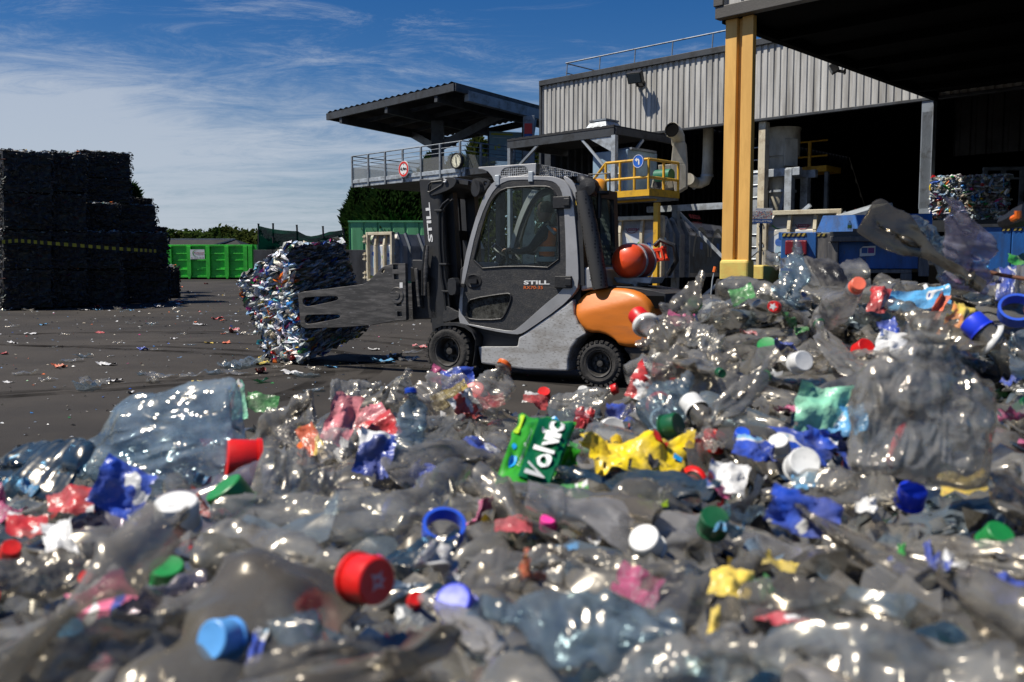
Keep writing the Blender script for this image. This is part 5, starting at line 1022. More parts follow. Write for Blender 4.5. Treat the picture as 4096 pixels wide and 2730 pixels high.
cg = TB([(1880,440),(1990,460),(2150,560),(2160,985),(1905,995)]); mb = MB(); mb.poly(cg, [], -YN+.1, YN-.12); mb.build("clamp_carriage", M['black'], truck, bevel=.01)
q = TB([(1955,455),(1990,450),(2005,700),(2022,862),(1995,866),(1972,640)]); mb = MB(); mb.poly(q, [], YN-.12, YN-.04); mb.build("carriage_bar", M['clamp'], truck, bevel=.012)
q = TB([(1925,365),(2010,365),(2060,375),(2070,470),(1990,480),(1930,450)]); mb = MB(); mb.poly(q, [], YN-.2, YN-.06); mb.build("carriage_bracket", M['truck_black'], truck, bevel=.012)
for k in (0, 26):
    q = TB([(2070+k,215),(2062+k,300),(2050+k,480),(2042+k,640),(2040+k,740)]); mb = MB(); mb.tube([(x, YN-.05, z) for x, z in q], [.02,.024,.03,.018,.016], 8); mb.build("hydraulic_coupling", M['clamp'] if k else M['hose'], truck, smooth=True)
# seat, wheel and dashboard in the cab
sx, sz = TF.hit(z3(960, 690), 0); fxx, fz = TF.hit(z3(700, 900), 0)
zs = TF.hit(z3(850, 800), 0)[1]; xs_ = TF.hit(z3(900, 800), 0)[0]
mb = MB(); mb.box(xs_-.25, xs_+.27, -.24, .24, zs-.12, zs); seat = mb.build("driver_seat", M['black'], truck, bevel=.05, seg=3)
mb = MB(); mb.poly([(xs_-.2, zs-.05), (xs_-.34, zs-.05), (xs_-.42, zs+.62), (xs_-.36, zs+.68), (xs_-.29, zs+.62)], [], -.23, .23); mb.build("seat_back", M['black'], seat, bevel=.03)
wx, wz = xs_+.52, zs+.30
mb = MB(); ax = Vector((-.55, 0, .84)).normalized(); e1 = Vector((0,1,0)); e2_ = ax.cross(e1); cc = Vector((wx, 0, wz)); rg = [cc+(e1*math.cos(2*math.pi*i/24)+e2_*math.sin(2*math.pi*i/24))*.19 for i in range(25)]; mb.tube(rg, .016, 8, cap=False); mb.bar(cc-e1*.18, cc+e1*.18, .03); mb.bar(cc, cc-e2_*.18, .03); mb.tube([cc, cc-ax*.45], .035, 8); mb.build("steering_wheel", M['black'], truck, smooth=True)
mb = MB(); mb.poly([(wx+.08, zs-.4), (wx+.08, zs+.02), (wx+.3, zs+.2), (wx+.42, zs+.1), (wx+.42, zs-.4)], [], -.45, .45); mb.build("dashboard", M['black'], truck, bevel=.03)
mb = MB(); mb.box(xs_-.1, xs_+.35, .28, .42, zs+.08, zs+.16); mb.tube([(xs_+.3, .35, zs+.14), (xs_+.33, .35, zs+.34)], .02, 8); mb.build("arm_console", M['black'], seat, bevel=.02)
# ------------------------------------------------------------------ driver
def skin_body(name, joints, bones, mat, parent=None, sub=2):
    me = bpy.data.meshes.new(name); me.from_pydata([j[0] for j in joints], bones, []); o = bpy.data.objects.new(name, me); col.objects.link(o)
    me.materials.append(mat)
    sk = o.modifiers.new("skin", 'SKIN'); sk.use_smooth_shade = True
    if not me.skin_vertices: me.skin_vertices.new(name="")
    for i, j in enumerate(joints): me.skin_vertices[0].data[i].radius = j[1] if isinstance(j[1], tuple) else (j[1], j[1])
    me.skin_vertices[0].data[0].use_root = True
    if sub: ss = o.modifiers.new("sub", 'SUBSURF'); ss.levels = sub; ss.render_levels = sub
    if parent is not None: o.parent = parent
    return o
hx, hz = xs_-.12, zs+.06
drv = thing("person", "driver in an orange hi-vis vest sitting at the wheel of the forklift", "person", TF.w(hx, .13, hz), TF.rot)
J = [((0,0,.06),(.15,.12)), ((-.03,0,.22),(.14,.11)), ((-.04,0,.38),(.16,.11)), ((-.03,0,.50),(.12,.09)), ((0,0,.57),.06), ((.02,0,.63),.055),
     ((-.02,.17,.47),.07), ((.10,.24,.28),.052), ((.30,.17,.25),.042), ((.42,.14,.28),.032),
     ((-.02,-.17,.47),.07), ((.10,-.24,.28),.052), ((.30,-.17,.25),.042), ((.42,-.14,.28),.032),
     ((.06,.1,.02),.10), ((.42,.13,.02),.08), ((.45,.13,-.36),.06), ((.05,-.1,.02),.10), ((.42,-.13,.02),.08), ((.45,-.13,-.36),.06)]
body = skin_body("body", J, [(0,1),(1,2),(2,3),(3,4),(4,5),(3,6),(6,7),(7,8),(8,9),(3,10),(10,11),(11,12),(12,13),(0,14),(14,15),(15,16),(0,17),(17,18),(18,19)], M['cloth_dark'], drv)
VJ = [((-.03,0,.12),(.18,.145)), ((-.035,0,.26),(.17,.135)), ((-.045,0,.40),(.19,.135)), ((-.035,0,.49),(.165,.11)), ((-.02,0,.54),(.10,.08))]
vest = skin_body("hivis_vest", VJ, [(0,1),(1,2),(2,3),(3,4)], M['hivis'], drv)
mb = MB()
for z, rx in ((.16, .158), (.28, .152)): mb.lathe([(z-.03, rx), (z-.028, rx+.012), (z+.028, rx+.012), (z+.03, rx)], (-.035, 0, 0), n=28, sx=1.12)
mb.build("reflective_band", M['reflective'], vest, smooth=True)
for sgn in (1, -1):
    mb = MB(); mb.tube([(.09, sgn*.08, .14), (.085, sgn*.09, .34), (.03, sgn*.11, .50), (-.06, sgn*.11, .545), (-.15, sgn*.1, .46)], .022, 8); mb.build("reflective_brace", M['reflective'], vest, smooth=True)
# head with a face
mb = MB(); n = 20; rows = [(-.125,.045,.01),(-.11,.062,.015),(-.085,.074,.012),(-.05,.083,.006),(0,.088,0),(.045,.088,-.003),(.085,.075,-.008),(.11,.05,-.012),(.122,.0,-.012)]
mb.lathe([(h, r) for h, r, o in rows], (.04, 0, .735), (0,0,1), n, 0, 1.14)
mb.lathe([(0, .012), (.02, .016), (.028, 0)], (.128, 0, .722), (1,0,-.35), 8); mb.lathe([(0,.03), (.012,.02), (.016,0)], (.04,.088,.735), (0,1,0), 10); mb.lathe([(0,.03), (.012,.02), (.016,0)], (.04,-.088,.735), (0,-1,0), 10)
mb.box(.128, .137, -.025, .025, .677, .684)
hd_ = mb.build("head", M['skin'], drv, smooth=True)
mb = MB()
for s in (1,-1): mb.lathe([(0,.012),(.006,.009),(.008,0)], (.128, s*.033, .748), (1,0,0), 8)
mb.build("eye", M['white'], hd_)
mb = MB(); mb.lathe([(-.02,.094),(.02,.096),(.07,.088),(.105,.06),(.128,.0)], (.02, 0, .742), (-.12,0,1), 20, 0, 1.14); mb.build("hair", M['hair'], hd_, smooth=True)
for s in (1, -1):
    hand = skin_body("hand", [((.42,s*.14,.28),.028), ((.47,s*.135,.29),(.034,.018)), ((.51,s*.13,.285),(.03,.014))]+[((.53,s*(.108+.018*k),.275),.009) for k in range(4)]+[((.545,s*(.108+.018*k),.25),.008) for k in range(4)]+[((.47,s*.10,.28),.011), ((.50,s*.085,.27),.009)], [(0,1),(1,2)]+[(2,3+k) for k in range(4)]+[(3+k,7+k) for k in range(4)]+[(1,11),(11,12)], M['skin'], drv, 1)
# ------------------------------------------------------------------ bales
RG = random.Random(7)
def hexlin(c): return tuple(((x/255)/12.92 if x/255 <= .04045 else ((x/255+.055)/1.055)**2.4) for x in c)
PALE = [hexlin(c) for c in ((205,208,212),(180,184,186),(160,170,180),(225,226,224),(140,142,140),(190,182,160),(120,122,118),(170,160,140),(150,175,200),(110,140,175),(95,92,85))]
VIVID = [hexlin(c) for c in ((200,30,35),(25,90,190),(60,140,215),(30,130,60),(225,190,30),(225,110,30),(200,60,130),(245,245,245),(20,50,130),(90,190,200))]
def rcol(rg, viv=.27, k=1.0):
    c = rg.choice(VIVID) if rg.random() < viv else rg.choice(PALE)
    f = k*rg.uniform(.65, 1.1); return tuple(min(.9, x*f) for x in c)
def bale_geo(co, n=900, size=.09, seed=1, viv=.25, lay=(0,0,1), k=1.0, core=.04, rough=.06, dark=None, sun_topk=1.0):
    """co: 8 corners (x fast, y, z). pressed core plus crushed bottle pieces sticking out of every side"""
    rg = random.Random(seed); co = [Vector(c) for c in co]; mb = MB(); mb.c = []
    def tri(u, v, w):
        a = lerp(lerp(co[0], co[1], u), lerp(co[2], co[3], u), v); b = lerp(lerp(co[4], co[5], u), lerp(co[6], co[7], u), v); return lerp(a, b, w)
    cen = tri(.5,.5,.5)
    faces = [(lambda a, b: (0, a, b)), (lambda a, b: (1, a, b)), (lambda a, b: (a, 0, b)), (lambda a, b: (a, 1, b)), (lambda a, b: (a, b, 1)), (lambda a, b: (a, b, 0))]
    G = 16; per = [0, 1, 2, 3, 4, 5]
    for fi, fn in enumerate(faces):
        vs = []; fs = []
        for i in range(G+1):
            for j in range(G+1):
                p = tri(*fn(i/G, j/G)); nrm = (p-cen).normalized()
                vs.append(p-nrm*core+nrm*rough*(noise.noise(p*3.3+Vector((seed*7.1,0,0)))+.6*noise.noise(p*9+Vector((0,seed*3.3,0)))))
        for i in range(G):
            for j in range(G): fs.append((i*(G+1)+j, (i+1)*(G+1)+j, (i+1)*(G+1)+j+1, i*(G+1)+j+1))
        mb.add(vs, fs); mb.c += [tuple(x*rg.uniform(.25,.6)*k for x in rg.choice(PALE)) for _ in vs]
    areas = []
    for fn in faces:
        a, b, c, d_ = tri(*fn(0,0)), tri(*fn(1,0)), tri(*fn(1,1)), tri(*fn(0,1)); areas.append((b-a).cross(d_-a).length)
    for _ in range(n):
        fi = rg.choices(per, areas)[0]; fn = faces[fi]; a, b = rg.random(), rg.random(); p = tri(*fn(a, b)); e = .01
        q1 = tri(*fn(min(1, a+e), b))-tri(*fn(max(0, a-e), b)); q2 = tri(*fn(a, min(1, b+e)))-tri(*fn(a, max(0, b-e)))
        nr = q1.cross(q2).normalized()
        if nr.dot(p-cen) < 0: nr = -nr
        t1 = q1.normalized(); t2 = nr.cross(t1); th = rg.uniform(0, 6.28) if rg.random() < .45 else rg.gauss(0, .35)
        if fi >= 4: th = rg.uniform(0, 6.28)
        u = t1*math.cos(th)+t2*math.sin(th); v = nr.cross(u); tl = rg.gauss(0, .5); v = (v*math.cos(tl)+nr*math.sin(tl)).normalized(); nn_ = u.cross(v)
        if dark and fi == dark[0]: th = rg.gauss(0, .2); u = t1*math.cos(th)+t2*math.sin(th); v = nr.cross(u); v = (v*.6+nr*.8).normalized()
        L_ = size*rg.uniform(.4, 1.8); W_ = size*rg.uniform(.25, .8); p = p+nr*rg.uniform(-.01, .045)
        c = rcol(rg, viv*(.4 if dark and fi == dark[0] else 1), k*(dark[1] if dark and fi == dark[0] else sun_topk if fi == 4 else 1)); vs = []  # dark face and bright top: shade and sun multiplied into the flake colour
        cx = rg.uniform(-1, 1)
        for i in range(4):
            for j in range(3):
                a_, b_ = i/3-.5, j/2-.5; h = size*(.32*math.cos(a_*3.1)*(1-2*abs(b_))+.22*rg.uniform(-1,1)); taper = 1-abs(a_)*.6*(1+cx*a_)
                vs.append(p+u*(a_*L_)+v*(b_*W_*taper)+nr*h*.8)
        mb.add(vs, [(i*3+j, (i+1)*3+j, (i+1)*3+j+1, i*3+j+1) for i in range(3) for j in range(2)])
        mb.c += [tuple(min(.9, x*rg.uniform(.85,1.12)) for x in c) for _ in vs]
    return mb
def straps(co, m, parent, ts=(.2,.4,.6,.8), axis='x', off=.03):
    co = [Vector(c) for c in co]; cen = sum(co, Vector())/8
    def tri(u, v, w):
        a = lerp(lerp(co[0], co[1], u), lerp(co[2], co[3], u), v); b = lerp(lerp(co[4], co[5], u), lerp(co[6], co[7], u), v); return lerp(a, b, w)
    for t in ts:
        if axis == 'x': loop = [(t,0,0),(t,1,0),(t,1,1),(t,0,1),(t,0,0)]
        elif axis == 'z': loop = [(0,0,t),(1,0,t),(1,1,t),(0,1,t),(0,0,t)]
        else: loop = [(0,t,0),(1,t,0),(1,t,1),(0,t,1),(0,t,0)]
        pts = []
        for i in range(4):
            for k in range(6):
                q = [loop[i][j]+(loop[i+1][j]-loop[i][j])*k/6 for j in range(3)]; p = tri(*q); pts.append(p+(p-cen).normalized()*off)
        pts.append(pts[0]); mb = MB(); mb.tube(pts, .006, 5, cap=False); mb.build("wire", m, parent)
# bale in the clamp: rolled and turned, one end facing the sun
def zp(x, y, d): return P(*zB(x, y), d)
Aq, Bq, Cq, Dq = zp(165, 590, 13.1), zp(660, 232, 12.62), zp(480, 1400, 13.0), zp(860, 1385, 12.55)
Eq, Fq = zp(1195, 195, 13.6), zp(1480, 1075, 13.3)
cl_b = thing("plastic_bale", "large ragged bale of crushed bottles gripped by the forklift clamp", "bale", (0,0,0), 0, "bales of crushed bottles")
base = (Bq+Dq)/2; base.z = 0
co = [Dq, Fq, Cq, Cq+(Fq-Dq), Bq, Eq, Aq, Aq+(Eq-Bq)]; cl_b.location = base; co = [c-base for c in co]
mb = bale_geo(co, 3000, .155, 3, .24, k=1.3, rough=.08, dark=(2, .4)); mb.build("pressed_bottles", M['flake'], cl_b, recalc=False)  # face turned from the sun: its shade put into darker flakes
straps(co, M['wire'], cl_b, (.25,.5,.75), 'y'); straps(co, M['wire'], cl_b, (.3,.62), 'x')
def boxco(w, d, h): return [Vector((x*w-w/2, y*d-d/2, z*h)) for z in (0,1) for y in (0,1) for x in (0,1)]
# bright bale in the hall
hbx = HB.hit(z6(1850, 1400), -.75)[0]; wv = abs(HB.hit(z6(1600, 1400), -.2)[0]-HB.hit(z6(2120, 1400), -.2)[0]); hv = HB.hit(z6(1850, 1238), -.2)[1]-HOPZ
hb_ = thing("plastic_bale", "single bright bale of clear bottles on the hopper under the canopy", "bale", HB.w(hbx, -.75, HOPZ), HB.rot, "bales of crushed bottles")
co = boxco(wv, 1.1, hv); bale_geo(co, 1900, .13, 11, .24, k=1.0, rough=.1).build("pressed_bottles", M['flake'], hb_, recalc=False); straps(co, M['wire'], hb_, (.3,.52,.74), 'z', .05)
# dark stack: (px left, px right, top, bottom in the zoomed view, depth, turn, extra)
protos = []
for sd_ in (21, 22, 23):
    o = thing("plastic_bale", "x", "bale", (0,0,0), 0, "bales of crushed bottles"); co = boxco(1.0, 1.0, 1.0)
    mb = bale_geo(co, 750, .085, sd_, .10, k=.07, sun_topk=8, core=.03, rough=.05); mb.build("pressed_bottles", M['flake_dull'], o, recalc=False); straps(co, M['wire'], o, (.3, .7), 'x', .02)  # near-black sides, bright tops: shade and sunlit rim put into flake colours
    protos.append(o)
used_p = set()
ROWS = ("top row", "second row from the top", "third row from the top", "ground row")
stack = []
for r, (yt, yb) in enumerate(((205,528),(534,826),(834,1126),(1134,1440))): stack.append((-60, 268, yt, yb, 29.0, 40, f"dark bale against the picture edge in the {ROWS[r]} of the stack"))
for r, (yt, yb) in enumerate(((208,528),(534,826),(834,1128),(1136,1436))): stack.append((272, 552, yt+5, yb, 30.0, 40, f"dark bale second from the stack's outer end in the {ROWS[r]}"))
stack += [(556, 938, 208, 412, 32.5, 33, "bluish bale topmost at the stack's sky corner, loose bottles on top"), (560, 935, 418, 606, 32.5, 33, "bale just under the bluish corner bale of the stack"),
          (560, 860, 612, 832, 31.5, 30, "bale in the middle of the dark stack above the warning tape"), (735, 1130, 622, 836, 33.0, 36, "bale below the step of the stack with crumpled scraps on top"),
          (540, 850, 838, 1130, 31.0, 34, "bale behind the middle of the black yellow tape"), (835, 1222, 846, 1128, 33.0, 36, "bale at the end of the black yellow tape"),
          (540, 880, 1136, 1434, 31.2, 34, "ground bale below the middle of the tape"), (870, 1235, 1134, 1420, 33.2, 36, "ground bale below the tape's end"), (1190, 1328, 1112, 1392, 36.5, 36, "lowest bale at the foot of the stack nearest the green skip"),
          (935, 1116, 572, 640, 37.5, 36, "bale peeping out behind the step of the stack"), (1100, 1226, 800, 850, 38.0, 36, "bale behind the tape's end with weeds above it")]
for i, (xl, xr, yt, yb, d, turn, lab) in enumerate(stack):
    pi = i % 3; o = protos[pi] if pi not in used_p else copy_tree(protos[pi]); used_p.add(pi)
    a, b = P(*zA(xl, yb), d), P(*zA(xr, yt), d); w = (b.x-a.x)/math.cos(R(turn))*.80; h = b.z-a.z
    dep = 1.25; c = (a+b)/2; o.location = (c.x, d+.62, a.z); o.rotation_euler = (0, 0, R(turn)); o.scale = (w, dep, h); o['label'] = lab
t = thing("plastic_bale", "x", "bale"); bpy.data.objects.remove(t)
# warning tape across the stack
t = thing("warning_tape", "black and yellow barrier tape sagging across the dark bale stack", "tape", (0,0,0))
pts = [(-60, 925), (140, 908), (340, 925), (600, 945), (850, 966), (1080, 982), (1225, 990)]
dd = [27.6, 28.2, 28.9, 29.8, 30.6, 31.6, 32.4]
path = []
for i in range(len(pts)-1):
    for k in range(8): f = k/8; path.append(P(*zA(pts[i][0]+(pts[i+1][0]-pts[i][0])*f, pts[i][1]+(pts[i+1][1]-pts[i][1])*f), dd[i]+(dd[i+1]-dd[i])*f))
path.append(P(*zA(*pts[-1]), dd[-1])); mb = MB()
for i in range(len(path)-1):
    a, b = path[i], path[i+1]; up = Vector((0,.0,.055)); mb.add([a-up, b-up, b+up, a+up], [(0,1,2,3)], i % 2)
mb.build("tape_band", [M['tape_black'], M['tape_yellow']], t, recalc=False)
# ------------------------------------------------------------------ green skip and what stands behind it
GK = Frame(P(*zA(1600, 1200), 62.0), (-1, .03)); GK.O.z = P(*zA(1600, 1235), 62.0).z; GK.O.z = ground_z(62)
def gk(x, y, yy=0): a, b = GK.hit(zA(x, y), yy); return a, b
t = fthing(GK, "roll_off_skip", "bright green ribbed roll-off skip with a white company sign", "skip")
(xl_, zt_), (xr_, zb_) = gk(1170, 940), gk(1978, 1195)
mb = MB(); mb.box(xr_, xl_, -2.4, -.05, zb_, zt_); mb.build("body", M['skip_green'], t)
mb = MB(); mb.box(xr_-.08, xl_, -.12, .06, zt_-.12, zt_); mb.box(xr_, xl_, -.06, .02, zb_-.02, zb_+.1)
for yy in (1010, 1062, 1135): z = gk(1600, yy)[1]; mb.box(xr_, xl_, -.05, .015, z-.035, z+.035)
mb.build("rail", M['skip_green'], t, bevel=.01)
for xx in (1190, 1332, 1484, 1632, 1780, 1926, 1965):
    x = gk(xx, 1000)[0]; mb = MB(); mb.poly([(x-.14, zt_-.1), (x+.14, zt_-.1), (x+.14, zb_+.15), (x+.06, zb_-.1), (x-.06, zb_-.1), (x-.14, zb_+.15)], [], -.05, .11); mb.build("rib", M['skip_green'], t, bevel=.01)
mb = MB(); mb.box(xr_-.3, xr_-.02, -2.4, -.1, zb_-.1, zt_); mb.build("end_door", M['skip_green'], t)
mb = MB(); mb.box(xr_+.4, xl_, -2.0, -.3, 0, zb_+.02); mb.build("underframe", M['shade_black'], t)
(xs0, zs0), (xs1, zs1) = gk(1496, 978), gk(1610, 1054)
mb = MB(); F = Face(mb, xs0, zs1, .13); w, h = xs0-xs1, zs0-zs1; F.rect(0, 0, w, h, 0, .0); F.crescent(w*.44, h*.62, h*.34, 1, a0=60, a1=300, l=.01); F.text("BOURGOGNE", w*.27, h*.6, w*.7, h*.12, 2, .012, 0, .02); F.text("recyclage", w*.42, h*.42, w*.54, h*.17, 2, .012, .3); F.text("03.80.26.58.58", w*.05, h*.05, w*.9, h*.15, 3, .012)
mb.build("company_sign", [M['white'], M['ink_green'], M['ink_red'], M['ink_black']], t, recalc=False)
sh = Frame(P(*zA(1600, 930), 80.0), (-1, .02)); sh.O.z = ground_z(80)
t = fthing(sh, "low_shed", "low black roofed shed just behind the green skip", "shed")
(xa_, za_), (xb_, _) = sh.hit(zA(1150, 898)), sh.hit(zA(1945, 932)); xc_ = sh.hit(zA(1830, 898))[0]
mb = MB(); mb.add([(xa_, 0, za_-1.0), (xb_, 0, za_-1.0), (xc_, -.5, za_), (xa_, -.5, za_), (xb_-.0, -8, za_-1.0), (xa_, -8, za_-1.0)], [(0,1,2,3), (1,4,2), (2,4,5,3)]); mb.build("roof", M['roofing'], t, recalc=False)
mb = MB(); mb.box(xb_+.3, xa_, -7.8, -.2, 0, za_-1.02); mb.build("shed_body", M['steel_dark'], t)
mb = MB(); mb.box(xc_, xa_, -.56, -.48, za_-.02, za_+.08); mb.bar((xc_, -.5, za_+.03), (xc_+3, .1, za_-.85), .1); mb.build("ridge_trim", M['steel'], t)
# boundary wall, net and posts
wl = Frame(P(*zB(800, 430), 47.0), (-1, 0)); wl.O.z = ground_z(47)
(xa_, za_), (xb_, _) = wl.hit(zB(296, 262)), wl.hit(zB(1900, 262))
t = fthing(wl, "concrete_wall", "dark concrete slab wall behind the clamped bale", "wall")
mb = MB(); n = 8
for i in range(n): x0 = xb_+(xa_-xb_)*i/n; mb.box(x0+.012, x0+(xa_-xb_)/n-.012, -.2, 0, 0, za_)
mb.build("panel", M['concrete'], t, bevel=.01)
mb = MB(); mb.box(xb_, xa_, -.17, -.04, 0, za_-.03); mb.build("joint_core", M['concrete'], t)
t = fthing(wl, "shade_net", "dark green net sagging between thin posts above the concrete wall", "net")
top = [(350,10),(420,28),(500,45),(600,57),(710,65),(760,66),(800,88),(850,112),(900,120),(960,112),(1030,92),(1090,72),(1160,68),(1235,54)]
vs = []
for x, y in top: a = wl.hit(zB(x, y), -.3); b = wl.hit(zB(x-(x-350)*.03, 262-(x-350)*.03), -.3); N = 5; vs += [(lerp(a[0], b[0], k/N), -.3+.25*noise.noise(Vector((x*.01, k*.6, 0))), lerp(a[1], b[1], k/N)) for k in range(N+1)]
mb = MB(); mb.add(vs, [(i*6+k, (i+1)*6+k, (i+1)*6+k+1, i*6+k+1) for i in range(len(top)-1) for k in range(5)]); mb.build("net_cloth", M['shade_net'], t, smooth=True)
for i, (xt, yt, xb2) in enumerate(((350,-4,350),(502,-8,500),(750,8,778),(1023,22,1042),(1236,40,1290))):
    p = thing("net_post", ("thin dark post at the open end of the green net", "thin post taller than the net's high corner", "leaning thin post over the net's first sag", "thin post over the net's second dip", "slanting thin post where the net meets the green shed")[i], "post", (0,0,0), 0, "posts of the green net")
    a, b = wl.hit(zB(xt, yt), -.35), wl.hit(zB(xb2, 270), -.35); mb = MB(); mb.tube([wl.w(a[0], -.35, a[1]), wl.w(b[0], -.35, 0)], .05, 7); mb.build("tube", M['black'], p); mb = MB(); q = wl.w(a[0], -.35, a[1]); mb.tube([q, q+Vector((0,0,.04))], .06, 7); mb.build("end_plug", M['black'], p)
gs_ = Frame(P(*zB(1600, 200), 54.0), (-1, 0)); gs_.O.z = ground_z(54)
t = fthing(gs_, "green_shed", "mint green ribbed metal shed under the raised walkway", "shed")
(xa_, za_), (xb_, _) = gs_.hit(zB(1296, -30)), gs_.hit(zB(2600, 0))
mb = MB(); corrugated(mb, xb_, xa_, 0, 0, za_, .85, .06, .14); mb.build("cladding", M['shed_green'], t); mb = MB(); mb.box(xb_, xa_+.03, -6, -.1, 0, za_-.05); mb.build("core", M['shed_green'], t); mb = MB(); mb.box(xb_, xa_+.06, -.1, .04, za_-.02, za_+.08); mb.build("eave_trim", M['shed_green'], t)
# ------------------------------------------------------------------ trees
def crown_geo(clumps, leaf=.22, per=260, seed=1, flat=.8):
    rg = random.Random(seed); mb = MB()
    for (c, r) in clumps:
        c = Vector(c)
        for _ in range(int(per)):
            d = Vector((rg.gauss(0,1), rg.gauss(0,1), rg.gauss(0,1))).normalized(); rr = r*(rg.random()**.4)*rg.uniform(.8,1.15); p = c+Vector((d.x*rr, d.y*rr, d.z*rr*flat))
            u = Vector((rg.gauss(0,1), rg.gauss(0,1), rg.gauss(0,.6))).normalized(); v = u.cross(Vector((rg.gauss(0,1), rg.gauss(0,1), rg.gauss(0,1)))).normalized(); s = leaf*rg.uniform(.5, 1.3)
            mb.add([p-u*s*.9, p-v*s*.5, p+u*s*.9, p+v*s*.5], [(0,1,2,3)])
    return mb
def tree(name, label, base, h, spread, mat, seed, group, trunk=.14, clumps=16, leaf=.25, per=220, low=.25):
    rg = random.Random(seed); t = thing(name, label, "tree", base, 0, group)
    cl = []
    for i in range(clumps):
        f = rg.random(); a = rg.uniform(0, 6.28); rad = spread*math.sin(math.pi*min(.95, .22+f*.72))*rg.uniform(.25, 1); cl.append(((math.cos(a)*rad, math.sin(a)*rad, h*(low+(.93-low)*f)), spread*rg.uniform(.28, .5)))
    crown_geo(cl, leaf, per, seed, .75).build("crown", mat, t, recalc=False)
    mb = MB(); mb.tube([(0,0,0), (.05*h*.1, 0, h*.4), (0, .04*h, h*.75)], [trunk, trunk*.7, trunk*.25], 8)
    for c, r in cl[::3]: mb.tube([(0, 0, c[2]*.6), (c[0]*.5, c[1]*.5, c[2]*.85), c], [trunk*.4, trunk*.25, trunk*.1], 6)
    mb.build("trunk", M['bark'], t, smooth=True)
    return t
def conifer(name, label, base, h, spread, mat, seed, group, leaf=.3, n=4200):
    rg = random.Random(seed); t = thing(name, label, "tree", base, 0, group); mb = MB()
    lob = [(rg.uniform(0, 6.28), rg.uniform(.75, 1.25)) for _ in range(9)]
    for _ in range(n):
        f = rg.random()**.75; a = rg.uniform(0, 6.28); k = 1+.35*math.sin(a*3+f*14)+.2*math.sin(a*7+f*31); r = spread*(1-f)**.6*k*(rg.random()**.35); p = Vector((math.cos(a)*r, math.sin(a)*r, h*(.04+.96*f)))
        u = Vector((math.cos(a)*.7, math.sin(a)*.7, rg.uniform(.2, 1.1))).normalized(); v = u.cross(Vector((rg.gauss(0,1), rg.gauss(0,1), rg.gauss(0,1)))).normalized(); s = leaf*rg.uniform(.5, 1.4)
        mb.add([p-u*s*.5, p-v*s*.28, p+u*s, p+v*s*.28], [(0,1,2,3)])
    mb.build("crown", mat, t, recalc=False); mb = MB(); mb.tube([(0,0,0), (0,0,h*.9)], [spread*.12, .03], 8); mb.build("trunk", M['bark'], t, smooth=True); return t
for i, (px, py, d, s, lab) in enumerate(((1000,515,57,1.3,"dark conifer close to the green shed's end"),(1075,500,57,1.8,"dark conifer under the walkway's low corner"),(1150,498,56,2.3,"dark conifer beneath the height limit sign"),(1235,490,56,2.5,"dark conifer beneath the wall clock"),
        (1330,500,58,2.4,"dark conifer behind the forklift mast"),(1440,470,58,2.5,"dark conifer tip showing beside the shelter column"),(1600,440,52,2.3,"tall conifer in front of the information board"),(1700,440,52,2.3,"conifer showing behind the information board's far post"),(1530,470,55,2.2,"conifer tip between the clock and the information board"))):
    top = P(px*1.0*2048/1176.5, py*4096/2353*0+0, d) if False else P(*( (px*1.0)*4096/2353*1.0, 0), d)
    pxs = [818, 842, 876, 915, 955, 992, 1098, 1222, 1045][i]; pys = [432, 436, 430, 434, 430, 356, 318, 326, 362][i]
    tp = P(*D(pxs, pys), d); gz_ = ground_z(d); conifer("conifer", lab, (tp.x, d, gz_), tp.z-gz_, s, M['leaf_dark'] if i < 6 else M['leaf_yellow'], 50+i, "conifers behind the walkway")
tp = P(*zA(985, 490), 41.0); conifer("conifer", "conifer whose tips rise above the dark bale stack", (tp.x+.2, 41.0, ground_z(41)), tp.z-ground_z(41), .85, M['leaf_dark'], 71, "conifers behind the bales", .35, 2200)
tp = P(*zA(1196, 730), 41.5); conifer("conifer", "small conifer leaning out beside the bale stack", (tp.x-.3, 41.5, ground_z(41)), tp.z-ground_z(41), .6, M['leaf_dark'], 72, "conifers behind the bales", .35, 1800)
for i, (zx, zy, d, s, lab) in enumerate(((1235,808,112,2.6,"far tree half hidden by the bale stack"),(1308,830,112,3.0,"rounded far tree beside the bale stack"),(1500,828,116,3.6,"broad far tree above the middle of the skip"),(1580,860,120,2.6,"low far tree next to the broad one"),(1690,836,112,3.2,"far tree above the skip's sign end"),(1790,826,114,3.2,"far tree with bare twigs at its top"),(1880,850,116,3.0,"far tree above the skip's end door"),(1970,858,112,3.2,"far tree beside the green net"))):
    tp = P(*zA(zx, zy), d); gz_ = ground_z(d); tree("far_tree", lab, (tp.x, d, gz_), tp.z-gz_, s, (M['leaf'], M['leaf_yellow'])[i % 2], 80+i, "trees beyond the yard", .2, 16, .34, 190, .2)
tp = P(*zB(1240, 110), 60); tree("shrub_tree", "bushy tree seen through the gap by the green net", (tp.x, 60, ground_z(60)), tp.z-ground_z(60), 1.6, M['leaf_yellow'], 95, None, .1, 10, .25, 200)
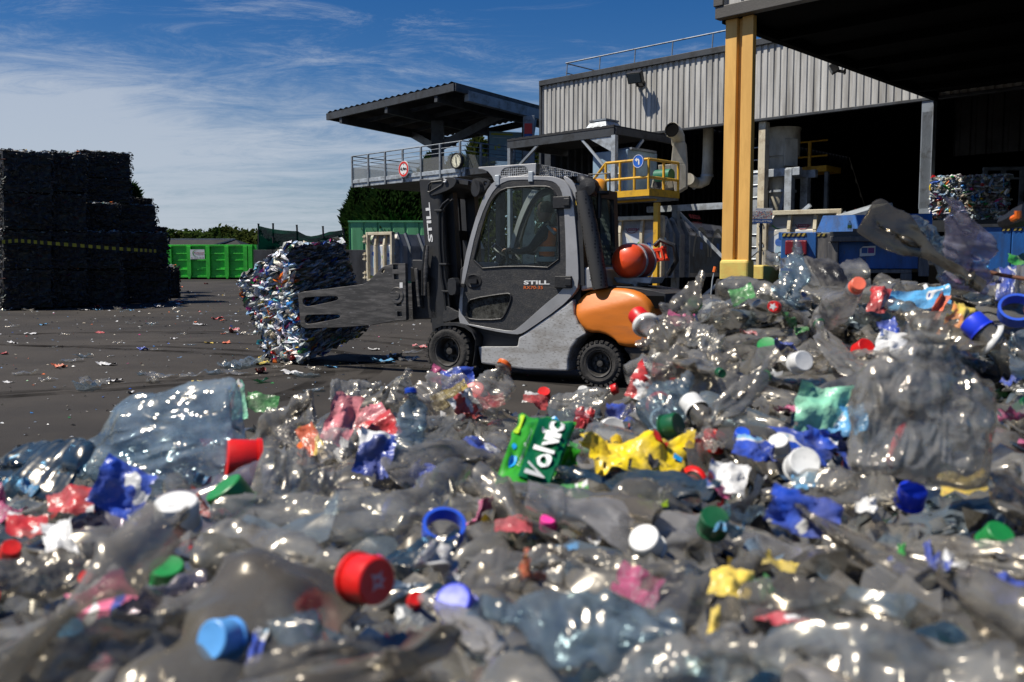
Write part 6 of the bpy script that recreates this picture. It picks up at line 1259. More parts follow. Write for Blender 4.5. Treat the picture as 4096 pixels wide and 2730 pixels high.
# ------------------------------------------------------------------ litter on the asphalt
def scrap_geo(seed, n=9, curl=1.0, hole=.12, aspect=1.6):
    """a crumpled torn piece of plastic, about 1 unit long, lying flat"""
    rg = random.Random(seed); o = Vector((seed*3.7, seed*1.3, 0)); mb = MB(); idx = {}
    for i in range(n):
        for j in range(n):
            u, v = i/(n-1)-.5, j/(n-1)-.5; r = math.hypot(u, v)*2; w = 1+.12*noise.noise(Vector((u*2, v*2, seed)))
            p = Vector((u*w, v*w/aspect, 0)); q = p*3.2+o
            h = .16*noise.noise(q)+.10*abs(noise.noise(q*2.3))+.05*noise.noise(q*6)+curl*.12*(u*u*2-.1*v)
            p.z = h*curl; p.x += .06*noise.noise(q*2+Vector((9,0,0))); p.y += .06*noise.noise(q*2+Vector((0,9,0)))
            idx[i, j] = len(mb.v); mb.v.append(tuple(p))
    for i in range(n-1):
        for j in range(n-1):
            c = Vector(((i+.5)/(n-1)-.5, (j+.5)/(n-1)-.5, 0)); e = max(abs(c.x), abs(c.y))*2
            if e > .87 and noise.noise(c*7+o) > .25-hole: continue
            mb.f.append((idx[i,j], idx[i+1,j], idx[i+1,j+1], idx[i,j+1])); mb.m.append(0)
    return mb
SCRAP = []
for s in range(8):
    o = scrap_geo(100+s, 10, .9+.15*(s % 4), -.2, 1.3+.25*(s % 4)).build("plastic_scrap", M['white'], None, smooth=True, angle=60); SCRAP.append(o.data); bpy.data.objects.remove(o)
PET = {'clear': film('pet_clear', (.95,.96,.94), .30, (.62,.61,.58), dirtcol=(.2,.185,.155)), 'grey': film('pet_grey', (.90,.885,.84), .40, (.55,.54,.515), dirt=.36), 'blue': film('pet_blue', (.68,.83,.93), .34, (.38,.47,.55)), 'darkblue': film('pet_darkblue', (.25,.42,.58), .36, (.06,.13,.20)), 'green': film('pet_green', (.25,.62,.36), .3, (.04,.22,.09)), 'smoke': film('pet_smoke', (.78,.76,.71), .46, (.385,.375,.345), dirt=.42), 'milky': film('pet_milky', (.92,.92,.92), .7, (.5,.49,.48)), 'violet': film('pet_violet', (.82,.8,.92), .46, (.44,.42,.52)), 'spark': film('pet_spark', (.92,.92,.9), .42, (.55,.54,.51), bscale=24, bump=1.0, rough=.12, dirt=.25, cell=.5), 'bluespark': film('pet_bluespark', (.72,.86,.96), .36, (.45,.57,.67), bscale=24, bump=.9, rough=.12, dirt=.1, cell=.5), 'mud': film('pet_mud', (.5,.47,.4), .95, (.17,.155,.125), dirt=.5, bump=.35, dirtcol=(.08,.07,.05))}
def pr(n, *c, **k): return print_film(n, [tuple(v*.84+.16*(.3*q[0]+.6*q[1]+.1*q[2]) for v in q) for q in map(hexlin, c)], **k)
W_ = (232,232,230)
LAB = {'red': pr('label_red', (200,22,28), (205,25,30), W_, (150,12,20)), 'blue': pr('label_blue', (22,72,190), (25,80,200), W_, (120,190,235), (10,30,110)), 'green': pr('label_green2', (35,140,50), (30,125,45), W_, (120,190,60)), 'yellow': pr('label_yellow', (238,205,20), (236,200,18), (235,140,25), (40,40,30)), 'white': pr('label_white', W_, (225,225,222), (60,100,180), (200,40,50)), 'sky': pr('label_sky', (60,165,225), (70,175,230), W_, (20,80,170)), 'pink': pr('label_pink', (225,70,140), (228,80,150), W_), 'mint': pr('label_mint', (130,215,175), (120,205,170), W_, (235,190,60), (60,130,210)), 'orange': pr('label_orange', (236,95,25), (232,100,30), (240,200,60), W_), 'redwhite': pr('label_redwhite', (205,25,32), W_, W_, (205,25,32)), 'bluewhite': pr('label_bluewhite', (40,70,170), (45,80,180), W_, W_), 'black': pr('label_black', (28,28,30), (35,35,36), (60,60,60))}
KIND = {'clear': "clear plastic scrap", 'grey': "grey plastic scrap", 'blue': "pale blue plastic scrap", 'milky': "milky plastic scrap", 'green': "green plastic scrap", 'smoke': "dirty brownish plastic scrap"}
LNAME = {'red': "red wrapper scrap", 'blue': "blue wrapper scrap", 'green': "green wrapper scrap", 'yellow': "yellow wrapper scrap", 'white': "white paper scrap", 'sky': "sky blue wrapper scrap", 'pink': "pink wrapper scrap", 'orange': "orange wrapper scrap", 'redwhite': "red and white wrapper scrap", 'bluewhite': "blue and white wrapper scrap"}
def scrap(mesh, m, p, size, rot, label, cat="scrap", group=None, name="plastic_scrap", zs=1.0):
    o = bpy.data.objects.new(name, mesh); col.objects.link(o); o.location = p; o.rotation_euler = rot; o.scale = (size, size, size*zs)
    o.material_slots[0].link = 'OBJECT'; o.material_slots[0].material = m; return tag(o, label, cat, group)
YARD = [("the clamped bale", P(*D(690, 830), 12.4)), ("the forklift's front wheel", P(*D(1020, 860), 11.2)), ("the dark bale stack", P(*D(180, 712), 28)), ("the big blue bottle", P(*D(360, 900), 5.5)), ("the open asphalt's near edge", P(*D(60, 930), 6)), ("the green skip", P(*D(480, 650), 45)), ("the stack's last bale", P(*D(390, 690), 34))]
used_labels = {}
def unique_label(base, p, marks, extra=("lying flat", "slightly curled", "half folded", "torn at one end", "pressed thin", "twisted", "with a raised edge")):
    ms = sorted(((p.xy-q.xy).length, n, q) for n, q in marks)[:3]
    opts = []
    for d_, n, q in ms[:2]:
        v = p-q; rel = ("behind" if v.y > 0 else "before") if abs(v.y) > abs(v.x)*1.2 else "beside"; opts.append(f"{base} {rel} {n}")
    if len(ms) > 1: opts.append(f"{base} between {ms[0][1]} and {ms[1][1]}")
    opts += [f"{base} {e} {o.split(base+' ')[1]}" for o in opts[:2] for e in extra]
    for o in opts:
        if o not in used_labels and len(o.split()) <= 16: used_labels[o] = 1; return o
    return opts[0]
# pieces one can make out in the photo: (display px, py, length in px, colour, tilt)
LIT = [(165,832,40,'clear',0),(190,822,34,'blue',.3),(245,840,36,'white',0),(135,846,28,'orange',0),(60,862,46,'clear',0),(105,876,30,'clear',0),(218,884,56,'clear',0),(200,896,66,'blue',0),(260,878,30,'white',0),(325,862,26,'blue',0),(370,868,60,'clear',0),(350,880,46,'clear',0),(440,866,40,'clear',0),(452,880,30,'yellow',0),(490,860,40,'blue',0),(530,848,50,'blue',0),(560,842,80,'blue',0),(600,838,40,'yellow',0),(545,862,60,'clear',0),(600,858,40,'redwhite',0),(640,846,30,'clear',0),(670,860,40,'white',0),(660,838,30,'grey',0),(720,852,30,'clear',0),(700,866,50,'blue',0),(760,846,24,'sky',0),(905,822,44,'white',0),(880,836,50,'sky',0),(950,812,36,'clear',0),(940,830,40,'clear',0),(965,800,30,'redwhite',0),(860,806,24,'white',0),(720,900,40,'blue',0),(790,905,22,'grey',0),(690,925,24,'blue',0),(600,880,36,'green',0),(30,752,22,'clear',0),(100,748,18,'sky',0),(70,770,22,'white',0),(150,770,18,'clear',0),(230,766,16,'red',0),(300,745,20,'clear',0),(350,746,22,'blue',0),(430,740,18,'clear',0),(460,748,22,'white',0),(500,735,22,'red',0),(540,765,34,'redwhite',0),(560,770,30,'clear',0),(520,790,20,'orange',0),(480,790,18,'yellow',0),(440,794,18,'blue',0),(330,806,24,'blue',0),(360,806,20,'clear',0),(400,780,14,'white',0),(270,790,18,'grey',0),(30,790,20,'white',0),(120,800,18,'clear',0),(10,815,18,'red',0),(20,880,20,'white',0),(300,905,20,'white',0),(255,820,16,'clear',0)]
for i in range(44):
    rg = random.Random(900+i); LIT.append((rg.uniform(0, 420), rg.uniform(697, 716), rg.uniform(9, 22), rg.choice(('clear','blue','white','red','clear','grey','sky','milky')), 0))
for i in range(26):
    rg = random.Random(1900+i); LIT.append((rg.uniform(390, 960), rg.uniform(660, 780), rg.uniform(8, 16), rg.choice(('clear','blue','white','red','clear','grey','orange')), 0))
for i, (px, py, ln, c, tl) in enumerate(LIT):
    rg = random.Random(3000+i); p = PG(*D(px, py)); d = p.y; size = ln*4096/2353/FPX*d; nm = KIND.get(c) if c in PET and rg.random() < .8 or c not in LNAME else LNAME[c]
    m = PET[c] if c in PET and nm == KIND.get(c) else LAB.get(c, PET.get(c))
    scrap(SCRAP[i % 8], m, (p.x, p.y, ground_z(d)+size*.07), size*1.15, (rg.uniform(-.15,.15), rg.uniform(-.15,.15), rg.uniform(-.5,.5)+(0 if rg.random() < .7 else 1.6)), unique_label(nm+" on the asphalt", p, YARD), "litter", "litter on the asphalt", "litter_scrap", rg.uniform(.7, 1.5))
# tyre marks worn into the yard
tm, tt, tout = _new('tyre_mark'); L_ = tt.links.new; cc_ = _coord(tt, (1,1,1)); n_ = nn(tt, 'ShaderNodeTexNoise'); n_.inputs['Scale'].default_value = 1.3; n_.inputs['Detail'].default_value = 9; n_.inputs['Roughness'].default_value = .7; L_(cc_, n_.inputs[0])
r_ = nn(tt, 'ShaderNodeMapRange'); r_.inputs['From Min'].default_value = .4; r_.inputs['From Max'].default_value = .7; r_.inputs['To Max'].default_value = .6; L_(n_.outputs[0], r_.inputs[0]); t_ = nn(tt, 'ShaderNodeBsdfTransparent'); d_ = nn(tt, 'ShaderNodeBsdfDiffuse'); d_.inputs[0].default_value = (.010,.0095,.009,1); x_ = nn(tt, 'ShaderNodeMixShader'); L_(r_.outputs[0], x_.inputs[0]); L_(t_.outputs[0], x_.inputs[1]); L_(d_.outputs[0], x_.inputs[2]); L_(x_.outputs[0], tout.inputs[0])
mb = MB()
for k_, (x0, y0, a0, tn, ln) in enumerate(((-9, 8, .35, .03, 18), (-8.2, 8.2, .33, .03, 18), (-14, 17, -.1, -.02, 20), (-13.1, 16.6, -.1, -.02, 20), (-3.5, 7.5, .9, .06, 12), (-3.0, 8.4, .9, .06, 12), (-1, 14, 1.9, .05, 14), (-.2, 14.4, 1.9, .05, 14))):
    x, y, a = x0, y0, a0; vs = []
    for i in range(40): nx_, ny_ = -math.sin(a)*.13, math.cos(a)*.13; z = ground_z(y)+.004+.0004*k_; vs += [(x-nx_, y-ny_, z), (x+nx_, y+ny_, z)]; x += math.cos(a)*ln/40; y += math.sin(a)*ln/40; a += tn
    mb.add(vs, [(2*i, 2*i+2, 2*i+3, 2*i+1) for i in range(39)])
tag(mb.build("tyre_marks", tm, None, recalc=False), "dark curved tyre marks on the asphalt", None, None, 'structure')
# fine crumbs
mb = MB(); mb.c = []; rg = random.Random(5)
for _ in range(2600):
    d = rg.uniform(4.5, 45); x = rg.uniform(-.62, .25)*d; s = rg.uniform(.008, .03)*(1 if d < 20 else 1.6); z = ground_z(d); a = rg.uniform(0, 6.28); u = Vector((math.cos(a), math.sin(a), 0))*s; v = Vector((-math.sin(a), math.cos(a), 0))*s*rg.uniform(.3, 1); p = Vector((x, d, z+.006))
    mb.add([p-u, p-v+Vector((0,0,s*.5)), p+u, p+v], [(0,1,2,3)]); c = rcol(rg, .2); mb.c += [c]*4
tag(mb.build("litter_crumbs", M['flake'], None, recalc=False), "fine crumbs of plastic strewn over the asphalt", None, None, 'stuff')
# ------------------------------------------------------------------ the heap: shape
DLT = [(1900,.30),(1700,.38),(1568,.46),(1335,.64),(1175,.88),(1050,1.2),(950,1.7),(890,2.1),(860,2.5)]
DRT = [(1900,.30),(1700,.38),(1568,.46),(1335,.62),(1175,.80),(1050,.97),(950,1.12),(890,1.22),(800,1.4),(700,1.6),(620,1.8),(480,2.0)]
SIL = [(-900,1060),(0,1040),(160,1030),(540,980),(700,950),(1300,940),(1400,925),(1450,905),(1490,850),(1530,765),(1600,690),(1700,675),(1900,655),(2100,650),(2353,655),(3200,690)]
def interp(t, x):
    if x <= t[0][0]: return t[0][1]
    for (a, b), (c, d_) in zip(t, t[1:]):
        if x <= c: return b+(d_-b)*(x-a)/(c-a)
    return t[-1][1]
DL_ = sorted((d_, y) for y, d_ in DLT); DR_ = sorted((d_, y) for y, d_ in DRT); DLy = sorted(DLT); DRy = sorted(DRT)
def sm(a, b, x): t = max(0, min(1, (x-a)/(b-a))); return t*t*(3-2*t)
def hd(px, py):
    w = sm(1320, 1600, px); return interp(DLy, py)*(1-w)+interp(DRy, py)*w
def py_of(px, d):
    w = sm(1320, 1600, px); return interp(DL_, d)*(1-w)+interp(DR_, d)*w
def heap_z(x, y):
    d = max(y, .30); px = max(-1200, min(3400, 1176.5+2091*x/d)); s = interp(SIL, px); py = py_of(px, d)
    if py < s:
        lo, hi = .3, d
        for _ in range(18):
            m = (lo+hi)/2
            if py_of(px, m) < s: hi = m
            else: lo = m
        r = ray(*D(px, s)); return max(0.0, CAMZ+r.z/r.y*hi-(d-hi)*.75)
    r = ray(*D(px, py)); return CAMZ+r.z/r.y*d
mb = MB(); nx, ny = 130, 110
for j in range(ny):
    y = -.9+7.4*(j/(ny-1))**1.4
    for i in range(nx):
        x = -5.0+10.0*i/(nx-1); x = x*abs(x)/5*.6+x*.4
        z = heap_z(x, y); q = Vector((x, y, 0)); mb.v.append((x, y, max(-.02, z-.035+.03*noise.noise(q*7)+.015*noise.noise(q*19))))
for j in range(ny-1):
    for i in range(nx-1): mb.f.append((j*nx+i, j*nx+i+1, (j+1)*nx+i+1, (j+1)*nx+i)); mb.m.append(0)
tag(mb.build("waste_heap", surf('heap', (.010,.010,.0095), .6, dirt=(.045,.045,.042), amt=.35, scale=18, dirt2=(.015,.03,.06), amt2=.1, scale2=20, bump=.6), None, smooth=True), "heap of plastic waste under the loose bottles", None, None, 'stuff')  # near-black core: shade of the gaps between bottles put into its colour
# ------------------------------------------------------------------ crushed bottle shapes
BL, BR = .28, .043
def prof(x, ribs, taper):
    if taper: r = 1.0 if x < .25 else 1-.78*sm(.2, .62, x)
    else:
        r = 1.0-.085*max(0, math.sin(x*ribs*6.283))*(1 if .1 < x < .62 else 0)
        if x > .62: r = 1-.68*sm(.60, .88, x)
    if x < .05: r *= .72+.28*math.sqrt(max(0, x/.05))
    if .885 < x < .905: r = max(r, .44)
    if x >= .905: r = .335+(.02 if int(x*90) % 2 else 0)
    return r
class Bottle:
    def __init__(s, seed, flat, dents, bend, twist, crum, ribs=7, taper=False, Rr=BR, freq=24):
        s.rg = random.Random(seed); s.seed = seed; s.R = Rr; s.freq = freq; s.flat = flat; s.bend = bend; s.twist = twist; s.crum = crum; s.ribs = ribs; s.taper = taper
        s.d = [(Vector((s.rg.uniform(.05,.75)*BL, s.rg.uniform(-1,1)*s.R, s.rg.choice((-1,1))*s.R*flat)), s.rg.uniform(.02,.05), s.rg.uniform(.008,.022)) for _ in range(dents)]
        s.cuts = [(Vector((s.rg.uniform(-.7,.7), s.rg.uniform(-1,1), s.rg.uniform(-1,1))).normalized(), s.rg.uniform(.55,.9)) for _ in range(5)]
    def warp(s, x, a, k=1.0, crumple=True):
        """x 0..1 along the bottle, a angle, k radial factor"""
        r = prof(x, s.ribs, s.taper)*s.R*k; f = s.flat+(1-s.flat)*sm(.78, .9, x); p = Vector((x*BL, math.cos(a)*r*(1+(1-f)*.38), math.sin(a)*r*f))
        body = 1-sm(.78, .88, x)
        if crumple and r > 0:
            for n_, c_ in s.cuts:
                q = p-Vector((.3*BL, 0, 0)); dd = q.y*n_.y+q.z*n_.z+q.x*n_.x*.35
                if dd > c_*s.R: p -= Vector((0, n_.y, n_.z))*(dd-c_*s.R)*.85*body
            for c_, rd, am in s.d:
                d_ = (p-c_).length
                if d_ < rd: p += (Vector((p.x, 0, 0))-p).normalized()*am*(1-(d_/rd)**2)*body
            o = Vector((s.seed*5.1, 0, 0)); q = p*s.freq+o
            rid = abs(noise.noise(q))+.55*abs(noise.noise(q*2.1+Vector((3,1,2))))+.22*abs(noise.noise(q*4.6))
            nrm = Vector((0, p.y, p.z)); nrm = nrm.normalized() if nrm.length > 1e-6 else nrm
            p += nrm*(.45-rid)*s.crum*body; p += Vector((noise.noise(q*.7), noise.noise(q*.7+Vector((9,0,0))), noise.noise(q*.7+Vector((0,9,0)))))*s.crum*.7*body
        t = s.twist*x; c, sn = math.cos(t), math.sin(t); p = Vector((p.x, p.y*c-p.z*sn, p.y*sn+p.z*c))
        b = s.bend; p.y += b[0]*x*x*BL; p.z += b[1]*x*x*BL
        return p
    def tube(s, mb, x0, x1, nx, na, k=1.0, cap0=False, a0=0, a1=2*math.pi):
        full = abs(a1-a0-2*math.pi) < 1e-6; m = na if full else na+1; vs = []
        for i in range(nx+1):
            x = x0+(x1-x0)*i/nx
            for j in range(m): vs.append(s.warp(x, a0+(a1-a0)*j/na, k))
        fs = [(i*m+j, i*m+(j+1) % m, (i+1)*m+(j+1) % m, (i+1)*m+j) for i in range(nx) for j in range(na)]
        b = len(mb.v); mb.add(vs, fs)
        if cap0:
            c = sum((Vector(v) for v in vs[:m]), Vector())/m+Vector((.012, 0, 0)); mb.add([c]+vs[:m], [(0, 1+(j+1) % m, 1+j) for j in range(m)])
    def neckframe(s):
        a, b = s.warp(.93, 0, 0, False), s.warp(1.0, 0, 0, False); return b, (b-a).normalized()
def cap_geo(p=(0,0,0), ax=(0,0,1), r=.0158, h=.0175, n=40, hollow=False):
    mb = MB(); p = Vector(p); ax = Vector(ax).normalized(); up = Vector((0,0,1)) if abs(ax.z) < .9 else Vector((1,0,0)); a = ax.cross(up).normalized(); b = a.cross(ax); vs = []; rows = [(-h*.30, 1.06), (-h*.14, 1.06), (-h*.13, .98), (-h*.10, 1.0), (h*.82, .985), (h*.95, .95), (h, .88), (h*.985, .8), (h*.985, .0)]
    if hollow: rows = [(h*.55, .0), (h*.55, .82), (-h*.28, .86)]+rows
    for hh, rr in rows:
        for j in range(n):
            q = rr-(.03 if (j % 2 and .9 < rr < 1.02 and hh < h*.9) else 0); t = 2*math.pi*j/n; vs.append(p+ax*hh+(a*math.cos(t)+b*math.sin(t))*r*max(q, .001))
    return mb.add(vs, [(i*n+j, i*n+(j+1) % n, (i+1)*n+(j+1) % n, (i+1)*n+j) for i in range(len(rows)-1) for j in range(n)])
VAR = []; NECK = []
specs = [(1,.32,6,(.12,.05),.3,.0085,7,False),(2,.22,6,(-.2,.06),.5,.0085,9,False),(3,.55,7,(.05,.05),.2,.008,6,False),(4,.16,5,(.2,-.05),.8,.007,8,False),(5,.5,9,(-.1,.1),.4,.013,5,False),(6,.27,6,(.3,.05),-.5,.008,10,False),(7,.7,6,(0,.05),.3,.0065,7,False),(8,.22,8,(-.3,.05),1.0,.010,6,False),(9,.5,9,(.1,-.1),-.3,.015,0,False),(10,.14,5,(.1,.12),.4,.007,8,False),(11,.09,2,(-.12,.1),.9,.0035,3,True),(12,.9,3,(0,0),0,.004,9,False),(13,.5,6,(.05,.02),.2,.017,0,False,.13,17),(14,.42,6,(.05,.02),.1,.012,3,False,.095,22)]
white0 = M['white']
def mk(mb, name, mt, smooth=True, ang=180):
    o = mb.build(name, mt, None, smooth=smooth, angle=ang); d_ = o.data; bpy.data.objects.remove(o); return d_
for sp in specs:
    B = Bottle(*sp); mb = MB(); B.tube(mb, 0, 1, 64, 36 if B.R < .06 else 72, cap0=True); body = mk(mb, "crushed_bottle", white0)
    mb = MB(); B.tube(mb, .26, .56, 20, 36, 1.03); lab = mk(mb, "label", white0)
    mb = MB(); B.tube(mb, .885, .915, 2, 24, 1.18); ring = mk(mb, "neck_ring", white0)
    p, ax = B.neckframe(); cap = mk(cap_geo(p-ax*.012, ax, .0158*B.R/BR), "cap", white0, True, 40)
    VAR.append((body, lab, ring, cap, B.R)); NECK.append((p, ax))
CAPC = {n_: surf('cap_'+n_, hexlin(c), .38, bump=.05, dirt=tuple(x*.6 for x in hexlin(c)), amt=.25, scale=60, rand=True) for n_, c in {'red': (215,28,24), 'white': (222,222,218), 'green': (28,130,62), 'blue': (28,80,200), 'lightblue': (95,165,230), 'coral': (250,120,90), 'orange': (235,110,30), 'darkgreen': (10,80,45), 'royal': (30,60,215), 'pink': (230,60,150), 'yellow': (240,200,20)}.items()}
def slot(o, m): o.material_slots[0].link = 'OBJECT'; o.material_slots[0].material = m
def bottle(p0, p1, w, up, var, mat, label, cap=None, ring=None, lab=None, group="crushed bottles on the heap"):
    body, lm, rm, cm, RR = VAR[var]; p0, p1 = Vector(p0), Vector(p1); x = (p1-p0); L_ = x.length; x.normalize(); up = Vector(up); z = (up-x*up.dot(x)).normalized(); y = z.cross(x)
    sx = L_/BL; sy = w/(2*RR*1.2); Mx = Matrix(((x.x, y.x, z.x), (x.y, y.y, z.y), (x.z, y.z, z.z))).to_4x4(); Mx.translation = p0
    o = bpy.data.objects.new("crushed_bottle", body); col.objects.link(o); o.matrix_world = Mx @ Matrix.Diagonal((sx, sy, sy, 1)); slot(o, mat); tag(o, label, "bottle", group)
    for nm, me, m in (("cap", cm, cap), ("neck_ring", rm, ring), ("label", lm, lab)):
        if m is not None: c = bpy.data.objects.new(nm, me); col.objects.link(c); c.parent = o; slot(c, m)
    return o
HERO = []      # occupied places as seen from the tripod: (px, py, rx, ry)
LMK = []
def near(px, py, k=.96): return P(*D(px, py), hd(px, py)*k)
def hb(x0, y0, x1, y1, w, mat, var, label=None, cap=None, ring=None, lab=None, k0=.965, k1=.965, tilt=.75, d0=None, d1_=None, name=None, fill=.45):
    cx, cy = (x0+x1)/2, (y0+y1)/2; low = hd(cx, max(y0, y1)+w*.22)
    if tilt >= 1: da = d0 or low*k0*1.01; db = d1_ or low*k1*1.04
    else: da = d0 or hd(x0, y0+w*.3)*k0; db = d1_ or hd(x1, y1+w*.3)*k1
    p0, p1 = P(*D(x0, y0), da), P(*D(x1, y1), db); ww = w*4096/2353/FPX*(da+db)/2; up = Vector((0, -1, 0))*tilt+Vector((0, 0, 1))*(1-tilt*.5)
    HERO.append((cx, cy, abs(x1-x0)*fill+w*.3*fill*2, abs(y1-y0)*fill+w*.3*fill*2)); mid = (p0+p1)/2
    if name: LMK.append((name, mid))
    return bottle(p0, p1, ww, up, var, PET[mat], label or unique_label(f"{TINT[mat]} crushed bottle", mid, LMK), CAPC.get(cap), CAPC.get(ring), LAB.get(lab))
TINT = {'spark': "glittering grey", 'bluespark': "glittering blue", 'mud': "muddy grey", 'clear': "clear", 'grey': "dusty grey", 'blue': "pale blue", 'darkblue': "dark blue", 'green': "green tinted", 'smoke': "dirty brownish grey", 'milky': "milky", 'violet': "violet tinted"}
hb(548,985,150,1050,270,'bluespark',13,"big pale blue crumpled bottle rising before the open asphalt",name="the big pale blue bottle",tilt=1.1)
hb(175,1085,-30,1050,160,'darkblue',0,"dark blue crushed bottle at the heap's outer edge",name="the dark blue edge bottle")
hb(470,1260,800,1325,175,'grey',2,"dusty clear bottle screwed shut with the biggest red cap, its top emblem pale",name="the big red cap",k1=.93)
hb(1890,745,1972,668,105,'milky',6,"milky bottle pointing up with a coral cap",'coral',name="the coral cap",d0=1.5,d1_=1.33)
hb(2105,1105,2150,745,340,'spark',12,"largest grey crumpled bottle, standing upright on the mound",name="the largest grey bottle",tilt=1.2,k0=.93,k1=.93)
hb(1985,500,2262,640,105,'mud',10,"dirty leaf-shaped flattened bottle with a long twisted tail",name="the leaf-shaped bottle",d0=1.55,d1_=1.5,tilt=1.3)
star = hb(1860,735,1752,694,80,'smoke',0,"dark clear bottle with a red cap bearing a white star",'red',name="the red star cap",d0=1.6,d1_=1.45)
p, ax = NECK[0]; mb = MB(); q0 = p+ax*.0061; a_ = ax.cross(Vector((0,0,1))).normalized(); b_ = a_.cross(ax)
mb.add([q0+(a_*math.cos(2*math.pi*i/10)+b_*math.sin(2*math.pi*i/10))*(.0115 if i % 2 == 0 else .0055) for i in range(10)], [tuple(range(10))]); mb.build("star_mark", M['white'], [c for c in star.children if c.name.startswith('cap')][0], recalc=False)
hb(950,1040,957,900,92,'blue',2,"pale blue bottle neck with a bright blue cap",'blue',name="the bright blue cap",tilt=1.2)
hb(1110,945,1172,850,115,'clear',2,"clear bottle with an orange cap in front of the forklift",'orange',name="the orange cap",tilt=1.1)
hb(1265,945,1420,908,80,'clear',2,"clear bottle with a red cap below the forklift's rear wheel",'red',name="the red cap by the rear wheel",k1=.93)
hb(2185,635,2160,480,112,'blue',3,"thin pale blue bottle standing like a blade on the mound",d0=1.6,d1_=1.55,tilt=1.3,name="the blade-like blue bottle")
hb(2222,670,2296,478,138,'violet',5,"upright flattened clear bottle with violet sheen and a pink foot",d0=1.52,d1_=1.48,tilt=1.3,name="the violet flattened bottle",lab=None)
hb(2190,600,2232,482,110,'smoke',9,d0=1.65,d1_=1.6,tilt=1.2)
hb(2000,640,1765,650,115,'clear',1,"large dark clear bottle behind the coral cap",d0=1.75,d1_=1.75,lab='black')
hb(1770,725,1585,640,105,'smoke',3,"dirty clear bottle humped above the forklift's tail",d0=1.75,d1_=1.75,name="the humped dirty bottle")
hb(1970,860,1842,748,72,'clear',1,"clear crushed bottle with a dark green neck ring",ring='darkgreen',k1=.93,name="the dark green neck ring")
hb(1905,885,1768,905,66,'darkblue',7,"dark blue bottle with an open neck and green ring",ring='green',k1=.93,name="the open blue neck")
hb(1835,935,2085,850,80,'clear',9,k0=.92,k1=.92); hb(2285,800,2150,715,135,'smoke',5,"smoky bottle with a torn red and yellow label on the mound",lab=None)
hb(2360,860,2255,770,125,'blue',7); hb(2365,655,2235,640,110,'grey',0,lab='bluewhite'); hb(1480,965,1615,880,120,'blue',8,"pale blue dented bottle at the foot of the mound",tilt=1.1,name="the dented pale blue bottle")
hb(1585,815,1648,868,66,'clear',2,"clear bottle facing out with a deep green cap",'darkgreen',k1=.92,name="the deep green cap"); hb(1630,975,1795,835,85,'grey',9,tilt=1.0); hb(1610,850,1490,785,80,'smoke',4)
hb(720,930,560,990,120,'grey',5,tilt=1.0); hb(590,1090,775,1145,180,'clear',8,"wrinkled clear bottle fanning out beside the red split cap",tilt=1.0); hb(760,905,875,900,75,'clear',2); hb(905,940,940,855,64,'clear',6,tilt=1.2); hb(868,940,890,868,58,'smoke',7,ring='green',tilt=1.2)
hb(970,935,1040,865,110,'milky',4,tilt=1.1); hb(2020,830,1880,790,95,'grey',3); hb(1700,830,1560,850,70,'smoke',1)
hb(480,1345,190,1400,130,'violet',5,"violet tinted bottle with a torn pink and white label",tilt=.9,name="the violet label bottle"); hb(490,1195,1050,1165,125,'clear',4,"long clear bottle beaded with water drops",name="the long beaded bottle")
hb(1045,1270,850,1245,105,'darkblue',3,"dark blue bottle tucked behind the biggest red cap"); hb(1300,1300,1020,1280,150,'grey',5); hb(1570,1335,1255,1310,95,'smoke',1); hb(1570,1470,1110,1455,200,'blue',4,"pale bluish crumpled bottle low before the tripod",tilt=.9,name="the low bluish bottle"); hb(1730,1520,1340,1545,170,'clear',8)
hb(2330,1560,1690,1470,270,'clear',2,"largest blurred clear bottle lying lowest on the heap",tilt=.9,name="the lowest blurred bottle"); hb(2110,1330,1750,1185,125,'smoke',7); hb(2380,1300,1900,1205,130,'grey',3); hb(1500,1205,1080,1105,115,'smoke',0); hb(1650,1125,1320,1090,120,'darkblue',9)
hb(2340,1200,2290,1085,110,'smoke',4); hb(720,1490,400,1430,150,'blue',8); hb(-60,1530,420,1480,170,'smoke',3); hb(560,1570,1010,1500,150,'smoke',1); hb(1150,1500,1010,1385,110,'milky',9); hb(-20,1345,240,1290,120,'smoke',4); hb(890,1085,1140,1030,110,'grey',1); hb(870,1005,1070,990,85,'clear',0); hb(190,1285,450,1245,100,'smoke',5); hb(490,1185,300,1180,70,'blue',7)
hb(1700,1390,2050,1380,130,'smoke',1); hb(2060,1130,1750,1100,110,'grey',8); hb(1150,1010,1010,1060,90,'grey',2,lab='bluewhite')
hb(1600,740,1492,815,95,'smoke',4,tilt=1.1); hb(1496,868,1606,800,84,'grey',4,tilt=1.1); hb(1530,730,1640,690,80,'smoke',5,tilt=1.1); hb(1660,790,1560,770,80,'clear',4,tilt=1.0); hb(1800,690,1880,610,85,'blue',5,tilt=1.1)
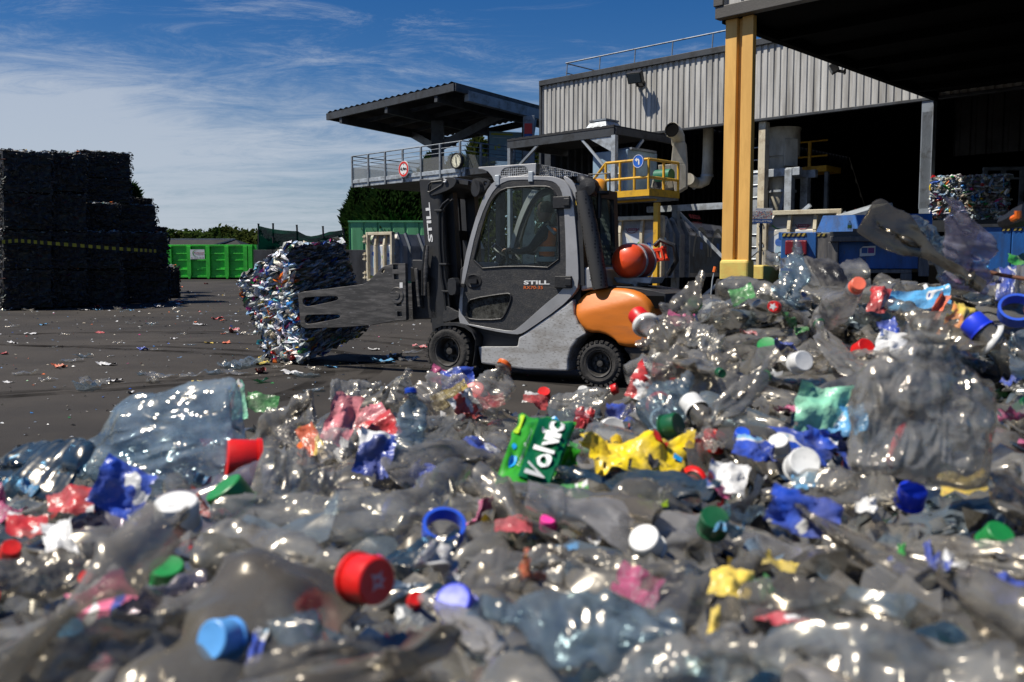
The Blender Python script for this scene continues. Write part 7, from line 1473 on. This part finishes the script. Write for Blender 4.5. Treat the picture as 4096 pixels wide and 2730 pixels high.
# ------------------------------------------------------------------ caps and rings
CAPM = mk(cap_geo((0,0,-.008), (0,0,1)), "bottle_closure", white0, True, 40); CAPH = mk(cap_geo((0,0,-.008), (0,0,1), hollow=True), "bottle_closure", white0, True, 40)
mb = MB(); N = 36; vs = []
for i in range(N):
    a = 2*math.pi*i/N
    for q in ((.0155,-.003), (.0185,-.003), (.0185,.003), (.0155,.003)): vs.append((math.cos(a)*q[0], math.sin(a)*q[0], q[1]))
mb.add(vs, [(i*4+k, i*4+(k+1) % 4, ((i+1) % N)*4+(k+1) % 4, ((i+1) % N)*4+k) for i in range(N) for k in range(4)]); RINGM = mk(mb, "cap_ring", white0, True, 40)
def loose(mesh, name, px, py, dia, m, face, label, cat, k=.93, d=None, group="loose caps on the heap", squash=1.0):
    d = d or hd(px, py+dia*.4)*(k+.03); p = P(*D(px, py), d); s = dia*4096/2353/FPX*d/.032; o = bpy.data.objects.new(name, mesh); col.objects.link(o); f = Vector(face).normalized()
    o.matrix_world = Matrix.Translation(p) @ f.to_track_quat('Z', 'Y').to_matrix().to_4x4() @ Matrix.Diagonal((s, s*squash, s, 1)); slot(o, m); HERO.append((px, py, dia*.5, dia*.4)); return tag(o, label, cat, group), p
def hc(px, py, dia, c, face, label=None, nm=None, hollow=False, k=.93, d=None):
    lb = label or unique_label(f"loose {c.replace('royal','royal blue').replace('lightblue','light blue').replace('darkgreen','deep green')} screw cap", P(*D(px, py), hd(px, py)), LMK)
    o, p = loose(CAPH if hollow else CAPM, "bottle_closure", px, py, dia, CAPC[c], face, lb, "cap", k, d)
    if nm: LMK.append((nm, p))
    return o
big = hc(846,1332,116,'red',(.74,-.66,.10),"biggest red cap, its shaded top stamped with a pale emblem",None,k=.84); HERO[-1] = (830, 1352, 105, 95)
# pale emblem on the big red cap: a stubby six-pointed mark
mb = MB(); F = Face(mb, 0, 0, 0); F.p = lambda u, v, l=0.0: (u*.011, v*.011, .0094+l)
out = [(-.62,-.75),(-.2,-.55),(.2,-.55),(.62,-.75),(.42,-.25),(.85,0),(.42,.25),(.62,.75),(.2,.55),(-.2,.55),(-.62,.75),(-.42,.25),(-.42,-.25)]
mb.poly([(x*.008, y*.008) for x, y in out], [[(-.0022,-.0012),(.0022,-.0012),(.0022,.0012),(-.0022,.0012)]], 0, .0002); mb.v = [(x, z, .0093+y) for x, y, z in mb.v]
mb.build("emblem", surf('emblem', (.55,.33,.34), .5, bump=0), big)
for px, py, dia, c, f, lb, nm, ho in ((407,1178,104,'white',(.05,-.25,.95),"wide white screw cap lying face up among red ribbons","the wide white cap",False),(528,1140,98,'green',(-.45,-.2,.75),"tilted green screw cap beside a wide white one","the tilted green cap",False),(552,1062,108,'red',(-.9,-.35,.1),"split red cap standing on edge near the biggest blue bottle","the split red cap",False),
        (505,1470,98,'lightblue',(-.45,-.8,.3),"light blue cap standing on edge low on the heap","the light blue cap",False),(1845,1068,76,'white',(-.05,-.85,.5),"flat white cap facing outward below the mound","the flat white cap",False),(1840,832,50,'white',(.2,-.9,.3),"small white cap facing outward on the mound slope","the small white cap",False),(1545,978,58,'darkgreen',(.7,-.6,.3),"deep green cap behind the white ring","the deep green cap by the ring",False)):
    hc(px, py, dia, c, f, lb, nm, ho, .88 if py > 1400 else .91)
for px, py, dia, c, f in ((1092,908,58,'red',(-.3,-.6,.7)),(1985,802,44,'red',(.2,-.8,.5)),(1790,1022,48,'white',(-.3,-.5,.8)),(1405,990,62,'white',(.1,-.9,.3)),(2095,1138,66,'royal',(0,-.5,.85)),(955,1378,38,'red',(.2,-.7,.6)),(1260,1200,40,'pink',(0,-.4,.9)),(1640,1200,70,'darkgreen',(0,-.6,.8)),(385,1318,80,'green',(.1,-.35,.9)),(25,1265,46,'red',(.4,-.5,.7)),(200,1330,36,'red',(0,-.7,.5)),(2290,655,46,'white',(-.5,-.8,.2)),(1705,1000,36,'blue',(0,-.6,.8)),(2290,1235,70,'green',(.2,-.6,.8)),(1595,700,36,'green',(.3,-.7,.4)),(700,1030,34,'orange',(0,-.5,.8)),(1250,905,30,'red',(0,-.6,.7)),(1340,900,26,'white',(0,-.6,.7))): hc(px, py, dia, c, f)
clip = hc(1048,1392,96,'royal',(-.25,-.55,.6),"royal blue split cap low between grey bottles","the royal blue split cap")
for px, py, dia, c, f, lb, nm in ((1520,965,42,'white',(-.2,-.9,.35),"white plastic ring with a dark hole","the white ring"),(2336,714,62,'blue',(-.3,-.7,.65),"thick bright blue ring handle at the mound's outer end","the blue ring handle"),(1020,1215,80,'blue',(.1,-.55,.85),"open bright blue neck ring on a dark blue bottle","the open blue ring")):
    d = hd(px, py)*.93; m = CAPC[c]; o, p = loose(RINGM, "cap_ring", px, py, dia*1.1, m, f, lb, "ring", .93, None, "plastic rings on the heap"); o.scale.z *= 2.2; LMK.append((nm, p))
# ------------------------------------------------------------------ printed labels and wrappers
def sheet(name, corners, m, label, cat, amp=.012, n=18, group=None, seed=0, curl=0.0, marks=(), d=None, k=.94, torn=.0):
    """crumpled sheet over 4 corners seen at display pixels (lower, lower, upper, upper); marks: (points or text spec, material)"""
    c = []
    for q in corners: dd = (d if d else hd(q[0], q[1])*k)+(q[2] if len(q) > 2 else 0); c.append(P(*D(q[0], q[1]), dd))
    cen = sum(c, Vector())/4; nr = (c[1]-c[0]).cross(c[3]-c[0]).normalized()
    if nr.y > 0: nr = -nr
    sz = ((c[1]-c[0]).length+(c[3]-c[0]).length)/2; o = Vector((seed*3.1, seed*1.7, 0))
    def f(u, v, l=0.0):
        p = lerp(lerp(c[0], c[1], u), lerp(c[3], c[2], u), v); q = Vector((u*2.3, v*2.3, 0))+o
        h = amp*(1.4*noise.noise(q)+.9*abs(noise.noise(q*2.2))+.35*noise.noise(q*5))+curl*sz*((u-.5)**2*2)
        e = max(abs(u-.5), abs(v-.5))*2; ed = (.05 if e > .9 else 0)*sz
        return p+nr*(h+l)-cen+Vector((noise.noise(q*2+Vector((5,0,0))), 0, noise.noise(q*2+Vector((0,5,0)))))*ed
    mb = MB(); vs = [f(i/n, j/n) for i in range(n+1) for j in range(n+1)]; fs = []
    for i in range(n):
        for j in range(n):
            e = max(abs((i+.5)/n-.5), abs((j+.5)/n-.5))*2
            if torn and e > .8 and noise.noise(Vector((i*.45, j*.45, seed))) > .5-torn: continue
            fs.append((i*(n+1)+j, (i+1)*(n+1)+j, (i+1)*(n+1)+j+1, i*(n+1)+j+1))
    mb.add(vs, fs); ob = mb.build(name, m, None, smooth=True, angle=180); ob.location = cen; tag(ob, label, cat, group)
    for nm, spec, mm in marks:
        mb = MB()
        if isinstance(spec[0], str):
            t_, u0, v0, w, h, turn, sh, bo = spec; v_, f_, _ = text_geo(t_, sh, bo)
            mb.add([f(u0+(x*w if not turn else -y*h), v0+(y*h if not turn else x*w), .0055) for x, y in v_], f_)
        else:
            u0, v0, u1, v1 = spec[:4]; N = 10; circ = len(spec) > 4
            if circ: mb.add([f((u0+u1)/2, (v0+v1)/2, .0016)]+[f((u0+u1)/2+(u1-u0)/2*math.cos(2*math.pi*i/20), (v0+v1)/2+(v1-v0)/2*math.sin(2*math.pi*i/20), .0016) for i in range(20)], [(0, 1+i, 1+(i+1) % 20) for i in range(20)])
            else: mb.add([f(u0+(u1-u0)*i/N, v0+(v1-v0)*j/N, .0025) for i in range(N+1) for j in range(N+1)], [(i*(N+1)+j, (i+1)*(N+1)+j, (i+1)*(N+1)+j+1, i*(N+1)+j+1) for i in range(N) for j in range(N)])
        q = mb.build(nm, mm, ob, recalc=False, smooth=not isinstance(spec[0], str), angle=180)
    xs = [q[0] for q in corners]; ys_ = [q[1] for q in corners]; HERO.append((sum(xs)/4, sum(ys_)/4, (max(xs)-min(xs))*.45, (max(ys_)-min(ys_))*.45)); return ob, cen
G1 = surf('water_green', hexlin((52,150,40)), .3, bump=.1, dirt=hexlin((30,110,35)), amt=.35, scale=20); G2 = surf('water_deep', hexlin((8,92,56)), .3, bump=.1); DROP = surf('water_drop', hexlin((40,160,230)), .3, bump=0); LIME = surf('lime', hexlin((175,210,40)), .3, bump=0); INKW = surf('ink_white', (.72,.74,.72), .4, bump=0)
o, p = sheet("bottle_label", ((1142,1098),(1258,1134),(1322,980,.10),(1196,946,.12)), G1, "green crumpled water label lettered Volvic in white", "label", .008, 22, None, 4, -.12, (("deep_panel", (.36,.04,.96,.97), G2), ("lettering", ("Volvic",.84,.06,.88,.40,True,.25,.035), INKW), ("drop", (.10,.22,.24,.36,1), DROP), ("drop", (.06,.42,.15,.50,1), DROP), ("drop", (.55,.93,.72,1.0,1), DROP), ("strip", (.02,.62,.10,.95), LIME), ("small_print", ("Natural Power",.33,.2,.5,.07,True,0,0), INKW)), d=.93); LMK.append(("the green Volvic label", p))
o, _ = sheet("bottle_label", ((1235,1130),(1320,1105),(1330,1030),(1290,1020)), G1, "loose green flap beside the lettered water label", "label", .012, 12, None, 9, .2, d=1.0)
YB = print_film('bag_yellow', [hexlin(c) for c in ((245,212,8),(238,205,10),(228,190,15),(50,45,15),(230,140,30))], scale=16)
o, p = sheet("wrapper_bag", ((1370,1062),(1560,1104),(1592,1030,.1),(1325,1000,.1)), YB, "bright yellow crumpled bag, the largest yellow piece", "bag", .02, 26, None, 12, .1, (("red_print", (.62,.55,.78,.72), M['red']), ("blue_print", (.86,.5,.95,.68), DROP), ("black_print", (.60,.1,.72,.28), M['ink_black'])), d=.90, torn=.2); LMK.append(("the large yellow bag", p))
HS = [(160,1152,105,58,'red',10,"curled red ribbon next to a blue foil piece",None),(62,1210,95,48,'red',-5,"red wrapper strip at the heap's outer edge",None),(140,1245,72,92,'white',12,"white paper torn to a point, shining in the sun","the pointed white paper"),(395,1243,95,36,'red',-30,None,None),(282,1128,125,120,'blue',-25,"crumpled shiny blue foil below the big blue bottle","the shiny blue foil"),
 (785,965,66,120,'pink2',-20,"salmon pink torn label standing up","the salmon torn label"),(850,960,80,50,'pink2',25,"salmon pink label folded over beside its twin",None),(872,990,92,62,'redwhite',28,"red label with white letter strokes between salmon and blue ones","the red lettered label"),(862,1045,84,105,'bluewhite',-12,"blue and white label hanging below the red lettered one",None),(765,1020,80,70,'greyfilm',10,None,None),(716,1012,44,70,'orange',30,None,None),(1010,864,48,36,'pink',-25,"magenta scrap peeping up before the forklift's front wheel","the magenta scrap"),(1052,872,76,50,'blue',8,"blue label with pale letters on a clear bottle",None),(1036,912,92,42,'yellow',25,"yellow tapered label near the bright blue cap",None),(1068,930,60,56,'redwhite',-60,None,None),(1343,960,44,46,'red',-10,"small red block-like wrapper above the yellow bag",None),(1425,950,70,40,'bluewhite',-8,None,None),(1412,1100,80,34,'orange',-28,"bright orange strip below the yellow bag",None),(1480,1085,62,30,'green',-20,None,None),(1300,1145,110,50,'greenwhite',10,"green and white label wound on a squashed neck",None),(1670,1100,90,70,'white',-10,"white printed bag with lime and pink spots",None),(1665,1125,44,30,'pink',-40,None,None),
 (1885,945,120,110,'mint',-8,"mint green drink pouch on the mound slope","the mint pouch"),(1945,970,95,70,'sky',14,"sky blue label half round beside the mint pouch",None),(1732,1030,86,48,'blue',-20,None,None),(1886,1015,82,46,'blue',-12,"royal blue crumpled label below the mint pouch",None),(1842,1182,168,92,'blue',-18,"largest blue wrapper, half buried under grey bottles","the largest blue wrapper"),(2062,795,95,66,'white',-15,"white crumpled bag with a navy corner on the mound","the white crumpled bag"),(2042,758,44,44,'blue',20,None,None),(2108,690,150,46,'sky',8,"sky blue film strip across the mound top","the sky blue film"),(2205,742,62,90,'yellow',-30,"yellow and red torn label on a smoky bottle",None),(2150,712,24,80,'orange',-28,"narrow orange strap on the mound",None),(1706,680,56,40,'greenwhite',20,None,None),(2022,688,44,62,'red',-15,"red wrapper standing behind the coral cap",None),(1562,738,60,30,'pink',-10,"pink scrap above the forklift's tail lamp corner",None),
 (240,1375,140,84,'pinkwhite',32,"pink and white torn label on the violet bottle",None),(1682,1338,96,70,'yellow',-12,"lumpy yellow wrapper on the lower heap","the lumpy yellow wrapper"),(1792,1298,78,22,'yellow',-22,None,None),(1758,1345,34,40,'green',20,None,None),(1180,1205,86,30,'redpale',-6,None,None),(2300,1352,84,60,'blue',-25,None,None),(2192,1290,60,28,'white',-15,None,None),(2072,1272,18,48,'green',-6,None,None),(2132,1268,16,50,'blue',8,None,None),(1800,1412,130,24,'redpale',-5,None,None),(1642,1428,22,62,'yellow',-12,None,None),(602,928,74,38,'green',-12,"leafy green film beside the big blue bottle's rim",None),(548,920,36,88,'mint',8,"pale translucent film strip standing up at the heap edge",None),(1500,862,80,58,'redwhite',-30,None,None),(1472,898,44,60,'redwhite',70,None,None),(1850,1108,60,34,'sky',10,None,None),(1300,1262,60,18,'sky',5,None,None),(2250,600,44,24,'sky',-25,None,None),(2340,598,50,24,'green',-5,"green label with pale letters at the mound's outer top",None),(2312,650,90,36,'bluewhite',-12,None,None),(1330,1032,44,22,'greenwhite',0,None,None),(1130,925,60,30,'red',10,None,None),(1232,918,60,26,'redwhite',-20,None,None),(590,1490,30,90,'blue',-15,None,None),(160,1440,60,30,'sky',10,None,None),(1500,1158,70,16,'lime',-5,"thin lime green strip between grey bottles",None),(1990,1165,50,30,'white',10,None,None)]
LAB['pink2'] = pr('label_salmon', (222,120,130), (228,125,135), (215,150,150), (190,90,100)); LAB['greyfilm'] = PET['milky']; LAB['greenwhite'] = pr('label_greenwhite', (40,150,60), W_, (120,200,60), (30,120,60)); LAB['pinkwhite'] = pr('label_pinkwhite', W_, (225,100,140), (60,80,170), (200,40,60), scale=14); LAB['redpale'] = pr('label_redpale', (190,60,70), (200,90,95), W_); LAB['lime'] = LIME
CN = {'red': "red wrapper", 'white': "white paper", 'blue': "blue wrapper", 'pink2': "salmon label", 'redwhite': "red and white label", 'bluewhite': "blue and white label", 'greyfilm': "milky film", 'orange': "orange wrapper", 'pink': "pink film", 'yellow': "yellow wrapper", 'green': "green film", 'greenwhite': "green and white label", 'mint': "mint film", 'sky': "sky blue film", 'pinkwhite': "pink and white label", 'redpale': "faded red film", 'lime': "lime strip", 'milky': "milky film"}
def rot_corners(x, y, w, h, a, dd=0):
    c, s = math.cos(R(a)), math.sin(R(a)); return [(x+u*w/2*c+v*h/2*s, y-(u*w/2*s-v*h/2*c)*1.0, (-.015 if v > 0 else .015)+dd) for u, v in ((-1,1),(1,1),(1,-1),(-1,-1))]
for i, (x, y, w, h, c, a, lb, nm) in enumerate(HS):
    sc_d = hd(x, y+h*.5+8)*1.03
    o, p = sheet("plastic_wrapper", rot_corners(x, y, w, h, a), LAB[c], None, "wrapper", .13*min(w, h)*4096/2353/FPX*sc_d+.002, 14, "wrappers and labels on the heap", 20+i, .12 if i % 3 else -.2, k=.93, torn=.04, d=sc_d*.93)
    o['label'] = lb or unique_label(CN[c], p, LMK)
    if nm: LMK.append((nm, p))
# rusty wire sticking out over the mound
t = thing("rusty_wire", "rusty wire sticking out sideways over the mound top", "wire", (0,0,0))
a, b, c_ = P(*z7(1900, 752), 1.55), P(*z7(2180, 790), 1.5), P(*z7(2420, 830), 1.45); mb = MB(); mb.tube([a, lerp(a, b, .5)+Vector((0,0,.003)), b, c_], .0035, 7); mb.build("strand", surf('rust', (.12,.045,.02), .8), t, smooth=True); mb = MB(); mb.tube([a, a+Vector((-.012,0,.006)), a+Vector((-.02,0,-.004)), a+Vector((-.008,0,-.01))], .0035, 6); mb.build("hook_end", bpy.data.materials['rust'], t, smooth=True)
# dark branch-like strap with an orange stripe at the mound's outer top
t = thing("torn_strap", "dark torn strap with an orange stripe at the mound's outer top", "strap", (0,0,0))
q = [P(*z7(2190, 375), 1.75), P(*z7(2260, 355), 1.72), P(*z7(2320, 330), 1.7), P(*z7(2400, 300), 1.68)]; mb = MB(); mb.tube(q, [.012,.016,.02,.022], 8); mb.build("band", M['black'], t, smooth=True); q = [P(*z7(2265, 348), 1.68), P(*z7(2305, 325), 1.66), P(*z7(2305, 285), 1.66)]; mb = MB(); mb.tube(q, .006, 7); mb.build("stripe", CAPC['orange'], t, smooth=True)
# ------------------------------------------------------------------ filling: every other bottle, label and cap lying on the heap
rg = random.Random(42); placed = []
def free(px, py, rx, ry, k):
    for hx_, hy_, a, b in HERO:
        if ((px-hx_)/(a+rx*k))**2+((py-hy_)/(b+ry*k))**2 < 1: return False
    return True
def scatter(n, sx, sy, hk, y_hi=1640, tries=14000, rng=None):
    out = []
    for _ in range(tries):
        if len(out) >= n: break
        px = (rg.uniform(*rng[rg.randrange(len(rng))]) if rng else rg.uniform(-120, 2470) if rg.random() < .72 else rg.uniform(1440, 2470)); py = interp(SIL, px)+(16 if px < 1440 else -6)+(y_hi-interp(SIL, px))*rg.random()**1.35; d = hd(px, py); ax, ay = sx*2091/d, sy*2091/d
        if any(((px-q[0])/ax)**2+((py-q[1])/ay)**2 < 1 for q in out): continue
        if not free(px, py, ax*.5, ay*.5, hk): continue
        out.append((px, py, d))
    return out
mats = ['clear']*6+['grey']*8+['smoke']*9+['blue']*2+['milky']*2+['darkblue']+['violet']
def lay_bottle(px, py, d, sink, lo, hi):
    m = rg.choice(mats); p = P(*D(px, py), d); L_ = rg.uniform(lo, hi); w = L_*rg.uniform(.29, .41); a = rg.uniform(0, 6.28); e = .04
    n_ = Vector((heap_z(p.x-e, p.y)-heap_z(p.x+e, p.y), heap_z(p.x, p.y-e)-heap_z(p.x, p.y+e), 2*e)).normalized(); n_ = (n_+Vector((0,0,.4))).normalized()
    up = (n_+Vector((rg.gauss(0,.24), rg.gauss(-.2,.28), 0))).normalized(); ax = Vector((math.cos(a), math.sin(a)*.55, rg.gauss(0,.06))); ax = (ax-up*ax.dot(up)*.85).normalized(); q = p-n_*sink
    bottle(q-ax*L_/2, q+ax*L_/2, w, up, rg.choice((0,1,1,3,3,4,5,5,7,7,8,9,9)), PET[m], unique_label(TINT[m]+" crushed bottle", q, LMK), CAPC[rg.choice(('red','white','green','blue','royal','white'))] if rg.random() < .10 and d > .8 else None, CAPC[rg.choice(('red','blue','green','white'))] if rg.random() < .16 and d > .75 else None, LAB[rg.choice(('red','blue','green','white','sky','redwhite','bluewhite','pinkwhite'))] if rg.random() < .12 and d > .75 else None)
PRI = [(1238,1075,120,120), (1455,1065,140,70), (2130,960,170,190), (350,1030,190,100), (1845,1080,60,50), (955,950,55,70)]
HERO += PRI; HS_ = HERO; HERO = [h for h in HERO if h[1] > 1150]+PRI
under = scatter(165, .078, .031, .10, 1720); HERO = HS_
for px, py, d in under: lay_bottle(px, py, d, .030, .23, .34)
for px, py, d in scatter(64, .12, .05, 0, 1720, 9000, ((-950, -160), (2500, 3450))): lay_bottle(px, py, d, .02, .23, .34)
over = scatter(72, .09, .034, .5, 1640)
for px, py, d in over: lay_bottle(px, py, d, .010, .18, .28)
cs = ['red','blue','white','green','sky','redwhite','bluewhite','yellow','pink','orange','mint','milky','milky','greenwhite','red','blue','white']
for i, (px, py, d) in enumerate(scatter(46, .06, .034, .3, 1400)):
    c = rg.choice(cs); p = P(*D(px, py), d*.985); s = rg.uniform(.025, .055); o = scrap(SCRAP[rg.randrange(8)], LAB.get(c, PET['milky']), p+Vector((0,0,.012)), s, (rg.gauss(.35,.5), rg.gauss(0,.5), rg.uniform(0,6.28)), None, "wrapper", "wrappers and labels on the heap", "plastic_wrapper", rg.uniform(1, 2.2)); o['label'] = unique_label("small "+CN[c], p, LMK)
for i, (px, py, d) in enumerate(scatter(15, .09, .05, .5, 1380)):
    c = rg.choice(('red','red','blue','white','white','green','royal','lightblue','darkgreen')); hc(px, py, rg.uniform(.024,.032)*2091/d, c, (rg.gauss(0,.5), -.5+rg.gauss(0,.4), .7), None, None, rg.random() < .3, .975)
# torn crumpled film that fills the gaps
def film_mass(name, mat, n, seed, label):
    r = random.Random(seed); mb = MB()
    for q in range(n):
        px = r.uniform(-1100, 3600); s0 = interp(SIL, px); py = s0+10+(1700-s0)*r.random()**1.4; d = hd(px, py); p = P(*D(px, py), d); p.z -= r.uniform(.018, .05)
        a = r.uniform(0, 6.28); tl = r.gauss(0, .35); u = Vector((math.cos(a), math.sin(a), math.sin(tl)*.4)).normalized(); v = Vector((-math.sin(a)*math.cos(tl), math.cos(a)*math.cos(tl), math.sin(tl))).normalized(); w = u.cross(v); L1, L2 = r.uniform(.07, .2), r.uniform(.05, .13); N = 11; o = Vector((q*1.7, seed, 0)); vs = []
        for i in range(N):
            for j in range(N):
                e = Vector((i/(N-1)-.5, j/(N-1)-.5, 0)); k = 1+.3*noise.noise(e*3+o); f = e*4+o; h = .022*abs(noise.noise(f))+.014*abs(noise.noise(f*2.3))+.012*noise.noise(f*.6)
                vs.append(p+u*e.x*L1*k+v*e.y*L2*k+w*h*1.6)
        mb.add(vs, [(i*N+j, (i+1)*N+j, (i+1)*N+j+1, i*N+j+1) for i in range(N-1) for j in range(N-1)])
    tag(mb.build(name, mat, None, recalc=False, smooth=True, angle=180), label, None, None, 'stuff')
film_mass("clear_film", PET['clear'], 330, 5, "crumpled clear film filling the gaps of the heap"); film_mass("dusty_film", PET['grey'], 270, 6, "dusty film filling the gaps of the heap"); film_mass("blue_film", PET['blue'], 90, 7, "bluish film filling the gaps of the heap")
# shredded film between the bottles
mb = MB(); mb.c = []; rg = random.Random(77)
for _ in range(4800):
    px = rg.uniform(-1100, 3600); s0 = interp(SIL, px); py = s0-4+(1720-s0)*rg.random()**1.5; d = hd(px, py); p = P(*D(px, py), d); p.z += rg.uniform(-.05, -.008); u = Vector((rg.gauss(0,1), rg.gauss(0,1), rg.gauss(0,.45))).normalized(); v = u.cross(Vector((rg.gauss(0,.5), rg.gauss(0,.5), 1))).normalized(); L_ = rg.uniform(.012, .045); W2 = L_*rg.uniform(.2, .7); n_ = u.cross(v); c = rcol(rg, .12, .5 if rg.random() < .3 else .12); vs = []  # most shreds near-black, gap shade put into their colour
    for i in range(4):
        for j in range(3): vs.append(p+u*(i/3-.5)*L_+v*(j/2-.5)*W2+n_*L_*(.25*math.sin(i*1.7+j)+.12*rg.uniform(-1,1)))
    mb.add(vs, [(i*3+j, (i+1)*3+j, (i+1)*3+j+1, i*3+j+1) for i in range(3) for j in range(2)]); mb.c += [c]*12
tag(mb.build("film_shreds", M['flake'], None, recalc=False, smooth=True, angle=180), "shredded film filling the gaps between the bottles", None, None, 'stuff')
